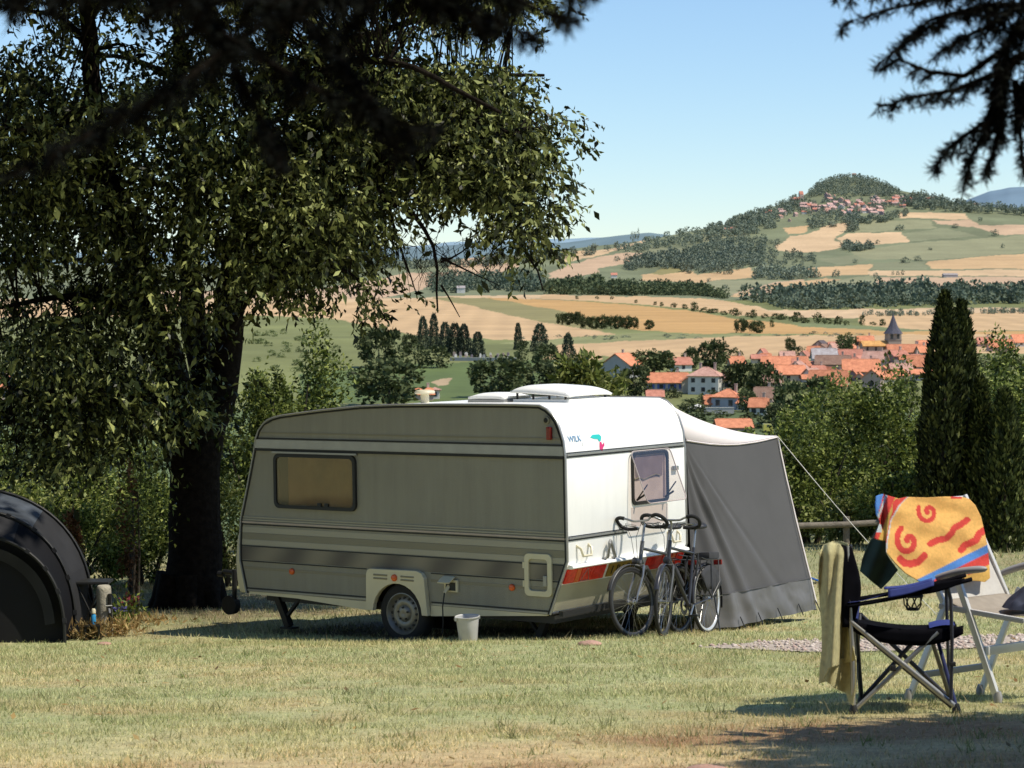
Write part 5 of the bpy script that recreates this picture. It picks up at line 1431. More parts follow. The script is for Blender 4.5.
def x_rear(z): return float(np.interp(z, [p[1] for p in OUT_R[:3]], [p[0] for p in OUT_R[:3]])) if z < 1.915 else float(np.interp(z, [p[1] for p in OUT_R[2:]], [p[0] for p in OUT_R[2:]]))
def x_front(z):
    q = list(reversed(OUT_F)); return float(np.interp(z, [p[1] for p in q], [p[0] for p in q]))
def z_top(x):
    q = OUT_R[2:] + OUT_T; return float(np.interp(x, [p[0] for p in q], [p[1] for p in q]))

def caravan():
    t = empty('caravan', CAR_LOC, CAR_ROT, 'old white and beige touring caravan with curved rear, brown curtained side window and skylights', 'caravan')
    S = lambda a, b_, h: (a, h, b_)          # side plane prism helper: (x, z) with h = y
    # body shell
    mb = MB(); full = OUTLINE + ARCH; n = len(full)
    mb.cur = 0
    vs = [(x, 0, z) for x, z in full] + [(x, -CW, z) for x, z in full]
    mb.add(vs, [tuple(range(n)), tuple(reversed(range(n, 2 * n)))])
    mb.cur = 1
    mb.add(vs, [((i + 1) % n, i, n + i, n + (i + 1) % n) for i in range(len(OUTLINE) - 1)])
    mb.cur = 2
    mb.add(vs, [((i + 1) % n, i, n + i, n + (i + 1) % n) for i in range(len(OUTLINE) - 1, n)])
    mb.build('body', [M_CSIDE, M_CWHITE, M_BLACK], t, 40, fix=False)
    mb = MB(); mb.box((2.1, -CW / 2, .36), (3.8, CW - .1, .08)); mb.box((2.07, -.42, .40), (1.2, .02, .56)); mb.tube([(2.07, -.2, .30), (2.07, -CW + .2, .30)], .04, 8); mb.build('chassis', M_BLACK, t, 30)
    # bands and trims on the near side
    def band(name, z0, z1, m, y=.003, x0=None, x1=None, th=.003):
        a0, a1 = (x_rear(z0), x_rear(z1)) if x0 is None else (x0, x0)
        b0, b1 = (x_front(z0), x_front(z1)) if x1 is None else (x1, x1)
        q = MB(); q.prism([(a0 + .012, z0), (b0 - .012, z0), (b1 - .012, z1), (a1 + .012, z1)], S, y - th, y); return q.build(name, m, t, 0)
    band('decor_band', .912, .965, M_CSIDE2); band('decor_band', .972, 1.035, M_CBAND); band('decor_band', 1.042, 1.10, M_CSIDE2)
    band('decor_band', .748, .888, M_DECOR)
    band('decor_band', .64, .672, M_CBAND, x1=None) if False else None
    for a, b_ in ((None, 1.70), (2.53, None)):
        band('decor_band', .648, .676, M_CBAND, x0=a, x1=b_)
        band('trim_strip', .418, .434, M_ALU, .010, a, b_, .009); band('trim_strip', .440, .452, M_BLACK, .006, a, b_, .005)
        band('trim_strip', .730, .740, M_BLACK, .006, a, b_, .005)
    band('trim_strip', .892, .902, M_BLACK, .006, th=.005)
    band('trim_strip', 1.142, 1.160, mat('pinkish_trim', (.46, .37, .31), rough=.4), .012, th=.011); band('trim_strip', 1.122, 1.134, M_BLACK, .006, th=.005); band('trim_strip', 1.172, 1.184, M_CSIDE2, .008, th=.007)
    band('trim_strip', 1.20, 1.21, M_CSIDE2, .008, th=.007)
    band('trim_rail', 1.945, 2.035, M_ALU, .014, th=.013); band('trim_strip', 1.915, 1.938, M_BLACK, .020, th=.019); band('trim_strip', 2.041, 2.054, M_BLACK, .010, th=.009)
    band('trim_strip', 2.10, 2.115, M_CBAND, .005, th=.004)
    # edge piping
    for y in (.004, -CW - .004):
        q = MB(); q.tube([(x, y, z) for x, z in OUTLINE], .013, 6); q.build('edge_trim', M_ALU, t, 60)
        q = MB(); q.tube([(x + .02 * (1 if x < 1 else (-1 if x > 3.85 else 0)), y + (.001 if y > 0 else -.001), z - .02 * (1 if z > 2.2 else 0)) for x, z in OUTLINE], .009, 6); q.build('edge_trim', M_BLACK, t, 60)
    # skirts
    q = MB(); q.prism([(3.516, .375), (2.509, .31), (2.50, .40), (3.516, .412), (4.20, .41), (4.2, .385)], S, -.02, .0035); q.build('skirt', M_CREAM, t, 0)
    q = MB(); q.prism([(1.70, .305), (.253, .40), (.23, .412), (1.70, .412)], S, -.02, .0035); q.build('skirt', M_CREAM, t, 0)
    # side window
    def ring(o, i, y0, y1, f=S):
        q = MB(); k = len(o)
        vs = [f(a, b_, y0) for a, b_ in o] + [f(a, b_, y1) for a, b_ in o] + [f(a, b_, y1) for a, b_ in i] + [f(a, b_, y0) for a, b_ in i]
        fs = []
        for j in range(k):
            jj = (j + 1) % k
            for r0, r1 in ((0, 1), (1, 2), (2, 3), (3, 0)): fs.append((r0 * k + j, r0 * k + jj, r1 * k + jj, r1 * k + j))
        q.add(vs, fs); return q
    w = empty('window'); w.parent = t
    fr = ring(rrect(2.650, 1.318, 3.790, 1.892, .07, 5), rrect(2.685, 1.353, 3.755, 1.857, .05, 5), -.002, .034).build('frame', M_BLACK, w, 40)
    q = MB(); nfold = 60
    q.grid(lambda u, v: (2.69 + 1.06 * u, .010 + .0035 * math.sin(u * 46 + math.sin(v * 5)) * (.35 + .65 * v), 1.355 + .5 * v), 90, 6); q.build('curtain', M_CURT, w, 60)
    q = MB(); q.box((3.655, .0165, 1.605), (.12, .003, .5)); q.box((3.735, .0165, 1.605), (.02, .003, .5)); q.build('curtain_edge', mat('dark_curtain_gap', (.035, .026, .018), rough=.9), w, 0)
    q = MB(); q.prism(rrect(2.686, 1.354, 3.754, 1.856, .05, 5), S, .021, .024); q.build('pane', M_GLASS, w, 0)
    q = MB(); q.box((3.22, .02, 1.905), (1.18, .03, .018)); q.build('rain_rail', M_ALU, t, 0)
    for x in (3.05, 3.15):
        q = MB(); q.box((x, .030, 1.372), (.05, .012, .035)); q.build('catch', M_BLACK, w, 0)
    # wheel arch panel
    out = [(2.43, .325), (2.513, .327), (2.506, .69), (2.49, .73), (2.455, .748), (1.84, .756), (1.775, .735), (1.742, .685), (1.70, .311), (1.775, .311)]
    arc = [(2.10 + .325 * math.cos(a), .30 + .315 * math.sin(a)) for a in np.linspace(PI * .985, PI * .02, 14)]
    arc = [(x, z) for x, z in arc][::-1]
    arc = list(reversed(arc))
    poly = out + arc
    q = MB(); q.prism(poly, S, .0, .055); bevel(q.build('wheel_arch', M_CREAM, t, 0), .012, 3)
    for z in (.69, .655):
        for xa, xb_ in ((2.22, 2.40), (1.87, 2.04)):
            q = MB(); q.tube([(xa, .056, z), (xb_, .056, z)], .009, 6); q.build('vent_slot', M_CBAND, t, 60)
    def disc(name, x, y, z, r, m, d=.02):
        q = MB(); q.lathe([(0, d), (r * .7, d), (r * .95, d * .7), (r, 0)], 16, Matrix.Translation((x, y, z)) @ Matrix.Rotation(-PI / 2, 4, 'X')); return q.build(name, m, t, 50)
    disc('side_reflector', 3.573, .006, .656, .034, M_ORANGE); disc('side_reflector', 2.123, .056, .672, .036, M_ORANGE); disc('side_reflector', .665, .006, .652, .034, M_ORANGE)
    q = MB(); q.box((.175, .02, 2.16), (.055, .035, .125), ch=.012); q.build('marker_light', M_DRED, t, 0)
    disc('round_vent', .214, .004, 2.285, .04, M_CBAND, .015); disc('round_vent', .215, .012, 2.285, .026, M_DSTEEL, .010)
    # locker hatch
    h = empty('locker_hatch'); h.parent = t
    ring(rrect(.175, .585, .502, .995, .05, 4), rrect(.225, .635, .452, .945, .035, 4), .0, .022).build('frame', M_CREAM, h, 40)
    q = MB(); q.box((.255, .014, .735), (.045, .02, .10), ch=.006); q.build('latch', M_ALU, h, 0)
    for z in (.70, .88):
        q = MB(); q.tube([(.512, .018, z - .03), (.512, .018, z + .03)], .012, 8); q.build('hinge', M_CREAM, h, 40)
    # mains inlet with open lid
    k = empty('mains_inlet'); k.parent = t
    q = MB(); q.box((1.42, .012, .625), (.17, .024, .12), ch=.006); q.build('box', M_CREAM, k, 0)
    q = MB(); q.box((1.45, .06, .688), (.15, .11, .012), Matrix.Rotation(R(-30), 3, 'X'), ch=.004); q.build('lid', M_CREAM, k, 0)
    q = MB(); q.box((1.42, .027, .62), (.12, .006, .08)); q.build('socket', M_BLACK, k, 0)
    # wheel
    wx, wz = 2.067, .305
    wh = empty('wheel', (wx, -.075, wz)); wh.parent = t
    q = MB(); MT = Matrix.Rotation(-PI / 2, 4, 'X')
    q.lathe([(.205, -.09), (.25, -.092), (.295, -.08), (.31, -.055), (.314, 0), (.31, .045), (.295, .072), (.25, .085), (.212, .08), (.205, .06)], 40, MT); q.build('tyre', M_TYRE, wh, 50)
    q = MB(); q.lathe([(.213, .082), (.205, .084), (.198, .075), (.185, .045), (.172, .030), (.150, .052), (.115, .062), (.085, .050), (.075, .064), (.055, .072), (.030, .072), (.0, .066)], 40, MT); q.build('rim', mat('silver_rim', (.24, .23, .20), rough=.4, metal=.4, var=.12, nscale=15), wh, 40)
    for i in range(16):
        a = 2 * PI * i / 16
        q = MB(); q.tube([(.158 * math.cos(a), .040, .158 * math.sin(a)), (.158 * math.cos(a), .056, .158 * math.sin(a))], .013, 8); q.build('rim_slot', M_BLACK, wh, 0)
    for i in range(5):
        a = 2 * PI * i / 5 + .3
        q = MB(); q.tube([(.062 * math.cos(a), .06, .062 * math.sin(a)), (.062 * math.cos(a), .082, .062 * math.sin(a))], .011, 6); q.build('wheel_bolt', M_DSTEEL, wh, 0)
    wh2 = empty('wheel', (wx, -CW + .075, wz)); wh2.parent = t
    q = MB(); q.lathe([(0, -.05), (.2, -.06), (.25, -.085), (.295, -.075), (.314, 0), (.295, .075), (.25, .085), (.2, .06), (0, .05)], 30, MT); q.build('tyre', M_TYRE, wh2, 50)
    # corner steadies and tow bar
    def steady(x, y, dx):
        q = MB()
        q.tube([(x, y, .40), (x - dx, y, .06)], .05, 4); q.tube([(x - dx * 2.1, y, .39), (x - dx * .85, y, .17)], .024, 4); q.box((x - dx, y, .05), (.16, .12, .02)); return q.build('corner_steady', M_DSTEEL, t, 0)
    steady(3.86, -.06, .17); steady(3.874, -CW + .22, .18); steady(.45, -CW + .22, -.15); steady(.45, -.3, -.15)
    q = MB()
    for e in (-1, 1): q.tube([(4.1, -CW / 2 + e * .62, .40), (5.25, -CW / 2 + e * .05, .43)], .035, 6)
    q.tube([(5.2, -CW / 2, .43), (5.6, -CW / 2, .45)], .03, 8); q.tube([(5.6, -CW / 2, .42), (5.68, -CW / 2, .42)], .035, 10); q.tube([(5.1, -CW / 2 + .06, .5), (5.08, -CW / 2 + .06, .60)], .02, 6)
    q.build('tow_bar', M_DSTEEL, t, 30)
    q = MB(); q.tube([(5.3, -CW / 2 + .14, .14), (5.3, -CW / 2 + .14, .50)], .028, 8)
    jw = q.build('jockey_wheel', M_DSTEEL, t, 40)
    q = MB(); q.tube([(5.36, -CW / 2 + .10, .10), (5.36, -CW / 2 + .18, .10)], .11, 16); q.build('tyre', M_TYRE, jw, 40)
    # moulded front panel
    q = MB(); prof = [(4.306, 1.17), (4.36, 1.12), (4.415, .95), (4.443, .725), (4.43, .52), (4.389, .382), (4.25, .385)]
    q.prism(prof, S, -.035, -CW + .035); bevel(q.build('front_panel', M_CREAM, t, 30), .03, 3)
    # roof fittings
    zr = 2.425
    q = MB(); q.box((.80, -1.04, zr + .012), (.70, .70, .04), ch=.012); sk = q.build('skylight', M_CWHITE, t, 30)
    q = MB(); Ml = Matrix.Translation((.80, -1.04, zr + .09)) @ Matrix.Rotation(R(-3), 4, 'Y')
    q.grid(lambda u, v: Ml @ Vector(((u - .5) * .74, (v - .5) * .74, .075 * (1 - abs(2 * u - 1) ** 4) ** .5 * (1 - abs(2 * v - 1) ** 4) ** .5)), 22, 22); solid(q.build('lid', M_CWHITE, sk, 60), .02, -1)
    for ex in (-.3, -.1, .1, .3):
        q = MB(); q.tube([(.80 + ex, -1.04 + .34, zr + .03), (.80 + ex, -1.04 + .34, zr + .095)], .012, 6); q.build('hinge', M_DSTEEL, sk, 0)
    for ex in (-.3, .3):
        q = MB(); q.tube([(.80 + ex, -1.04 - .34, zr + .03), (.80 + ex, -1.04 - .34, zr + .095)], .012, 6); q.build('stay', M_DSTEEL, sk, 0)
    q = MB(); q.box((1.42, -.82, zr + .012), (.46, .46, .03)); s2 = q.build('skylight', M_ALU, t, 0)
    q = MB(); q.grid(lambda u, v: (1.19 + .46 * u, -1.05 + .46 * v, zr + .055 + .04 * (1 - abs(2 * u - 1) ** 4) * (1 - abs(2 * v - 1) ** 4)), 14, 14); solid(q.build('lid', M_CWHITE, s2, 60), .03, -1)
    q = MB(); q.box((1.42, -.82, zr + .036), (.30, .30, .03)); q.build('neck', M_CREAM, s2, 0)
    q = MB(); MC = Matrix.Translation((2.30, -.69, 2.40)); q.lathe([(.045, 0), (.045, .10), (.05, .105), (.10, .105), (.108, .118), (.10, .135), (.06, .145), (0, .147)], 20, MC); q.build('flue_cap', M_CREAM, t, 40)
    # ---------- rear
    RR = lambda a, b_, h: (-h, -a, b_)      # rear plane: a = Y, b = z, h = outwards
    def rband(name, z0, z1, m, h=.012, a=.02, b_=CW - .02, x0=None):
        q = MB(); x = x_rear((z0 + z1) / 2) if x0 is None else x0
        q.prism([(a, z0), (b_, z0), (b_, z1), (a, z1)], lambda p, z, hh: (x - hh, -p, z), .0, h); return q.build(name, m, t, 0)
    rband('rear_trim', 1.925, 1.94, M_BLACK, .008); rband('rear_trim', 1.944, 1.962, M_ALU, .016); rband('rear_trim', 1.966, 1.976, M_BLACK, .006)
    rband('rear_trim', 1.145, 1.162, M_ALU, .016, b_=1.0); rband('rear_trim', 1.128, 1.141, M_BLACK, .008, b_=1.0); rband('rear_trim', 1.166, 1.174, M_BLACK, .006, b_=1.0)
    rband('rear_trim', 1.145, 1.162, M_ALU, .016, a=1.78); rband('rear_trim', 1.128, 1.141, M_BLACK, .008, a=1.78)
    # lower moulding that carries the lamps
    q = MB(); q.prism([(.004, .905), (-.05, .895), (-.058, .868), (-.03, .858), (.03, .858)], S, -.02, -CW + .02); bevel(q.build('lamp_ledge', M_CWHITE, t, 30), .006, 2)
    def lamp(Ys, flip):
        l = empty('rear_lamp'); l.parent = t
        segs = [(0, .15, M_RED), (.15, .23, M_ORANGE), (.23, .40, M_RED), (.40, .64, M_RED)]
        for a, b_, m in segs:
            a, b_ = (Ys + a, Ys + b_) if not flip else (Ys + .64 - b_, Ys + .64 - a)
            q = MB(); q.prism([(a + .002, .712), (b_ - .002, .712), (b_ - .002, .855), (a + .002, .855)], lambda p, z, hh: (x_rear(z) - hh, -p, z), .0, .035); bevel(q.build('lens', m, l, 30), .01, 3)
        a, b_ = (Ys + .245, Ys + .39) if not flip else (Ys + .25, Ys + .395)
        q = MB(); q.tube([(x_rear(.72) - .037, -a, .722), (x_rear(.72) - .037, -b_, .722), (x_rear(.84) - .037, -(a + b_) / 2, .842)], .004, 4, closed=True); q.build('triangle_outline', M_ALU, l, 0)
    lamp(.022, False); lamp(1.40, True)
    q = MB(); q.prism([(.74, .715), (1.26, .715), (1.26, .845), (.74, .845)], lambda p, z, hh: (x_rear(z) - hh, -p, z), .0, .018); npl = q.build('number_plate', M_PLATE, t, 0)
    q = MB()
    for i, a in enumerate((.80, .88, .97, 1.05, 1.13, 1.21)):
        q.tube([(x_rear(.74) - .02, -a, .74), (x_rear(.82) - .02, -a, .82)], .006, 4)
        if i % 2: q.tube([(x_rear(.82) - .02, -a, .82), (x_rear(.82) - .02, -a - .035, .82), (x_rear(.74) - .02, -a - .035, .74)], .006, 4)
    q.build('characters', M_BLACK, npl, 0)
    q = MB(); q.box((.12, -CW / 2, .42), (.05, CW - .1, .05)); q.build('bumper', M_BLACK, t, 0)
    q = MB(); q.tube([(.20, -.01, .418), (.20, -CW + .01, .418)], .012, 6); q.build('edge_trim', M_BLACK, t, 60)
    # shunting handles
    for a, b_, z0, z1 in ((.15, .345, .965, 1.075), (.60, .75, .90, 1.09), (1.72, 1.9, .965, 1.075)):
        q = MB(); pts = [(0, -a, z1), (-.05, -a - .01, z1 - .03), (-.06, -a - .03, z0 + .01), (-.06, -b_ + .03, z0 + .01), (-.05, -b_ + .01, z1 - .03), (0, -b_, z1)]
        if z0 < .95: pts = [(0, -a, z0), (-.05, -a, z0 + .03), (-.065, -a - .015, z1 - .03), (-.05, -a - .05, z1), (-.05, -b_ + .02, z0 + .02), (0, -b_, z0)]
        q.tube(pts, .014 if z0 > .95 else .017, 6)
        q.build('grab_handle', M_STEEL if z0 < .95 else M_CREAM, t, 50)
    # marking on the upper rear panel: wordmark and a two-colour emblem
    def text(body, Y, z, h, m):
        cu = bpy.data.curves.new('wordmark', 'FONT'); cu.body = body; cu.size = h * 1.4; cu.extrude = .001
        o = bpy.data.objects.new('wordmark', cu); COL.objects.link(o)
        bpy.context.view_layer.update()
        me = bpy.data.meshes.new_from_object(o.evaluated_get(bpy.context.evaluated_depsgraph_get()))
        bpy.data.objects.remove(o); bpy.data.curves.remove(cu)
        o = obj('wordmark', me, m, t)
        # local text x -> -y (to the right seen from behind), text y -> up and forward along the curve
        x = x_rear(z); tl = (x_rear(z + h) - x) / h
        ax = Vector((0, -1, 0)); ay = Vector((tl, 0, 1)).normalized(); az = ax.cross(ay)
        Mx = Matrix((ax, ay, az)).transposed().to_4x4(); Mx.translation = Vector((x - .006, -Y, z)); o.matrix_local = Mx
        return o
    M_LB = mat('logo_blue', (.14, .30, .50), rough=.5); M_LT = mat('logo_teal', (.02, .50, .46), rough=.5); M_LM = mat('logo_magenta', (.62, .03, .16), rough=.5); M_LG = mat('logo_grey', (.45, .47, .5), rough=.5)
    text('WILK', .075, 2.075, .062, M_LB); text('L . . .', .29, 2.035, .03, M_LG)
    def patch(poly, m):
        q = MB(); q.prism(poly, lambda p, z, hh: (x_rear(z) - hh, -p, z), .001, .004); return q.build('emblem', m, t, 0)
    patch([(.44, 2.10), (.49, 2.125), (.60, 2.125), (.625, 2.10), (.605, 2.06), (.575, 2.055), (.56, 2.08), (.50, 2.085)], M_LT)
    patch([(.585, 2.05), (.61, 2.05), (.625, 2.02), (.66, 2.045), (.655, 2.01), (.63, 1.99), (.615, 1.96), (.575, 1.97), (.575, 2.01)], M_LM)
    # rear window with its flap open
    rw = empty('window'); rw.parent = t
    ring(rrect(1.095, 1.392, 1.745, 1.915, .06, 5), rrect(1.125, 1.425, 1.715, 1.885, .045, 5), -.002, .02, RR).build('frame', M_BLACK, rw, 40)
    q = MB(); q.prism(rrect(1.126, 1.426, 1.714, 1.884, .045, 5), RR, .002, .004); q.build('blind', M_LINER, rw, 0)
    q = MB(); q.prism([(1.17, 1.63), (1.64, 1.66), (1.66, 1.875), (1.15, 1.875)], RR, .005, .007); q.prism([(1.655, 1.44), (1.69, 1.44), (1.69, 1.875), (1.665, 1.875)], RR, .005, .008); q.build('curtain', M_MAUVE, rw, 0)
    q = MB(); q.tube([(-.012, -1.14, 1.65), (-.012, -1.22, 1.665), (-.012, -1.3, 1.64), (-.012, -1.42, 1.665), (-.012, -1.52, 1.68), (-.012, -1.6, 1.66)], .006, 4); q.build('curtain_hem', M_CBAND, rw, 0)
    fl = lambda a, b_, h: (-.022 - .20 * (1 - (b_ - 1.42) / .51) - h, -a - .0, b_)
    q = MB(); q.prism(rrect(1.06, 1.42, 1.76, 1.93, .05, 5), fl, .0, .005); q.build('pane', M_ACRYL, rw, 0)
    q = MB(); o_ = rrect(1.06, 1.42, 1.76, 1.93, .05, 5); q.tube([fl(a, b_, .0) for a, b_ in o_], .006, 4, closed=True); q.build('pane_edge', M_LINER, rw, 0)
    for a in (1.16, 1.67):
        q = MB(); q.tube([(-.02, -a, 1.44), fl(a, 1.60, 0)], .007, 5); q.tube([(-.02, -a, 1.44), (-.12, -a, 1.50)], .011, 5); q.build('stay', M_DSTEEL, rw, 0)
    q = MB(); q.prism([(1.08, 1.18), (1.74, 1.18), (1.74, 1.37), (1.08, 1.37)], RR, .001, .004) ; q.build('access_panel', mat('pinkish_panel', (.62, .55, .50), rough=.5, var=.05), t, 0)
    q = MB(); q.box((-.02, -1.86, 1.72), (.03, .09, .045), ch=.01); q.build('rear_badge', M_STEEL, t, 0)
    q = MB(); q.prism([(.02, .44), (CW - .02, .44), (CW - .02, .70), (.02, .70)], lambda p, z, hh: (x_rear(z) - hh, -p, z), .001, .003); q.build('lower_rear_panel', mat('olive_panel', (.44, .41, .29), rough=.5, var=.06), t, 0)  # sheet in a plain olive tone over the lower rear
    return t
CARAVAN = caravan()

# mains cable and bucket
a = car_w(1.44, -.03, .62)
pts = [a, car_w(1.46, -.075, .56), car_w(1.475, -.09, .42), car_w(1.47, -.09, .25), car_w(1.50, -.09, .08)]
pts += [Vector((pts[-1].x - .15, pts[-1].y + .1, G(pts[-1].x - .15, pts[-1].y + .1) + .02)), Vector((pts[-1].x - .6, pts[-1].y + .5, G(pts[-1].x - .6, pts[-1].y + .5) + .015))]
root = Vector((pts[-1])); t = empty('power_cable', root, label='thin dark power cable hanging from the caravan side inlet to the grass', cat='cable')
mb = MB(); mb.tube([p - root for p in pts], .007, 6); mb.build('cord', M_BLACK, t, 60)
mb = MB(); mb.tube([pts[0] - root + Vector((.01, .02, .01)), pts[1] - root], [.022, .016], 8); mb.build('plug', M_CREAM, t, 40)

b = car_w(.96, -.34, .0); b.z = G(b.x, b.y)
t = empty('bucket', b, (R(2), R(-3), .4), 'pale grey plastic bucket standing in the grass beside the caravan', 'bucket')
M_BUCK = mat('bucket_plastic', (.50, .50, .49), rough=.45, var=.08, nscale=12)
mb = MB(); mb.lathe([(0, .006), (.085, .0), (.09, .01), (.112, .235), (.120, .236), (.122, .246), (.116, .248), (.107, .240), (.086, .02), (0, .018)], 28); mb.build('shell', M_BUCK, t, 40)
mb = MB(); mb.tube([(.128 * math.cos(u), .128 * math.sin(u), .236 + .0 * u) if False else (.122 * math.cos(u), .02 + .12 * math.sin(u), .235 - .05 * math.sin(u)) for u in np.linspace(0, PI, 14)], .004, 6); mb.build('handle', M_STEEL, t, 50)
for e in (-1, 1):
    mb = MB(); mb.box((e * .120, 0, .228), (.02, .035, .04), ch=.005); mb.build('handle_lug', M_BUCK, t, 0)

# ================================================================== AWNING
M_AWR = mat('awning_roof', (.85, .77, .74), rough=.7, var=.03, nscale=2, trans=.1)
M_AWG = mat('awning_grey', (.078, .075, .074), rough=.75, var=.06, nscale=3, bump=.08, bscale=120)
M_AWS = mat('awning_skirt', (.125, .122, .12), rough=.6, var=.12, nscale=5)
def awning():
    t = empty('awning', CAR_LOC, CAR_ROT, 'grey fabric awning with white roof joined to the far side of the caravan', 'awning')
    Yo, zo, X1 = 3.87, 1.945, 3.5
    def roof(u, v):
        X = -.01 + u * X1
        z0 = z_top(max(X, .004)) - .02 if X > .02 else 2.02 + .0 * u
        if X < .3: z0 = float(np.interp(X, [-.01, .02, .067, .147, .3], [2.0, 2.10, 2.22, 2.34, 2.41]))
        z = z0 + (zo - z0) * (v ** .85) - .05 * math.sin(PI * v) * (.35 + .65 * min(1, u * 4))
        z += .035 * math.sin(PI * v) * math.exp(-(u * X1 / .18) ** 2) * -1.2
        return (X, -(CW + .01 + v * (Yo - CW)), z)
    mb = MB(); mb.grid(roof, 40, 24); solid(mb.build('roof', M_AWR, t, 60), .006)
    # rear wall with folds pulled from the upper corner
    def wall(u, v, zlo=.30, zhi=None):
        top = Vector(roof(0, u)); top.z -= .02
        Yb = float(np.interp(u, [0, .12, 1], [2.10, 2.42, 4.10])); Xb = float(np.interp(u, [0, .12, 1], [-.06, -.33, -.34]))
        bot = Vector((Xb, -Yb, .10))
        p = top.lerp(bot, v)
        # folds: angle round the corner next to the caravan
        yy = -p.y - 2.0; zz = 2.02 - p.z
        th = math.atan2(yy, zz + .02); rad = math.hypot(yy, zz)
        f = 0
        for c, w_, a in ((.10, .06, .035), (.24, .05, .05), (.35, .034, -.05), (.42, .034, .042), (.50, .05, -.03), (.66, .05, .03), (.72, .025, -.022)):
            f += a * math.exp(-((th - c) / w_) ** 2)
        amp = min(1, rad / .9) * (1 - .35 * u)
        sag = .03 * math.sin(PI * min(1, v)) * (-.5 + u * .0)
        p.x -= .62 * f * amp + sag - .012 * math.sin(u * 9 + v * 3) * v
        p.x -= .02 * (fbm(u * 6 + 3, v * 6 + 1, 3) - .5) * v
        return p
    vs = .84
    mb = MB(); mb.grid(lambda u, v: wall(u, v * vs), 110, 60); mb.build('rear_wall', M_AWG, t, 70, fix=False)
    def skirt(u, v):
        p = wall(u, vs - .005 + v * (1 - vs + .02))
        p.x -= .008 * math.sin(u * 38 + 1.5 * math.sin(v * 4)) * v * (1 - v * .3) + .012 + .03 * (fbm(u * 14, v * 3 + 7, 3) - .5) - .02 * v
        p.z -= .02 * v
        return p
    mb = MB(); mb.grid(skirt, 110, 12); mb.build('mud_skirt', M_AWS, t, 70, fix=False)
    # front wall and far wall
    mb = MB(); mb.grid(lambda u, v: Vector(roof(u, 1)).lerp(Vector((-.34 + u * (X1 + .5), -4.12, .05)), v) + Vector((0, .03 * math.sin(u * 11) * v, -.01)), 30, 12); mb.build('front_wall', M_AWG, t, 70)
    mb = MB(); mb.grid(lambda u, v: Vector(roof(1, u)).lerp(Vector((X1 + .2, -(2.1 + 2.0 * u), .05)), v), 12, 12); mb.build('end_wall', M_AWG, t, 70)
    mb = MB(); mb.tube([wall(k / 60, vs) + Vector((-.016, 0, .004)) for k in range(61)], .005, 4); mb.build('hem', M_AWG, t, 60)
    # piping, poles
    mb = MB(); mb.tube([Vector(roof(0, 1)) + Vector((-.006, -.004, -.01 - .0 * k)) if k == 0 else wall(1, k / 12 * .99) + Vector((-.006, -.006, 0)) for k in range(13)], .010, 6); mb.build('corner_piping', M_AWR, t, 60)
    mb = MB(); mb.tube([Vector(roof(0, k / 16)) + Vector((-.006, 0, -.012)) for k in range(17)], .009, 6); mb.build('roof_piping', M_AWR, t, 60)
    mb = MB(); mb.tube([Vector(roof(.005, 1)) + Vector((.10, .10, -.05)), (-.12, -3.98, .04)], .014, 8); mb.tube([Vector(roof(1, 1)) + Vector((-.02, .04, -.03)), (X1 + .1, -4.04, .02)], .014, 8); mb.build('pole', M_STEEL, t, 50)
    for u in (.16, .36, .58, .8, .985):
        p = skirt(u, 1.0)
        mb = MB(); mb.tube([p + Vector((-.01, 0, .10)), p + Vector((-.07, 0, -.02))], .006, 5); mb.build('peg_loop', M_BLACK, t, 0)
    return t
awning()
A = car_w(-.02, 3.88, 1.94); B = at(940, 610, 24.7); B.z = G(B.x, B.y) + .02
t = empty('guy_rope', B, label='white guy rope running from the awning corner down to the grass', cat='rope')
mb = MB(); mb.tube([A - B + (Vector((0, 0, 0)) - (A - B)) * s + Vector((0, 0, -.05 * math.sin(PI * s))) for s in np.linspace(0, 1, 12)], .0045, 6); mb.build('cord', mat('white_cord', (.7, .68, .6), rough=.8), t, 60)
mb = MB(); mb.tube([(-.03, 0, .06), (0, 0, .03), (.05, 0, -.12)], .006, 6); mb.build('peg', M_STEEL, t, 60)
b = at(813, 563, 31.0); b.z = G(b.x, b.y)
t = empty('blue_tray', b, (0, 0, .3), 'small flat blue object lying in the grass behind the awning corner', 'tray')
mb = MB(); mb.box((0, 0, .06), (.3, .2, .02), Matrix.Rotation(.35, 3, 'Y'), ch=.004); mb.box((.13, 0, .12), (.02, .2, .03), Matrix.Rotation(.35, 3, 'Y')); mb.box((-.14, 0, .02), (.02, .2, .03), Matrix.Rotation(.35, 3, 'Y')); mb.build('plate', mat('blue_plastic', (.03, .14, .5), rough=.4), t, 0)

# ================================================================== BICYCLES
M_FRAME = mat('dark_frame_paint', (.030, .030, .036), rough=.3, var=.2)
M_FRAME2 = mat('grey_frame_paint', (.12, .12, .115), rough=.35, metal=.3, var=.15)
M_CHROME = mat('chrome', (.33, .33, .32), rough=.28, metal=.8, var=.05)
M_RIMB = mat('glare_rim', (.66, .65, .63), rough=.3, metal=.5, var=.1)  # pale colour stands in for light glare on the rear rim
M_RIMD = mat('dark_rim', (.06, .06, .06), rough=.4, metal=.5, var=.1)
M_FOAM = mat('foam_grip', (.012, .012, .012), rough=.9, var=.3)
M_SADDLE = mat('saddle_vinyl', (.020, .019, .019), rough=.5, var=.2)
M_TYREW = mat('bike_tyre', (.016, .016, .015), rough=.85, var=.3)
M_PANN = mat('dark_bag_cloth', (.035, .035, .038), rough=.9, var=.3)

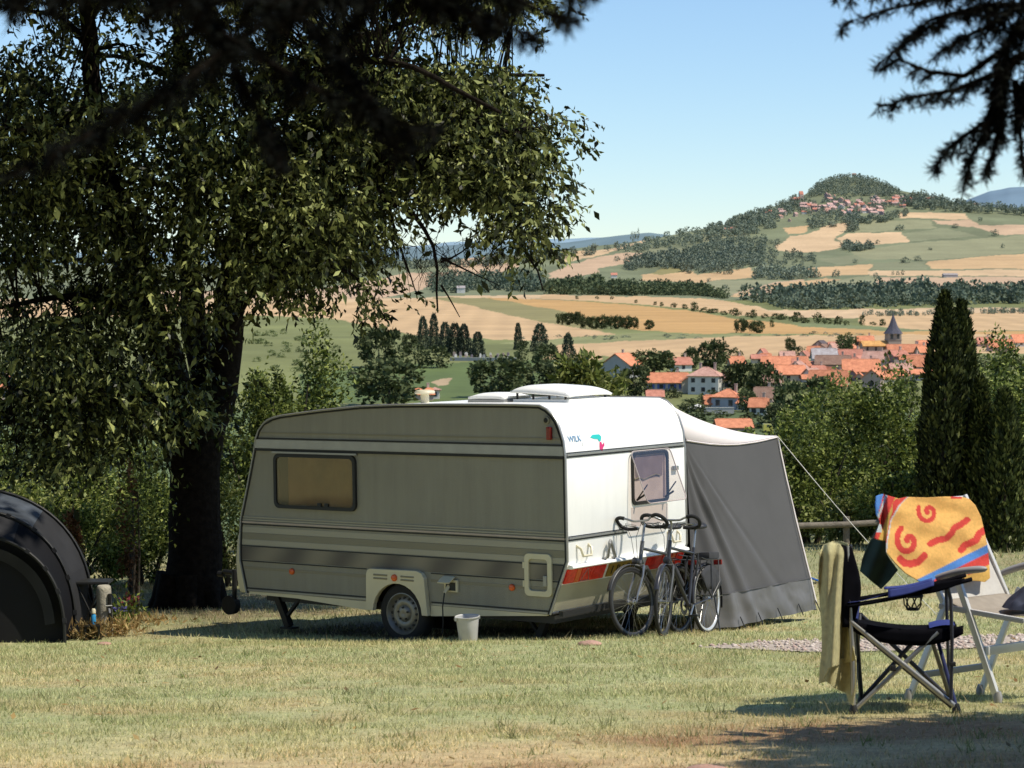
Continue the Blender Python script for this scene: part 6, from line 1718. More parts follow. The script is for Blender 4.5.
def bike(loc, head, lean, steer, label, frame_m, rear_rim, front_rim, bag=False, dress=True):
    """x forward, rear hub at origin column; root sits on the ground under the rear hub"""
    t = empty('bicycle', loc, label=label, cat='bicycle')
    t.rotation_mode = 'QUATERNION'
    q = Matrix.Rotation(head, 3, 'Z') @ Matrix.Rotation(lean, 3, 'X')
    t.rotation_quaternion = q.to_quaternion()
    r = .343; V = Vector
    rh, bb, st, ht, hb, fh = V((0, 0, r)), V((.44, 0, .29)), V((.27, 0, .86)), V((.845, 0, .90)), V((.89, 0, .74)), V((1.06, 0, r))
    mb = MB()
    mb.tube([bb, st], .016, 8); mb.tube([bb, hb + V((-.01, 0, .01))], .018, 8); mb.tube([st + (bb - st) * .10, ht + (hb - ht) * .25], .015, 8); mb.tube([ht + V((-.01, 0, .03)), hb + V((.008, 0, -.03))], .020, 10)
    for e in (-1, 1):
        mb.tube([bb + V((-.03, e * .03, 0)), V((.12, e * .06, r + .0)), rh + V((0, e * .065, 0))], .009, 6); mb.tube([st + V((.0, e * .018, -.06)), rh + V((0, e * .062, .01))], .008, 6)
    mb.lathe([(0, -.036), (.022, -.036), (.022, .036), (0, .036)], 12, Matrix.Translation(bb) @ Matrix.Rotation(PI / 2, 4, 'X'))
    mb.build('frame', frame_m, t, 50)
    def wheel(name, c, rim_m, M=None):
        M = M or Matrix.Identity(4)
        w = empty(name, (0, 0, 0)); w.parent = t; w.matrix_local = M @ Matrix.Translation(c)
        MT = Matrix.Rotation(PI / 2, 4, 'X')
        q = MB(); q.lathe([(.313, -.010), (.322, -.018), (.335, -.017), (.343, -.007), (.345, 0), (.343, .007), (.335, .017), (.322, .018), (.313, .010)], 56, MT); q.build('tyre', M_TYREW, w, 60)
        q = MB(); q.lathe([(.317, -.012), (.300, -.013), (.290, -.007), (.288, 0), (.290, .007), (.300, .013), (.317, .012)], 56, MT); q.build('rim', rim_m, w, 60)
        q = MB()
        for i in range(28):
            a = 2 * PI * i / 28; e = 1 if i % 2 else -1; a2 = a + (.32 if (i // 2) % 2 else -.32)
            q.tube([V((.022 * math.cos(a2), e * .03, .022 * math.sin(a2))), V((.292 * math.cos(a), 0, .292 * math.sin(a)))], .0016, 3, cap=False)
        q.build('spokes', M_CHROME, w, 0)
        q = MB(); q.lathe([(0, -.055), (.008, -.055), (.01, -.036), (.026, -.032), (.026, -.026), (.014, -.02), (.014, .02), (.026, .026), (.026, .032), (.01, .036), (.008, .055), (0, .055)], 14, MT); q.build('hub', M_CHROME, w, 50)
        return w
    wheel('wheel', rh, rear_rim)
    ax = (ht - hb).normalized()
    MS = Matrix.Translation(hb) @ Matrix.Rotation(steer, 4, ax) @ Matrix.Translation(-hb)
    wheel('wheel', fh, front_rim, MS)
    ms = lambda p: MS @ V(p)
    mb = MB()
    cr = hb + V((.012, 0, -.05))
    mb.tube([ms(cr + V((0, -.055, 0))), ms(cr + V((0, .055, 0)))], .016, 8)
    for e in (-1, 1): mb.tube([ms(cr + V((0, e * .05, 0))), ms(cr + V((.03, e * .056, -.10))), ms(fh + V((-.03, e * .058, .08))), ms(fh + V((0, e * .058, 0)))], [.015, .014, .011, .009], 8)
    mb.build('fork', M_FRAME2 if frame_m is not M_FRAME2 else M_CHROME, t, 50)
    # mudguards
    for c, a0, a1, M in ((rh, R(-8), R(195), Matrix.Identity(4)), (fh, R(18), R(150), MS)):
        q = MB(); q.grid(lambda u, v: M @ (c + V((.366 * math.cos(a0 + (a1 - a0) * u) * (1 - .02 * (2 * v - 1) ** 2), (v - .5) * .052, .366 * math.sin(a0 + (a1 - a0) * u) * (1 - .02 * (2 * v - 1) ** 2)))), 40, 4); solid(q.build('mudguard', M_FRAME if frame_m is M_FRAME else M_RIMD, t, 60), .0025)
        for e in (-1, 1):
            q = MB(); q.tube([M @ (c + V((0, e * .05, 0))), M @ (c + V((.366 * math.cos(a1 - .35), e * .024, .366 * math.sin(a1 - .35))))], .0028, 4); q.build('mudguard_stay', M_CHROME, t, 0)
    # stem, bar
    top = ht + ax * .20
    mb = MB(); mb.tube([ms(ht), ms(top), ms(top + V((.045, 0, .03)))], .0135, 8); mb.build('stem', M_CHROME, t, 50)
    c0 = top + V((.05, 0, .035)); ti = R(38)
    def bp(y, x): return ms(c0 + V((x * math.cos(ti), y, x * math.sin(ti))))
    half = [(0, 0), (.09, .005), (.15, .045), (.215, .072), (.265, .055), (.288, .0), (.282, -.06), (.25, -.10), (.19, -.112), (.11, -.108)]
    bar = empty('handlebar'); bar.parent = t
    for e in (-1, 1):
        pts = [bp(e * y, x) for y, x in half]
        sm_ = [];
        for i in range(len(pts) - 1):
            for k in range(3): 
                p0, p1, p2, p3 = pts[max(i - 1, 0)], pts[i], pts[i + 1], pts[min(i + 2, len(pts) - 1)]; s = k / 3
                sm_.append(.5 * ((2 * p1) + (p2 - p0) * s + (2 * p0 - 5 * p1 + 4 * p2 - p3) * s * s + (3 * p1 - p0 - 3 * p2 + p3) * s ** 3))
        sm_.append(pts[-1])
        q = MB(); q.tube(sm_, .011, 8); q.build('bar', M_CHROME, bar, 60)
        q = MB(); q.tube(sm_[7:], .0185, 8); q.build('grip', M_FOAM, bar, 60)
        q = MB(); q.tube([bp(e * .10, -.10), bp(e * .10, -.05) + V((0, 0, -.02)), bp(e * .17, .0) + V((0, 0, -.035)), bp(e * .235, .01) + V((0, 0, -.04))], .006, 6); q.build('brake_lever', M_CHROME, bar, 50)
        q = MB(); q.tube([bp(e * .10, -.06), ms(c0 + V((.12, e * .10, -.02))), ms(c0 + V((.13, e * .03, -.16))), ms(hb + V((.06, e * .015, -.02)))], .0028, 5); q.build('brake_cable', M_BLACK, t, 60)
    # bar bag / lamp
    q = MB(); q.lathe([(0, -.05), (.018, -.045), (.034, 0), (.036, .012), (.030, .016), (0, .018)], 14, MS @ Matrix.Translation(hb + V((.075, 0, .0))) @ Matrix.Rotation(PI / 2, 4, 'Y')); q.build('headlight', M_FRAME, t, 50)
    # saddle
    sd_ = st + (st - bb).normalized() * .19
    mb = MB(); mb.tube([st, sd_], .0135, 8); mb.build('seat_post', M_CHROME, t, 50)
    q = MB()
    def sad(u, v):
        x = -.135 + .27 * u; w_ = float(np.interp(u, [0, .08, .3, .5, .75, .95, 1], [.055, .078, .074, .045, .024, .02, .010])); a = PI * (v - .5) * 1.25
        return sd_ + V((x, w_ * math.sin(a), .028 + .034 * math.cos(a) - .012 * (1 - abs(2 * u - 1)) + .02 * (u < .2) * (0.2 - u)))
    q.grid(sad, 20, 12); solid(q.build('saddle', M_SADDLE, t, 60), .012)
    # carrier
    mb = MB(); zc = .74
    for e in (-1, 1):
        mb.tube([V((.20, e * .05, zc + .02)), V((.1, e * .06, zc)), V((-.28, e * .06, zc)), V((-.30, e * .03, zc))], .0055, 5)
        mb.tube([V((-.02, e * .06, zc)), V((-.0, e * .07, r + .02))], .0055, 5); mb.tube([V((-.2, e * .06, zc)), V((-.15, e * .09, .52)), V((-.0, e * .07, r + .03))], .0055, 5)
    for x in (-.28, -.18, -.08, .02, .1): mb.tube([V((x, -.06, zc)), V((x, .06, zc))], .0045, 5)
    mb.tube([V((.2, -.05, zc + .02)), V((.2, .05, zc + .02))], .005, 5); mb.tube([V((-.28, 0, zc + .03)), V((0, 0, zc + .05))], .006, 5)
    mb.build('carrier', M_RIMD, t, 50)
    q = MB(); q.box((-.33, 0, zc - .03), (.02, .09, .05), ch=.006); q.build('rear_light', M_DRED, t, 0)
    # crank set, chain
    for e in (-1, 1):
        s = 1 if e > 0 else -1; an = R(-35) if e > 0 else R(145)
        tip = bb + V((.17 * math.cos(an), e * .075, .17 * math.sin(an)))
        q = MB(); q.tube([bb + V((0, e * .05, 0)), tip], .010, 6); ck = q.build('crank', M_CHROME, t, 30)
        q = MB(); q.box(tip + V((0, e * .05, 0)), (.085, .085, .022), ch=.006); q.build('pedal', M_BLACK, ck, 0)
    q = MB(); q.lathe([(.05, -.002), (.092, -.002), (.092, .002), (.05, .002)], 30, Matrix.Translation(bb + V((0, -.048, 0))) @ Matrix.Rotation(PI / 2, 4, 'X')); q.build('chainring', M_RIMD, t, 30)
    q = MB(); q.tube([bb + V((.0, -.048, .09)), rh + V((0, -.046, .035)), rh + V((-.035, -.046, 0)), rh + V((0, -.046, -.035)), rh + V((.03, -.046, -.12)), bb + V((0, -.048, -.09))], .004, 4, closed=False); q.build('chain', M_DSTEEL, t, 30)
    q = MB(); q.lathe([(0, -.02), (.045, -.02), (.03, .015), (0, .015)], 20, Matrix.Translation(rh + V((0, -.042, 0))) @ Matrix.Rotation(PI / 2, 4, 'X')); q.build('cassette', M_DSTEEL, t, 30)
    # bottle cage, lock, pump
    q = MB(); q.tube([bb.lerp(hb, .35) + V((0, 0, .045)), bb.lerp(hb, .75) + V((0, 0, .045))], .034, 10); q.build('bottle', M_PANN if bag else M_RIMD, t, 40)
    q = MB(); q.tube([V((.02, .10, r + .02)), V((.05, .16, .02))], .008, 6); q.build('kickstand', M_RIMD, t, 0)
    if bag:
        for e in (-1, 1):
            q = MB(); q.grid(lambda u, v: rh + V(((.10 + .24 * v) * math.cos(R(48) + R(105) * u), e * .052, (.10 + .24 * v) * math.sin(R(48) + R(105) * u))), 14, 4); solid(q.build('skirt_guard', M_PANN, t, 60), .003)
        q = MB(); q.box((-.10, 0, .78), (.26, .13, .07), ch=.025); q.build('rolled_bag', M_PANN, t, 30)
        q = MB(); q.tube([bb.lerp(st, .45) + V((.02, -.05, 0)), bb.lerp(st, .85) + V((.02, -.05, 0)), bb.lerp(st, .9) + V((-.03, .04, .0)), bb.lerp(st, .5) + V((-.03, .04, 0))], .011, 6); q.build('lock', M_BLACK, t, 50)
    return t
def ground_at(px, d):
    b = at(px, 600, d); b.z = G(b.x, b.y); return b
def put_bike(pf, df, pr, dr_, lean, steer, *a, **k):
    f = ground_at(pf, df); r_ = ground_at(pr, dr_)
    v = f - r_; h = math.atan2(v.y, v.x)
    b = f - Vector((math.cos(h), math.sin(h), 0)) * 1.06
    b.z = G(b.x, b.y); fz = f.z
    o = bike(b, h, lean, steer, *a, **k)
    pit = math.atan2(fz - b.z, 1.06)
    o.rotation_quaternion = (Matrix.Rotation(h, 3, 'Z') @ Matrix.Rotation(-pit, 3, 'Y') @ Matrix.Rotation(lean, 3, 'X')).to_quaternion()
    return o
put_bike(663.5, 22.3, 708, 23.25, R(4.5), R(12), 'outer touring bicycle with bright rear rim and rack bag, nearest the awning', M_FRAME, M_RIMB, M_RIMD, bag=True)
put_bike(633, 22.35, 678, 23.25, R(3), R(-13), 'inner dark bicycle with its front wheel turned, leaning against the caravan rear', M_FRAME2, M_RIMD, M_RIMD)

# ================================================================== CAMPING CHAIRS AND CLOTHS
M_CHAIRC = mat('black_chair_cloth', (.005, .005, .007), rough=1, var=.3, nscale=12, spec=.05)
M_BLUEC = mat('blue_chair_cloth', (.022, .038, .20), rough=.75, var=.15, nscale=12)
M_TUBE = mat('grey_chair_tube', (.42, .42, .40), rough=.3, metal=.6, var=.1)
M_TUBED = mat('dark_chair_tube', (.05, .05, .06), rough=.35, metal=.4, var=.15)
M_WALU = mat('white_aluminium', (.66, .65, .62), rough=.35, metal=.15, var=.06)
M_WFAB = mat('white_mesh_fabric', (.66, .64, .60), rough=.8, var=.06, nscale=40, trans=.15)
M_ARMG = mat('grey_armrest_plastic', (.30, .295, .285), rough=.45, var=.12)

def cloth_px(name, poly, dfn, m, parent, root, step=1.0, cfn=None, thick=.004, subs=True):
    """a cloth sheet: outline read off the photograph, laid in 3-D where it hangs (dfn gives its distance)"""
    xs = [p[0] for p in poly]; ys = [p[1] for p in poly]
    X = np.arange(min(xs) - step, max(xs) + 2 * step, step); Y = np.arange(min(ys) - step, max(ys) + 2 * step, step)
    gx, gy = np.meshgrid(X, Y)
    ins = inpoly(gx, gy, poly)
    # pull outside corners to the outline so that the edge is clean
    P = np.array(poly); Q2 = np.roll(P, -1, 0)
    def snap(x, y):
        d = Q2 - P; tt = np.clip(((x - P[:, 0]) * d[:, 0] + (y - P[:, 1]) * d[:, 1]) / (d ** 2).sum(1), 0, 1)
        c = P + d * tt[:, None]; j = ((c - (x, y)) ** 2).sum(1).argmin(); return c[j]
    nv, nu = gx.shape; idx = np.arange(nv * nu).reshape(nv, nu)
    any_in = ins[:-1, :-1] | ins[:-1, 1:] | ins[1:, 1:] | ins[1:, :-1]
    Qd = np.stack([idx[:-1, :-1], idx[1:, :-1], idx[1:, 1:], idx[:-1, 1:]], -1)[any_in]
    us, inv = np.unique(Qd.ravel(), return_inverse=True)
    fx, fy, fi = gx.ravel()[us].copy(), gy.ravel()[us].copy(), ins.ravel()[us]
    for i in np.where(~fi)[0]: fx[i], fy[i] = snap(fx[i], fy[i])
    V = np.array([tuple(at(a, b_, float(dfn(a, b_))) - root) for a, b_ in zip(fx, fy)])
    me = nmesh(name, V, inv.reshape(-1, 4), 4); smooth(me)
    if cfn is not None: set_col(me, np.array([cfn(a, b_) for a, b_ in zip(fx, fy)]))
    return solid(obj(name, me, m, parent), thick, 0)

# ---- black folding armchair, side on, facing right
DC = 12.1
cb = at(855, 713, DC); cb.z = G(cb.x, cb.y)
ch_ = empty('folding_armchair', cb, label='black folding camping armchair with blue cloth arm, a pale towel over its back', cat='chair')
def cp_(px, py, dd=0.0): return at(px, py, DC + dd) - cb
DF = .56       # the far side lies this much deeper
def tub(name, pts, r, m, p=ch_, n=8):
    q = MB(); q.tube(pts, r * 1.15, n); return q.build(name, m, p, 60)
def gz_(px, d, h=0.0):
    b = ground_at(px, d); b.z += h; return b - cb
rbN, rbF, fbN, fbF = gz_(854, DC), gz_(862, DC + DF), gz_(957, DC - .02), gz_(950, DC + DF)
backN, backF = cp_(847, 546), cp_(850, 545, DF)
seatrN, seatrF, seatfN, seatfF = cp_(856, 620), cp_(860, 614, DF), cp_(930, 634), cp_(926, 628, DF)
armrN, armrF = cp_(849, 603), cp_(854, 598, DF)
armfN, armfF = cp_(962, 581), cp_(954, 577, DF)
tub('back_post', [rbN + Vector((0, 0, .03)), cp_(852, 650), backN], .011, M_TUBE); tub('back_post', [rbF + Vector((0, 0, .03)), cp_(857, 650, DF), backF], .011, M_TUBED)
tub('cross_leg', [cp_(850, 621), fbN + Vector((0, 0, .03))], .0125, M_TUBE); tub('cross_leg', [rbN + Vector((.02, .02, .03)), cp_(938, 632)], .0115, M_TUBE)
tub('cross_leg', [cp_(856, 622, .03) + Vector((0, 0, -.03)), fbN + Vector((-.02, .02, .03))], .011, M_TUBED)
tub('cross_leg', [rbF + Vector((0, 0, .03)), seatfF], .0105, M_TUBED); tub('cross_leg', [seatrF, fbF + Vector((0, 0, .03))], .0105, M_TUBED)
tub('cross_leg', [rbN + Vector((0, .02, .04)), seatrF], .010, M_TUBED); tub('cross_leg', [rbF + Vector((0, .0, .04)), seatrN], .010, M_TUBED)
tub('cross_leg', [fbN + Vector((0, .02, .04)), cp_(936, 634, DF)], .010, mat('blue_tube', (.03, .035, .10), rough=.35, metal=.3)); tub('cross_leg', [fbF + Vector((0, 0, .04)), seatfN], .010, M_TUBED)
tub('arm_post', [cp_(951, 700, -.02), cp_(952, 640, -.02), cp_(951, 600, -.02), cp_(947, 584, -.02)], .0085, M_TUBED); tub('arm_post', [fbF + Vector((0, 0, .05)), cp_(946, 584, DF)], .0085, M_TUBED)
for p in (rbN, rbF, fbN, fbF):
    q = MB(); q.lathe([(0, -.01), (.022, -.01), (.024, .02), (.014, .05), (0, .05)], 10, Matrix.Translation(p)); q.build('foot', M_BLACK, ch_, 40)
q = MB(); q.box(cp_(952.5, 664, -.02), (.032, .03, .022), ch=.005); q.build('joint', M_BLACK, ch_, 0)
q = MB(); q.box(cp_(893, 668, 0), (.03, .03, .03), ch=.006); q.build('joint', M_BLACK, ch_, 0)
# seat sling
def seat(u, v):
    a = cp_(848, 621).lerp(cp_(963, 627), u); b_ = cp_(852, 616, DF).lerp(cp_(955, 622, DF), u)
    p = a.lerp(b_, v); p.z -= .034 * math.sin(PI * u) ** .8 * (1 - .0 * v) + .03 * math.sin(PI * v) ; return p
q = MB(); q.grid(seat, 24, 10); solid(q.build('seat', M_CHAIRC, ch_, 60), .008)
q = MB(); q.grid(lambda u, v: seat(u, 0) + Vector((0, -.004, -.085 * v * (1 - .5 * abs(2 * u - 1) ** 3) + .008)), 24, 3); solid(q.build('seat_edge', M_CHAIRC, ch_, 60), .012)
q = MB(); q.grid(lambda u, v: seat(.74 + .24 * u, .72 + .27 * v) + Vector((0, 0, .016 + .010 * math.sin(u * PI))), 8, 8); q.build('seat_pad', M_BLUEC, ch_, 60)
# back panel and its padded near edge
def back(u, v):
    a = cp_(846, 546).lerp(cp_(851, 622), u); b_ = cp_(850, 545, DF).lerp(cp_(855, 618, DF), u)
    p = a.lerp(b_, v); p.x -= .03 * math.sin(PI * v); return p
q = MB(); q.grid(back, 14, 10); solid(q.build('backrest', M_CHAIRC, ch_, 60), .01)
def bedge(u, v):
    p = cp_(840 + 7.5 * v + 2 * u, 545 + (628 - 545) * u); w = .5 + .5 * math.sin(PI * min(1, u * 1.1))
    p = cp_(841 + 1.5 * u + (11 + 8 * math.sin(PI * u) ** 1.3) * v, 545 + 82 * u + 4 * (1 - u) * (v - .2)); p.y -= .012 - .02 * v; return p
q = MB(); q.grid(bedge, 16, 6); solid(q.build('back_edge', M_CHAIRC, ch_, 60), .018)
q = MB(); q.grid(lambda u, v: cp_(856 + 4 * v - 2 * u, 606 + 15 * u, .04 + .3 * v), 6, 6); q.build('back_lining', M_BLUEC, ch_, 60)
# arms: a cloth strap over the posts
def arm(o0, o1, d, name, m):
    q = MB()
    def f(u, v):
        p = cp_(o0[0] + (o1[0] - o0[0]) * u, o0[1] + (o1[1] - o0[1]) * u + 2.4 * math.sin(PI * u), d + (v - .5) * .07); p.z -= .012 * abs(2 * v - 1) ** 2; return p
    q.grid(f, 20, 6); return solid(q.build(name, m, ch_, 60), .012)
arm((846, 605), (972, 578), 0, 'armrest', M_CHAIRC)
arm((850, 599), (966, 574), DF, 'armrest', M_CHAIRC)
q = MB(); q.grid(lambda u, v: cp_(884 + 48 * u, 589.5 - 8.8 * u + 2.0 * math.sin(PI * u), -.045 + .085 * v) + Vector((0, 0, .012 - .010 * abs(2 * v - 1) ** 2)), 14, 6); solid(q.build('arm_cover', M_BLUEC, ch_, 60), .006)
q = MB(); q.grid(lambda u, v: cp_(888 + 46 * u, 589.5 - 9.5 * u + (8.5 - 3 * u) * v + 1.5 * math.sin(PI * u), -.05 - .012 * v), 14, 5); solid(q.build('arm_cover', M_BLUEC, ch_, 60), .005)
q = MB(); q.grid(lambda u, v: cp_(848 + 38 * u, 604.5 - 9 * u + 1.5 * math.sin(PI * u), -.03 + .05 * v) + Vector((0, 0, .010)), 10, 4); solid(q.build('arm_piping', M_BLUEC, ch_, 60), .004)
q = MB(); q.grid(lambda u, v: cp_(893 + 72 * u, 590 - 12 * u, -.05) + Vector((0, 0, -.05 * v * math.sin(PI * u) ** .5)), 16, 4); solid(q.build('arm_underside', M_CHAIRC, ch_, 60), .008)
# netting cup holder hanging below the arm
q = MB(); c = cp_(913, 590)
for k in range(7):
    a = 2 * PI * k / 7; q.tube([c + Vector((.05 * math.cos(a), .05 * math.sin(a), -.03)), c + Vector((.045 * math.cos(a + .4), .045 * math.sin(a + .4), -.075)), c + Vector((.03 * math.cos(a + .8), .03 * math.sin(a + .8), -.10))], .004, 5)
q.tube([c + Vector((.05 * math.cos(a), .05 * math.sin(a), -.03)) for a in np.linspace(0, 2 * PI, 16)[:-1]], .007, 5, closed=True); q.tube([c + Vector((.03 * math.cos(a), .03 * math.sin(a), -.10)) for a in np.linspace(0, 2 * PI, 12)[:-1]], .006, 5, closed=True)
q.build('cup_holder', M_BLACK, ch_, 50)

# ---- yellow-green towel over its back
tw_root = cb + Vector((-.06, 0, .85))
M_TOW = mat('olive_towel', (.62, .56, .29), rough=1.0, var=.16, nscale=30, bump=.8, bscale=260)
tr_ = empty('towel', tw_root, label='pale olive-yellow bath towel hung over the back of the black armchair', cat='towel')
po = [(820, 552), (823, 545), (830, 542.5), (838, 543), (843, 546), (845, 556), (845, 590), (846, 610), (849, 632), (854, 650), (856, 660), (846, 663), (829, 668), (824, 680), (819, 684), (820, 668), (822, 650), (822, 628), (820, 605), (818.5, 585), (819, 566)]
def tfold(x, y):
    u = (x - 819) / 36; s = (y - 543) / 120
    return DC - .05 + .075 * math.sin(u * 8.5 + .7 + s * 1.2) * min(1, .35 + s) + .025 * math.sin(u * 17 + s * 4) + .06 * max(0, 1 - s * 9) ** 2 + .05 * u
cloth_px('hanging_front', po, tfold, M_TOW, tr_, tw_root, 1.0)
po2 = [(829, 660), (856, 656), (856.5, 672), (856, 690), (853, 706), (849, 702), (846, 693), (836, 689), (826, 681), (818.5, 684), (824, 668)]
cloth_px('hanging_back', po2, lambda x, y: DC + .03 + .03 * math.sin((x - 819) / 36 * 9 + y * .03), M_TOW, tr_, tw_root, 1.0)
po3 = [(843, 545), (846, 543), (849, 546), (851, 560), (849, 575), (846, 580), (844, 560)]
cloth_px('inner_flap', [(826, 545), (832, 541.5), (842, 541.5), (848, 543.5), (849, 549), (840, 551), (826, 551)], lambda x, y: DC + .1 + .1 * math.sin((x - 826) * .2), M_TOW, tr_, tw_root, 1.0)

# ---- white reclining chair behind it, facing right and towards the viewer
RF = Vector((.82, -.57, 0)); RS = Vector((.47, .36, 0))
rb_ = at(909, 693, 12.9); rb_.z = G(rb_.x, rb_.y)
rc = empty('reclining_chair', rb_, label='white aluminium reclining garden chair with grey armrests under the bright patterned towel', cat='chair')
def rdep(px): return 12.9 - .34 / .82 * ((px - 909) / 180.0)
def rp(px, py, far=0.0): return at(px, py, rdep(px)) - rb_ + RS * far
def rtub(name, pts, r, m=M_WALU, n=8):
    q = MB(); q.tube(pts, r, n); return q.build(name, m, rc, 60)
def flat(name, a, b_, w, th, m=M_WALU):
    a = Vector(a); b_ = Vector(b_); d = (b_ - a); L = d.length; x = d.normalized(); y = RS.normalized()
    if abs(x.dot(y)) > .9: y = Vector((0, 0, 1))
    y = (y - x * y.dot(x)).normalized(); z = x.cross(y)
    q = MB(); q.box((0, 0, 0), (L, th, w), None, ch=min(w, th) * .3); M_ = Matrix((x, y, z)).transposed()
    q.v = [tuple(M_ @ Vector(v) + (a + b_) / 2) for v in q.v]; return q.build(name, m, rc, 30)
for far in (0, 1):
    gA, gB = rp(909, 693, far), rp(998, 691, far)
    for g_ in (gA, gB):
        w = g_ + rb_; g_.z = G(w.x, w.y) - rb_.z + .015
    flat('leg', gB, rp(957, 578, far), .040, .024); flat('leg', gA, rp(949, 596, far) + Vector((0, 0, -.0)), .036, .022)
    flat('seat_rail', rp(939, 606, far), rp(1024, 621, far), .03, .022)
    flat('back_rail', rp(941, 606, far) + RS * .05 * (1 - 2 * far), rp(896, 500, far) + RS * .05 * (1 - 2 * far), .032, .022)
    q = MB()
    A0, A1 = rp(925, 581, far), rp(987, 569, far)
    def am(u, v, A0=A0, A1=A1):
        p = A0.lerp(A1, u); a = 2 * PI * v; w = .028 * (1 - abs(2 * u - 1) ** 6) ** .5 + .004; h = .017 * (1 - abs(2 * u - 1) ** 6) ** .5 + .004
        return p + RS.normalized() * w * math.cos(a) + Vector((0, 0, h * math.sin(a) + .02 * math.sin(PI * u) - .012 * (1 - u)))
    q.grid(am, 22, 14); q.build('armrest', M_ARMG, rc, 60)
    for gX in (gA, gB):
        q = MB(); q.lathe([(0, -.02), (.024, -.02), (.026, .02), (.016, .05), (0, .05)], 10, Matrix.Translation(gX)); q.build('foot', M_ARMG, rc, 40)
flat('stretcher', rp(913, 676), rp(913, 676, 1), .03, .035, M_ARMG)
flat('stretcher', rp(984, 651), rp(984, 651, 1), .03, .05)
flat('stretcher', rp(1022, 621), rp(1022, 621, 1), .03, .02)
q = MB(); q.grid(lambda u, v: rp(938, 601).lerp(rp(1026, 616), u) + RS * (.04 + .92 * v) + Vector((0, 0, -.035 * math.sin(PI * u) + .01 * math.sin(u * 16) * .4)), 24, 12); solid(q.build('seat', mat('shaded_seat_fabric', (.30, .26, .21), rough=.9, var=.1, nscale=20), rc, 60), .006)  # shade on the white seat put into a tan-grey colour
bl, bt = rp(941, 604), rp(895, 503)
BN = (bt - bl).cross(RS).normalized()
if BN.y > 0: BN = -BN
def bk(u, v, off=0.0):
    p = bl.lerp(bt, v) + RS * (.04 + .92 * u); n = BN
    return p + n * (off - .025 * math.sin(PI * u))
q = MB(); q.grid(lambda u, v: bk(u, v), 16, 24); solid(q.build('backrest', M_WFAB, rc, 60), .006)
rtub('head_rail', [bk(0, 1), bk(.5, 1.01), bk(1, 1)], .013)

# ---- patterned beach towel draped over its back
root2 = rb_ + bt + RS * .5
bt_ = empty('beach_towel', root2, label='bright yellow beach towel with red spirals, wavy lines and blue stripe over the white recliner', cat='towel')
pn = BN; p0 = rb_ + bl + pn * .05
cz = Vector((0, CP, -SP))
def plane_d(x, y):
    ray = (at(x, y, 1.0) - CAM); k = (p0 - CAM).dot(pn) / ray.dot(pn)
    return k
d_mid = plane_d(935, 545)
def beach_d(x, y):
    d = plane_d(x, y)
    d += .012 * math.sin(x * .16 + y * .09) + .010 * math.sin(x * .07 - y * .2) + .03 * (fbm(x / 16, y / 16, 2) - .5)
    fold = math.exp(-((x - 886 - (y - 500) * .0) / 5) ** 2) * .03
    return d - fold
pol = [(893, 503), (896, 499), (906, 497), (925, 497.5), (945, 496.5), (962, 497), (969, 499), (975, 505), (981, 517), (984, 530), (987, 545), (989, 562), (990, 578), (985, 582), (968, 580), (952, 583), (935, 585), (920, 582), (905, 573), (895, 563), (886, 552), (886, 540), (889, 520)]
YEL, REDC, BLU, WHT = (.84, .48, .15), (.66, .075, .06), (.10, .26, .62), (.62, .62, .60)
def seg_d(x, y, pts):
    m = 1e9
    for (ax, ay), (bx_, by_) in zip(pts[:-1], pts[1:]):
        dx, dy = bx_ - ax, by_ - ay; tt = max(0, min(1, ((x - ax) * dx + (y - ay) * dy) / (dx * dx + dy * dy))); m = min(m, math.hypot(x - ax - dx * tt, y - ay - dy * tt))
    return m
SP1 = [(928 + (1.0 + 1.5 * a) * math.cos(a * 1.0 + 2.6) * .86, 512 + (1.0 + 1.5 * a) * math.sin(a + 2.6)) for a in np.linspace(0, 7.2, 40)]
SP2 = [(908 + (1.2 + 2.0 * a) * math.cos(a + 3.4) * .82, 541 + (1.2 + 2.0 * a) * math.sin(a + 3.4)) for a in np.linspace(0, 7.0, 40)]
ARC = [(900, 559), (904, 563), (911, 564), (918, 562), (924, 556)]
WV1 = [(930, 544), (938, 540), (945, 539), (951, 534), (954, 528), (960, 525), (967, 520)]
WV2 = [(961, 550), (965, 545), (971, 543), (976, 540), (979, 534), (985, 530)]
def beach_col(x, y):
    c = YEL
    if seg_d(x, y, SP1) < 2.3 or seg_d(x, y, SP2) < 2.9 or seg_d(x, y, ARC) < 3.8 or seg_d(x, y, WV1) < 3.2 or seg_d(x, y, WV2) < 3.6: c = REDC
    l = y - (578 - (x - 928) * .50)           # blue stripe
    if l > -4 : c = BLU
    if l > 4.5: c = REDC
    if l > 13 and x < 968: c = YEL
    if l > 17: c = (.72, .44, .12)
    if y < 499.5 and 950 < x < 962: c = REDC
    e = x - float(np.interp(y, [497, 505, 520, 540, 555], [907, 899, 890, 886.5, 885]))
    if e < 1.4: c = WHT
    if e < -.2: c = REDC
    return tuple(np.array(c) * (.93 + .14 * vnoise(x * .8, y * .8)))
M_BEACH = colmat('printed_towelling', rough=1.0, nscale=60, var=.10, bump=.6, bscale=240, spec=.1)
cloth_px('front_panel', pol, beach_d, M_BEACH, bt_, root2, 1.0, beach_col)
side = [(876, 496), (882, 494), (893, 497), (900, 499), (896, 503), (889, 520), (886, 540), (883, 541), (874, 538.5), (880, 522), (876, 515), (875, 505)]
def side_col(x, y):
    e = (x - 880) + (y - 500) * .40
    if x < 882 + (500 - y) * .3 and y < 518: return BLU
    if e < 6: return (.55, .6, .6) if e > 3.5 else REDC
    if 533 > y > 524 and x < 882: return (.5, .58, .6)
    if e < 14: return REDC
    return (.62, .40, .10)
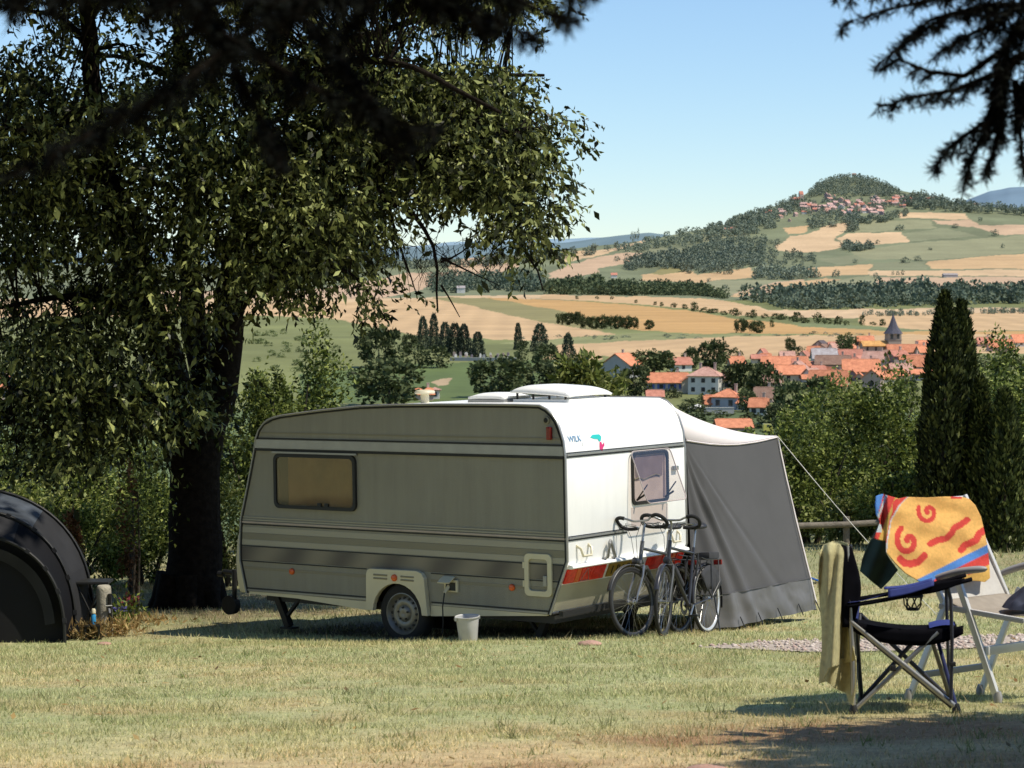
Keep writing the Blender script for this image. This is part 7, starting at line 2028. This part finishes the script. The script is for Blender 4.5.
cloth_px('side_fold', side, lambda x, y: beach_d(max(x, 888), y) + .02 * math.sin(x * .5), M_BEACH, bt_, root2, 1.0, side_col)
# dark green cloth hanging behind the chair back
root3 = rb_ + bt + RS * .1
gc = empty('green_bag', root3, label='dark green cloth bag hanging behind the left edge of the beach towel', cat='bag')
pg = [(872, 538), (879, 540.5), (886, 541), (886, 553), (892, 562), (898, 570), (890, 580), (881, 589), (870, 580), (860, 571), (862, 560), (867, 546)]
cloth_px('cloth', pg, lambda x, y: 13.0 + .02 * math.sin(x * .25 + y * .1), mat('bottle_green_cloth', (.018, .045, .036), rough=.8, var=.25, nscale=14), gc, root3, 1.0)
q = MB(); a_ = at(872, 539, 13.05) - root3; b_ = at(888, 512, 13.08) - root3; q.tube([a_, (a_ + b_) / 2 + Vector((0, .02, 0)), b_], .006, 5); q.build('strap', M_BLACK, gc, 60)
# navy garment on the recliner seat
root4 = rb_ + rp(1010, 614) + RS * .30; 
ng = empty('garment', root4, label='crumpled navy garment lying on the recliner seat at the right edge', cat='clothing')
q = MB()
def gar(u, v):
    a = 2 * PI * u; r = .13 * (1 - v) ** .6 * (.8 + .5 * vnoise(math.cos(a) * 2 + 9, math.sin(a) * 2 + v * 2)); return Vector((r * math.cos(a) * 1.1, r * math.sin(a), .02 + .085 * v * (.7 + .9 * vnoise(math.cos(a) * 3 * (1 - v) + 20, math.sin(a) * 3 * (1 - v) + 4)) + .015 * math.sin(a * 9) * v * (1 - v) * 3))
q.grid(gar, 40, 12); q.build('cloth', mat('navy_cloth', (.030, .036, .06), rough=.9, var=.3, nscale=20), ng, 60)
q = MB(); q.grid(lambda u, v: Vector((.06 + .10 * u, -.20 - .03 * math.sin(u * 5) * v, .03 - .20 * v)), 8, 8); solid(q.build('sleeve', mat('navy_sleeve', (.03, .035, .055), rough=.9), ng, 60), .008)

# ================================================================== TENT AND THINGS BY THE BIG TREE
M_TENT = mat('charcoal_tent', (.007, .0072, .009), spec=.15, rough=.8, var=.15, nscale=2)
M_TENT2 = mat('grey_tent_panel', (.028, .028, .030), spec=.15, rough=.8, var=.2, nscale=3)
M_TPANE = mat('tent_clear_pane', (.06, .07, .085), spec=.3, rough=.45, var=.6, nscale=3)
M_TBLK = mat('tent_opening_shade', (.003, .003, .004), rough=.9)
def tent():
    b = at(-48, 640, 24.6); b.z = G(b.x, b.y)
    t = empty('tunnel_tent', b, label='dark hooped tunnel tent at the left edge with clear side panes', cat='tent')
    # hoops: (centre px, distance, half width m, height m, lean)
    HP = [(-46, 24.2, 1.14, 1.15), (-46, 24.7, 1.28, 1.40), (-46, 25.6, 1.53, 1.60), (-40, 27.2, 1.42, 1.40), (-30, 28.6, 1.0, .75)]
    def hoop(i, a):
        px, d, w, h = HP[i]; c = at(px, 600, d); g0 = G(c.x, c.y)
        ca, sa = math.cos(a), math.sin(a)
        x = w * abs(ca) ** .82 * (1 if ca > 0 else -1); z = h * abs(sa) ** .78
        gx_ = c.x + x
        return Vector((gx_, c.y, max(G(gx_, c.y), -9) * (1 - z / max(h, .1)) + g0 * (z / max(h, .1)) + z)) - b
    def span(i, u, v):
        a = PI * v; p = hoop(i, a).lerp(hoop(i + 1, a), u); s = math.sin(PI * u) * .05
        p -= Vector((math.cos(a), 0, math.sin(a))) * s; return p
    for i in range(4):
        # panels by angle: v=0 is the right-hand foot
        cuts = [(0, .10, M_TENT), (.10, .22, M_TENT2), (.22, .42, M_TPANE if i in (1, 2) else M_TENT), (.42, .58, M_TENT), (.58, .78, M_TPANE if i in (1, 2) else M_TENT), (.78, 1, M_TENT)]
        if i == 0: cuts = [(0, .34, M_TENT), (.34, .5, M_TENT2), (.5, 1, M_TENT)]
        if i == 1: cuts = [(0, .12, M_TENT2), (.12, .30, M_TENT2), (.30, .48, M_TPANE), (.48, .6, M_TENT), (.6, 1, M_TENT)]
        if i == 2: cuts = [(0, .08, M_TENT2), (.08, .13, M_TENT2), (.13, .36, M_TPANE), (.36, .40, M_TENT2), (.40, .5, M_TPANE), (.5, 1, M_TENT)]
        for a, c, m in cuts:
            q = MB(); q.grid(lambda u, v: span(i, u, a + (c - a) * v), 6, max(3, int(30 * (c - a)))); q.build('clear_pane' if m is M_TPANE else 'fly_sheet', m, t, 70)
    for i in range(5):
        q = MB(); q.tube([hoop(i, a) * 1.0 + Vector((math.cos(a) * .015, -.004, .015 * math.sin(a))) for a in np.linspace(0, PI, 40)], .018, 6); q.build('hoop_pole', M_BLACK, t, 60)
    for i in (0, 1):
        for k in range(12):
            a = PI * (k + .5) / 12; p = hoop(i, a); q = MB(); q.box(p + Vector((math.cos(a) * .02, -.012, math.sin(a) * .02)), (.04, .02, .05), Matrix.Rotation(-a, 3, 'Y'))
            q.build('pole_sleeve', M_TENT2, t, 0)
    # near-black sheet standing in for the shade inside the open front
    q = MB(); n = 30; rim_ = [hoop(0, PI * k / n) + Vector((0, .10, 0)) for k in range(n + 1)]; cen = (hoop(0, 0) + hoop(0, PI)) * .5 + Vector((0, .12, -.03))
    q.add([cen] + rim_, [(0, k + 1, k + 2) for k in range(n)]); q.build('opening_shade', M_TBLK, t, 0)
    q = MB()
    def awf(u, v):
        a = PI * (.04 + .92 * v); p = hoop(0, a); k = .93 - .1 * u; return Vector((hoop(0, PI / 2).x + (p.x - hoop(0, PI / 2).x) * k, p.y - .012 + .05 * u, p.z * k))
    q.grid(awf, 3, 30); q.build('door_flap', M_TENT2, t, 60)
    for a, dx in ((.06, .5), (.2, .7)):
        p = hoop(2, PI * a); q = MB(); q.tube([p, p + Vector((dx, .1, -p.z + G((p + b).x + dx, (p + b).y) - b.z + .01))], .004, 4); q.build('guy_line', M_BLACK, t, 0)
tent()

# concrete tap post
b = at(105.5, 634, 25.0); b.z = G(b.x, b.y)
t = empty('tap_post', b, (R(1), R(-2), .3), 'short pale concrete post with a tap, in dry weeds beside the tent', 'post')
M_CONC = mat('concrete', (.36, .33, .26), rough=.95, var=.22, nscale=9, bump=.5, bscale=40)
mb = MB(); mb.lathe([(0, -.1), (.085, -.1), (.085, .0), (.08, .50), (.075, .53), (.06, .545), (0, .55)], 12); mb.build('pillar', M_CONC, t, 40)
mb = MB(); mb.tube([(.03, -.07, .30), (.035, -.13, .30), (.035, -.15, .26)], .013, 8); mb.tube([(.0, -.11, .335), (.07, -.11, .335)], .007, 6); mb.build('tap', M_STEEL, t, 40)
mb = MB(); mb.tube([(.05, -.085, .46), (.05, -.088, .12)], .02, 6); mb.build('down_pipe', M_DSTEEL, t, 40)
# folding table, bottle, purple and red things
b = at(92, 632, 25.4); b.z = G(b.x, b.y)
t = empty('camping_table', b, label='small black folding table between the tent and the concrete post', cat='table')
mb = MB(); mb.box((0, 0, .56), (.42, .34, .03), ch=.008); mb.build('tabletop', M_BLACK, t, 0)
for i in (-1, 1):
    for j in (-1, 1):
        mb = MB(); mb.tube([(i * -.12, j * .14, 0), (i * .14, j * .14, .55)], .011, 6); mb.build('leg', M_DSTEEL, t, 40)
b = at(93.5, 612, 24.6); b.z = at(93.5, 614, 24.6).z
M_BB = mat('blue_bottle', (.04, .28, .55), rough=.3); 
b.z = G(b.x, b.y) + .16
t = empty('bottle', b, label='small blue bottle with white cap beside the concrete post', cat='bottle')
mb = MB(); mb.lathe([(0, 0), (.024, 0), (.026, .02), (.026, .09), (.014, .11), (.011, .115)], 16); mb.build('flask', M_BB, t, 40)
mb = MB(); mb.lathe([(.014, .113), (.024, .116), (.024, .15), (.016, .165), (0, .165)], 14); mb.build('cap', M_CREAM, t, 40)
tb = empty('crate', Vector((b.x, b.y, G(b.x, b.y))), label='low dark crate carrying the blue bottle by the concrete post', cat='crate')
mb = MB(); mb.box((0, 0, .008), (.16, .16, .014)); mb.box((0, 0, .15), (.17, .17, .018))
for i in (-1, 1):
    for j in (-1, 1): mb.box((i * .07, j * .07, .08), (.02, .02, .15))
mb.build('slats', M_DSTEEL, tb, 0)
def flowers(px, py, d, c, label, seed):
    g = np.random.default_rng(seed); b = at(px, py, d); b.z = G(b.x, b.y)
    t = empty('flowering_plant', b, label=label, cat='plant')
    n = 24; P = g.normal(0, 1, (n, 3)) * np.array((.06, .06, .03)) + np.array((0, 0, .27)); A = rand_dirs(n, g)
    V, Q = leaf_cards(P, A, sides(A, g), np.full(n, .05), np.full(n, .04)); obj('blossom', nmesh('blossom', V, Q, 4), leafmat('petal' + str(seed), [tuple(x * .6 for x in c), c], trans=.2), t)
    n = 160; P = g.normal(0, 1, (n, 3)) * np.array((.10, .10, .09)) + np.array((0, 0, .16)); A = unit(rand_dirs(n, g) + np.array((0, 0, .8)))
    V, Q = leaf_cards(P, A, sides(A, g), np.full(n, .08), np.full(n, .025)); obj('foliage', nmesh('foliage', V, Q, 4), M_SHRUB, t)
flowers(119, 628, 25.2, (.16, .15, .42), 'small purple-blue flowering plant right of the concrete post', 71)
flowers(131, 620, 26.6, (.20, .035, .05), 'dark red flowering plant in the shade between the post and the big tree', 72)
# dry weeds round the post
M_DRY = leafmat('dry_weed', [(.22, .13, .05), (.33, .22, .09), (.42, .31, .14), (.16, .13, .05)], trans=.2, rough=.8)
def weeds(px, py, d, w, h, label, seed, n=500):
    g = np.random.default_rng(seed); b = at(px, py, d); b.z = G(b.x, b.y)
    t = None
    P = np.stack([g.normal(0, w, n), g.normal(0, w * .6, n), g.uniform(0, h, n) * np.exp(-g.normal(0, .4, n) ** 2)], -1); A = unit(g.normal(0, .6, (n, 3)) + np.array((0, 0, .7)))
    V, Q = leaf_cards(P, A, sides(A, g), g.uniform(.05, .13, n), g.uniform(.012, .03, n)); o = obj('dry_weed', nmesh('dry_weed', V, Q, 4), M_DRY); o.location = b; tag(o, label, 'weeds', kind='stuff')
weeds(90, 634, 24.6, .10, .18, 'dry tan weeds at the left foot of the concrete post', 81, 320); weeds(120, 631, 24.9, .12, .16, 'dry brown weeds at the right foot of the concrete post', 82, 260); weeds(145, 622, 26.2, .2, .10, 'low dry litter between the post and the big tree', 83, 160)
# slim saplings
for i, (px, h, lab) in enumerate([(138, 1.5, 'thin sapling stem just left of the big tree trunk'), (133, 1.2, 'thinner sapling stem left of the first by the big tree')]):
    b = ground_at(px, 27.6); t = empty('sapling', b, label=lab, cat='sapling')
    g = np.random.default_rng(90 + i)
    mb = MB(); mb.tube([(0, 0, -.03), (.02, 0, h * .5), (.0, .02, h)], [.018, .014, .006], 6); mb.build('stem', M_BARK2, t, 60)
    n = 260; P = g.normal(0, 1, (n, 3)) * np.array((.22, .2, .2)) + np.array((0, 0, h * .95)); A = unit(rand_dirs(n, g, .5)); V, Q = leaf_cards(P, A, sides(A, g), g.uniform(.05, .09, n), g.uniform(.02, .04, n)); obj('foliage', nmesh('foliage', V, Q, 4), M_SHRUB, t)

# wooden rail fence in front of the thicket
t = None
A = at(792, 526, 36.2); B = at(902, 521, 36.6)
t = empty('rail_fence', Vector((A.x, A.y, G(A.x, A.y))), label='low weathered wooden rail in front of the thicket right of the awning', cat='fence'); rt = t.location.copy()
M_WOOD = mat('weathered_wood', (.17, .145, .11), rough=.9, var=.3, nscale=8, bump=.6, bscale=40)
mb = MB(); mb.tube([A - rt, (A + B) / 2 - rt + Vector((0, 0, -.015)), B - rt], [.05, .047, .05], 10); mb.build('rail', M_WOOD, t, 60)
for s in (.03, .5, .97):
    p = A.lerp(B, s); g0 = G(p.x, p.y + .09); mb = MB(); mb.tube([Vector((p.x, p.y + .09, g0 - .1)) - rt, Vector((p.x, p.y + .09, p.z + .10)) - rt], .055, 10); mb.build('post', M_WOOD, t, 40)

# stones in the grass
for px, py, d, r_, lab, sd_ in [(590, 654, 21.0, .075, 'flat pinkish stone in the grass below the bicycles', 3), (708, 769, 9.35, .062, 'rounded pink stone at the bottom edge of the picture', 4), (104, 644, 23.8, .05, 'small stone in front of the concrete post', 5)]:
    b = ground_at(px, d); g = np.random.default_rng(sd_)
    mb = MB(); mb.grid(lambda u, v: Vector((r_ * 1.5 * math.sin(PI * v) * math.cos(2 * PI * u), r_ * math.sin(PI * v) * math.sin(2 * PI * u), -r_ * .42 * math.cos(PI * v) + r_ * .2)) * (1 + .22 * (float(fbm(math.cos(2 * PI * u) * 1.3 + sd_, v * 3 + math.sin(2 * PI * u), 3)) - .5)), 24, 14)
    o = mb.build('stone', mat('pink_stone', (.42, .25, .19), rough=.95, var=.2, nscale=14, bump=.4, bscale=60), None, 60); o.location = b; tag(o, lab, 'stone')

# drifting stalks standing along the caravan shadow edge
tag_ = None
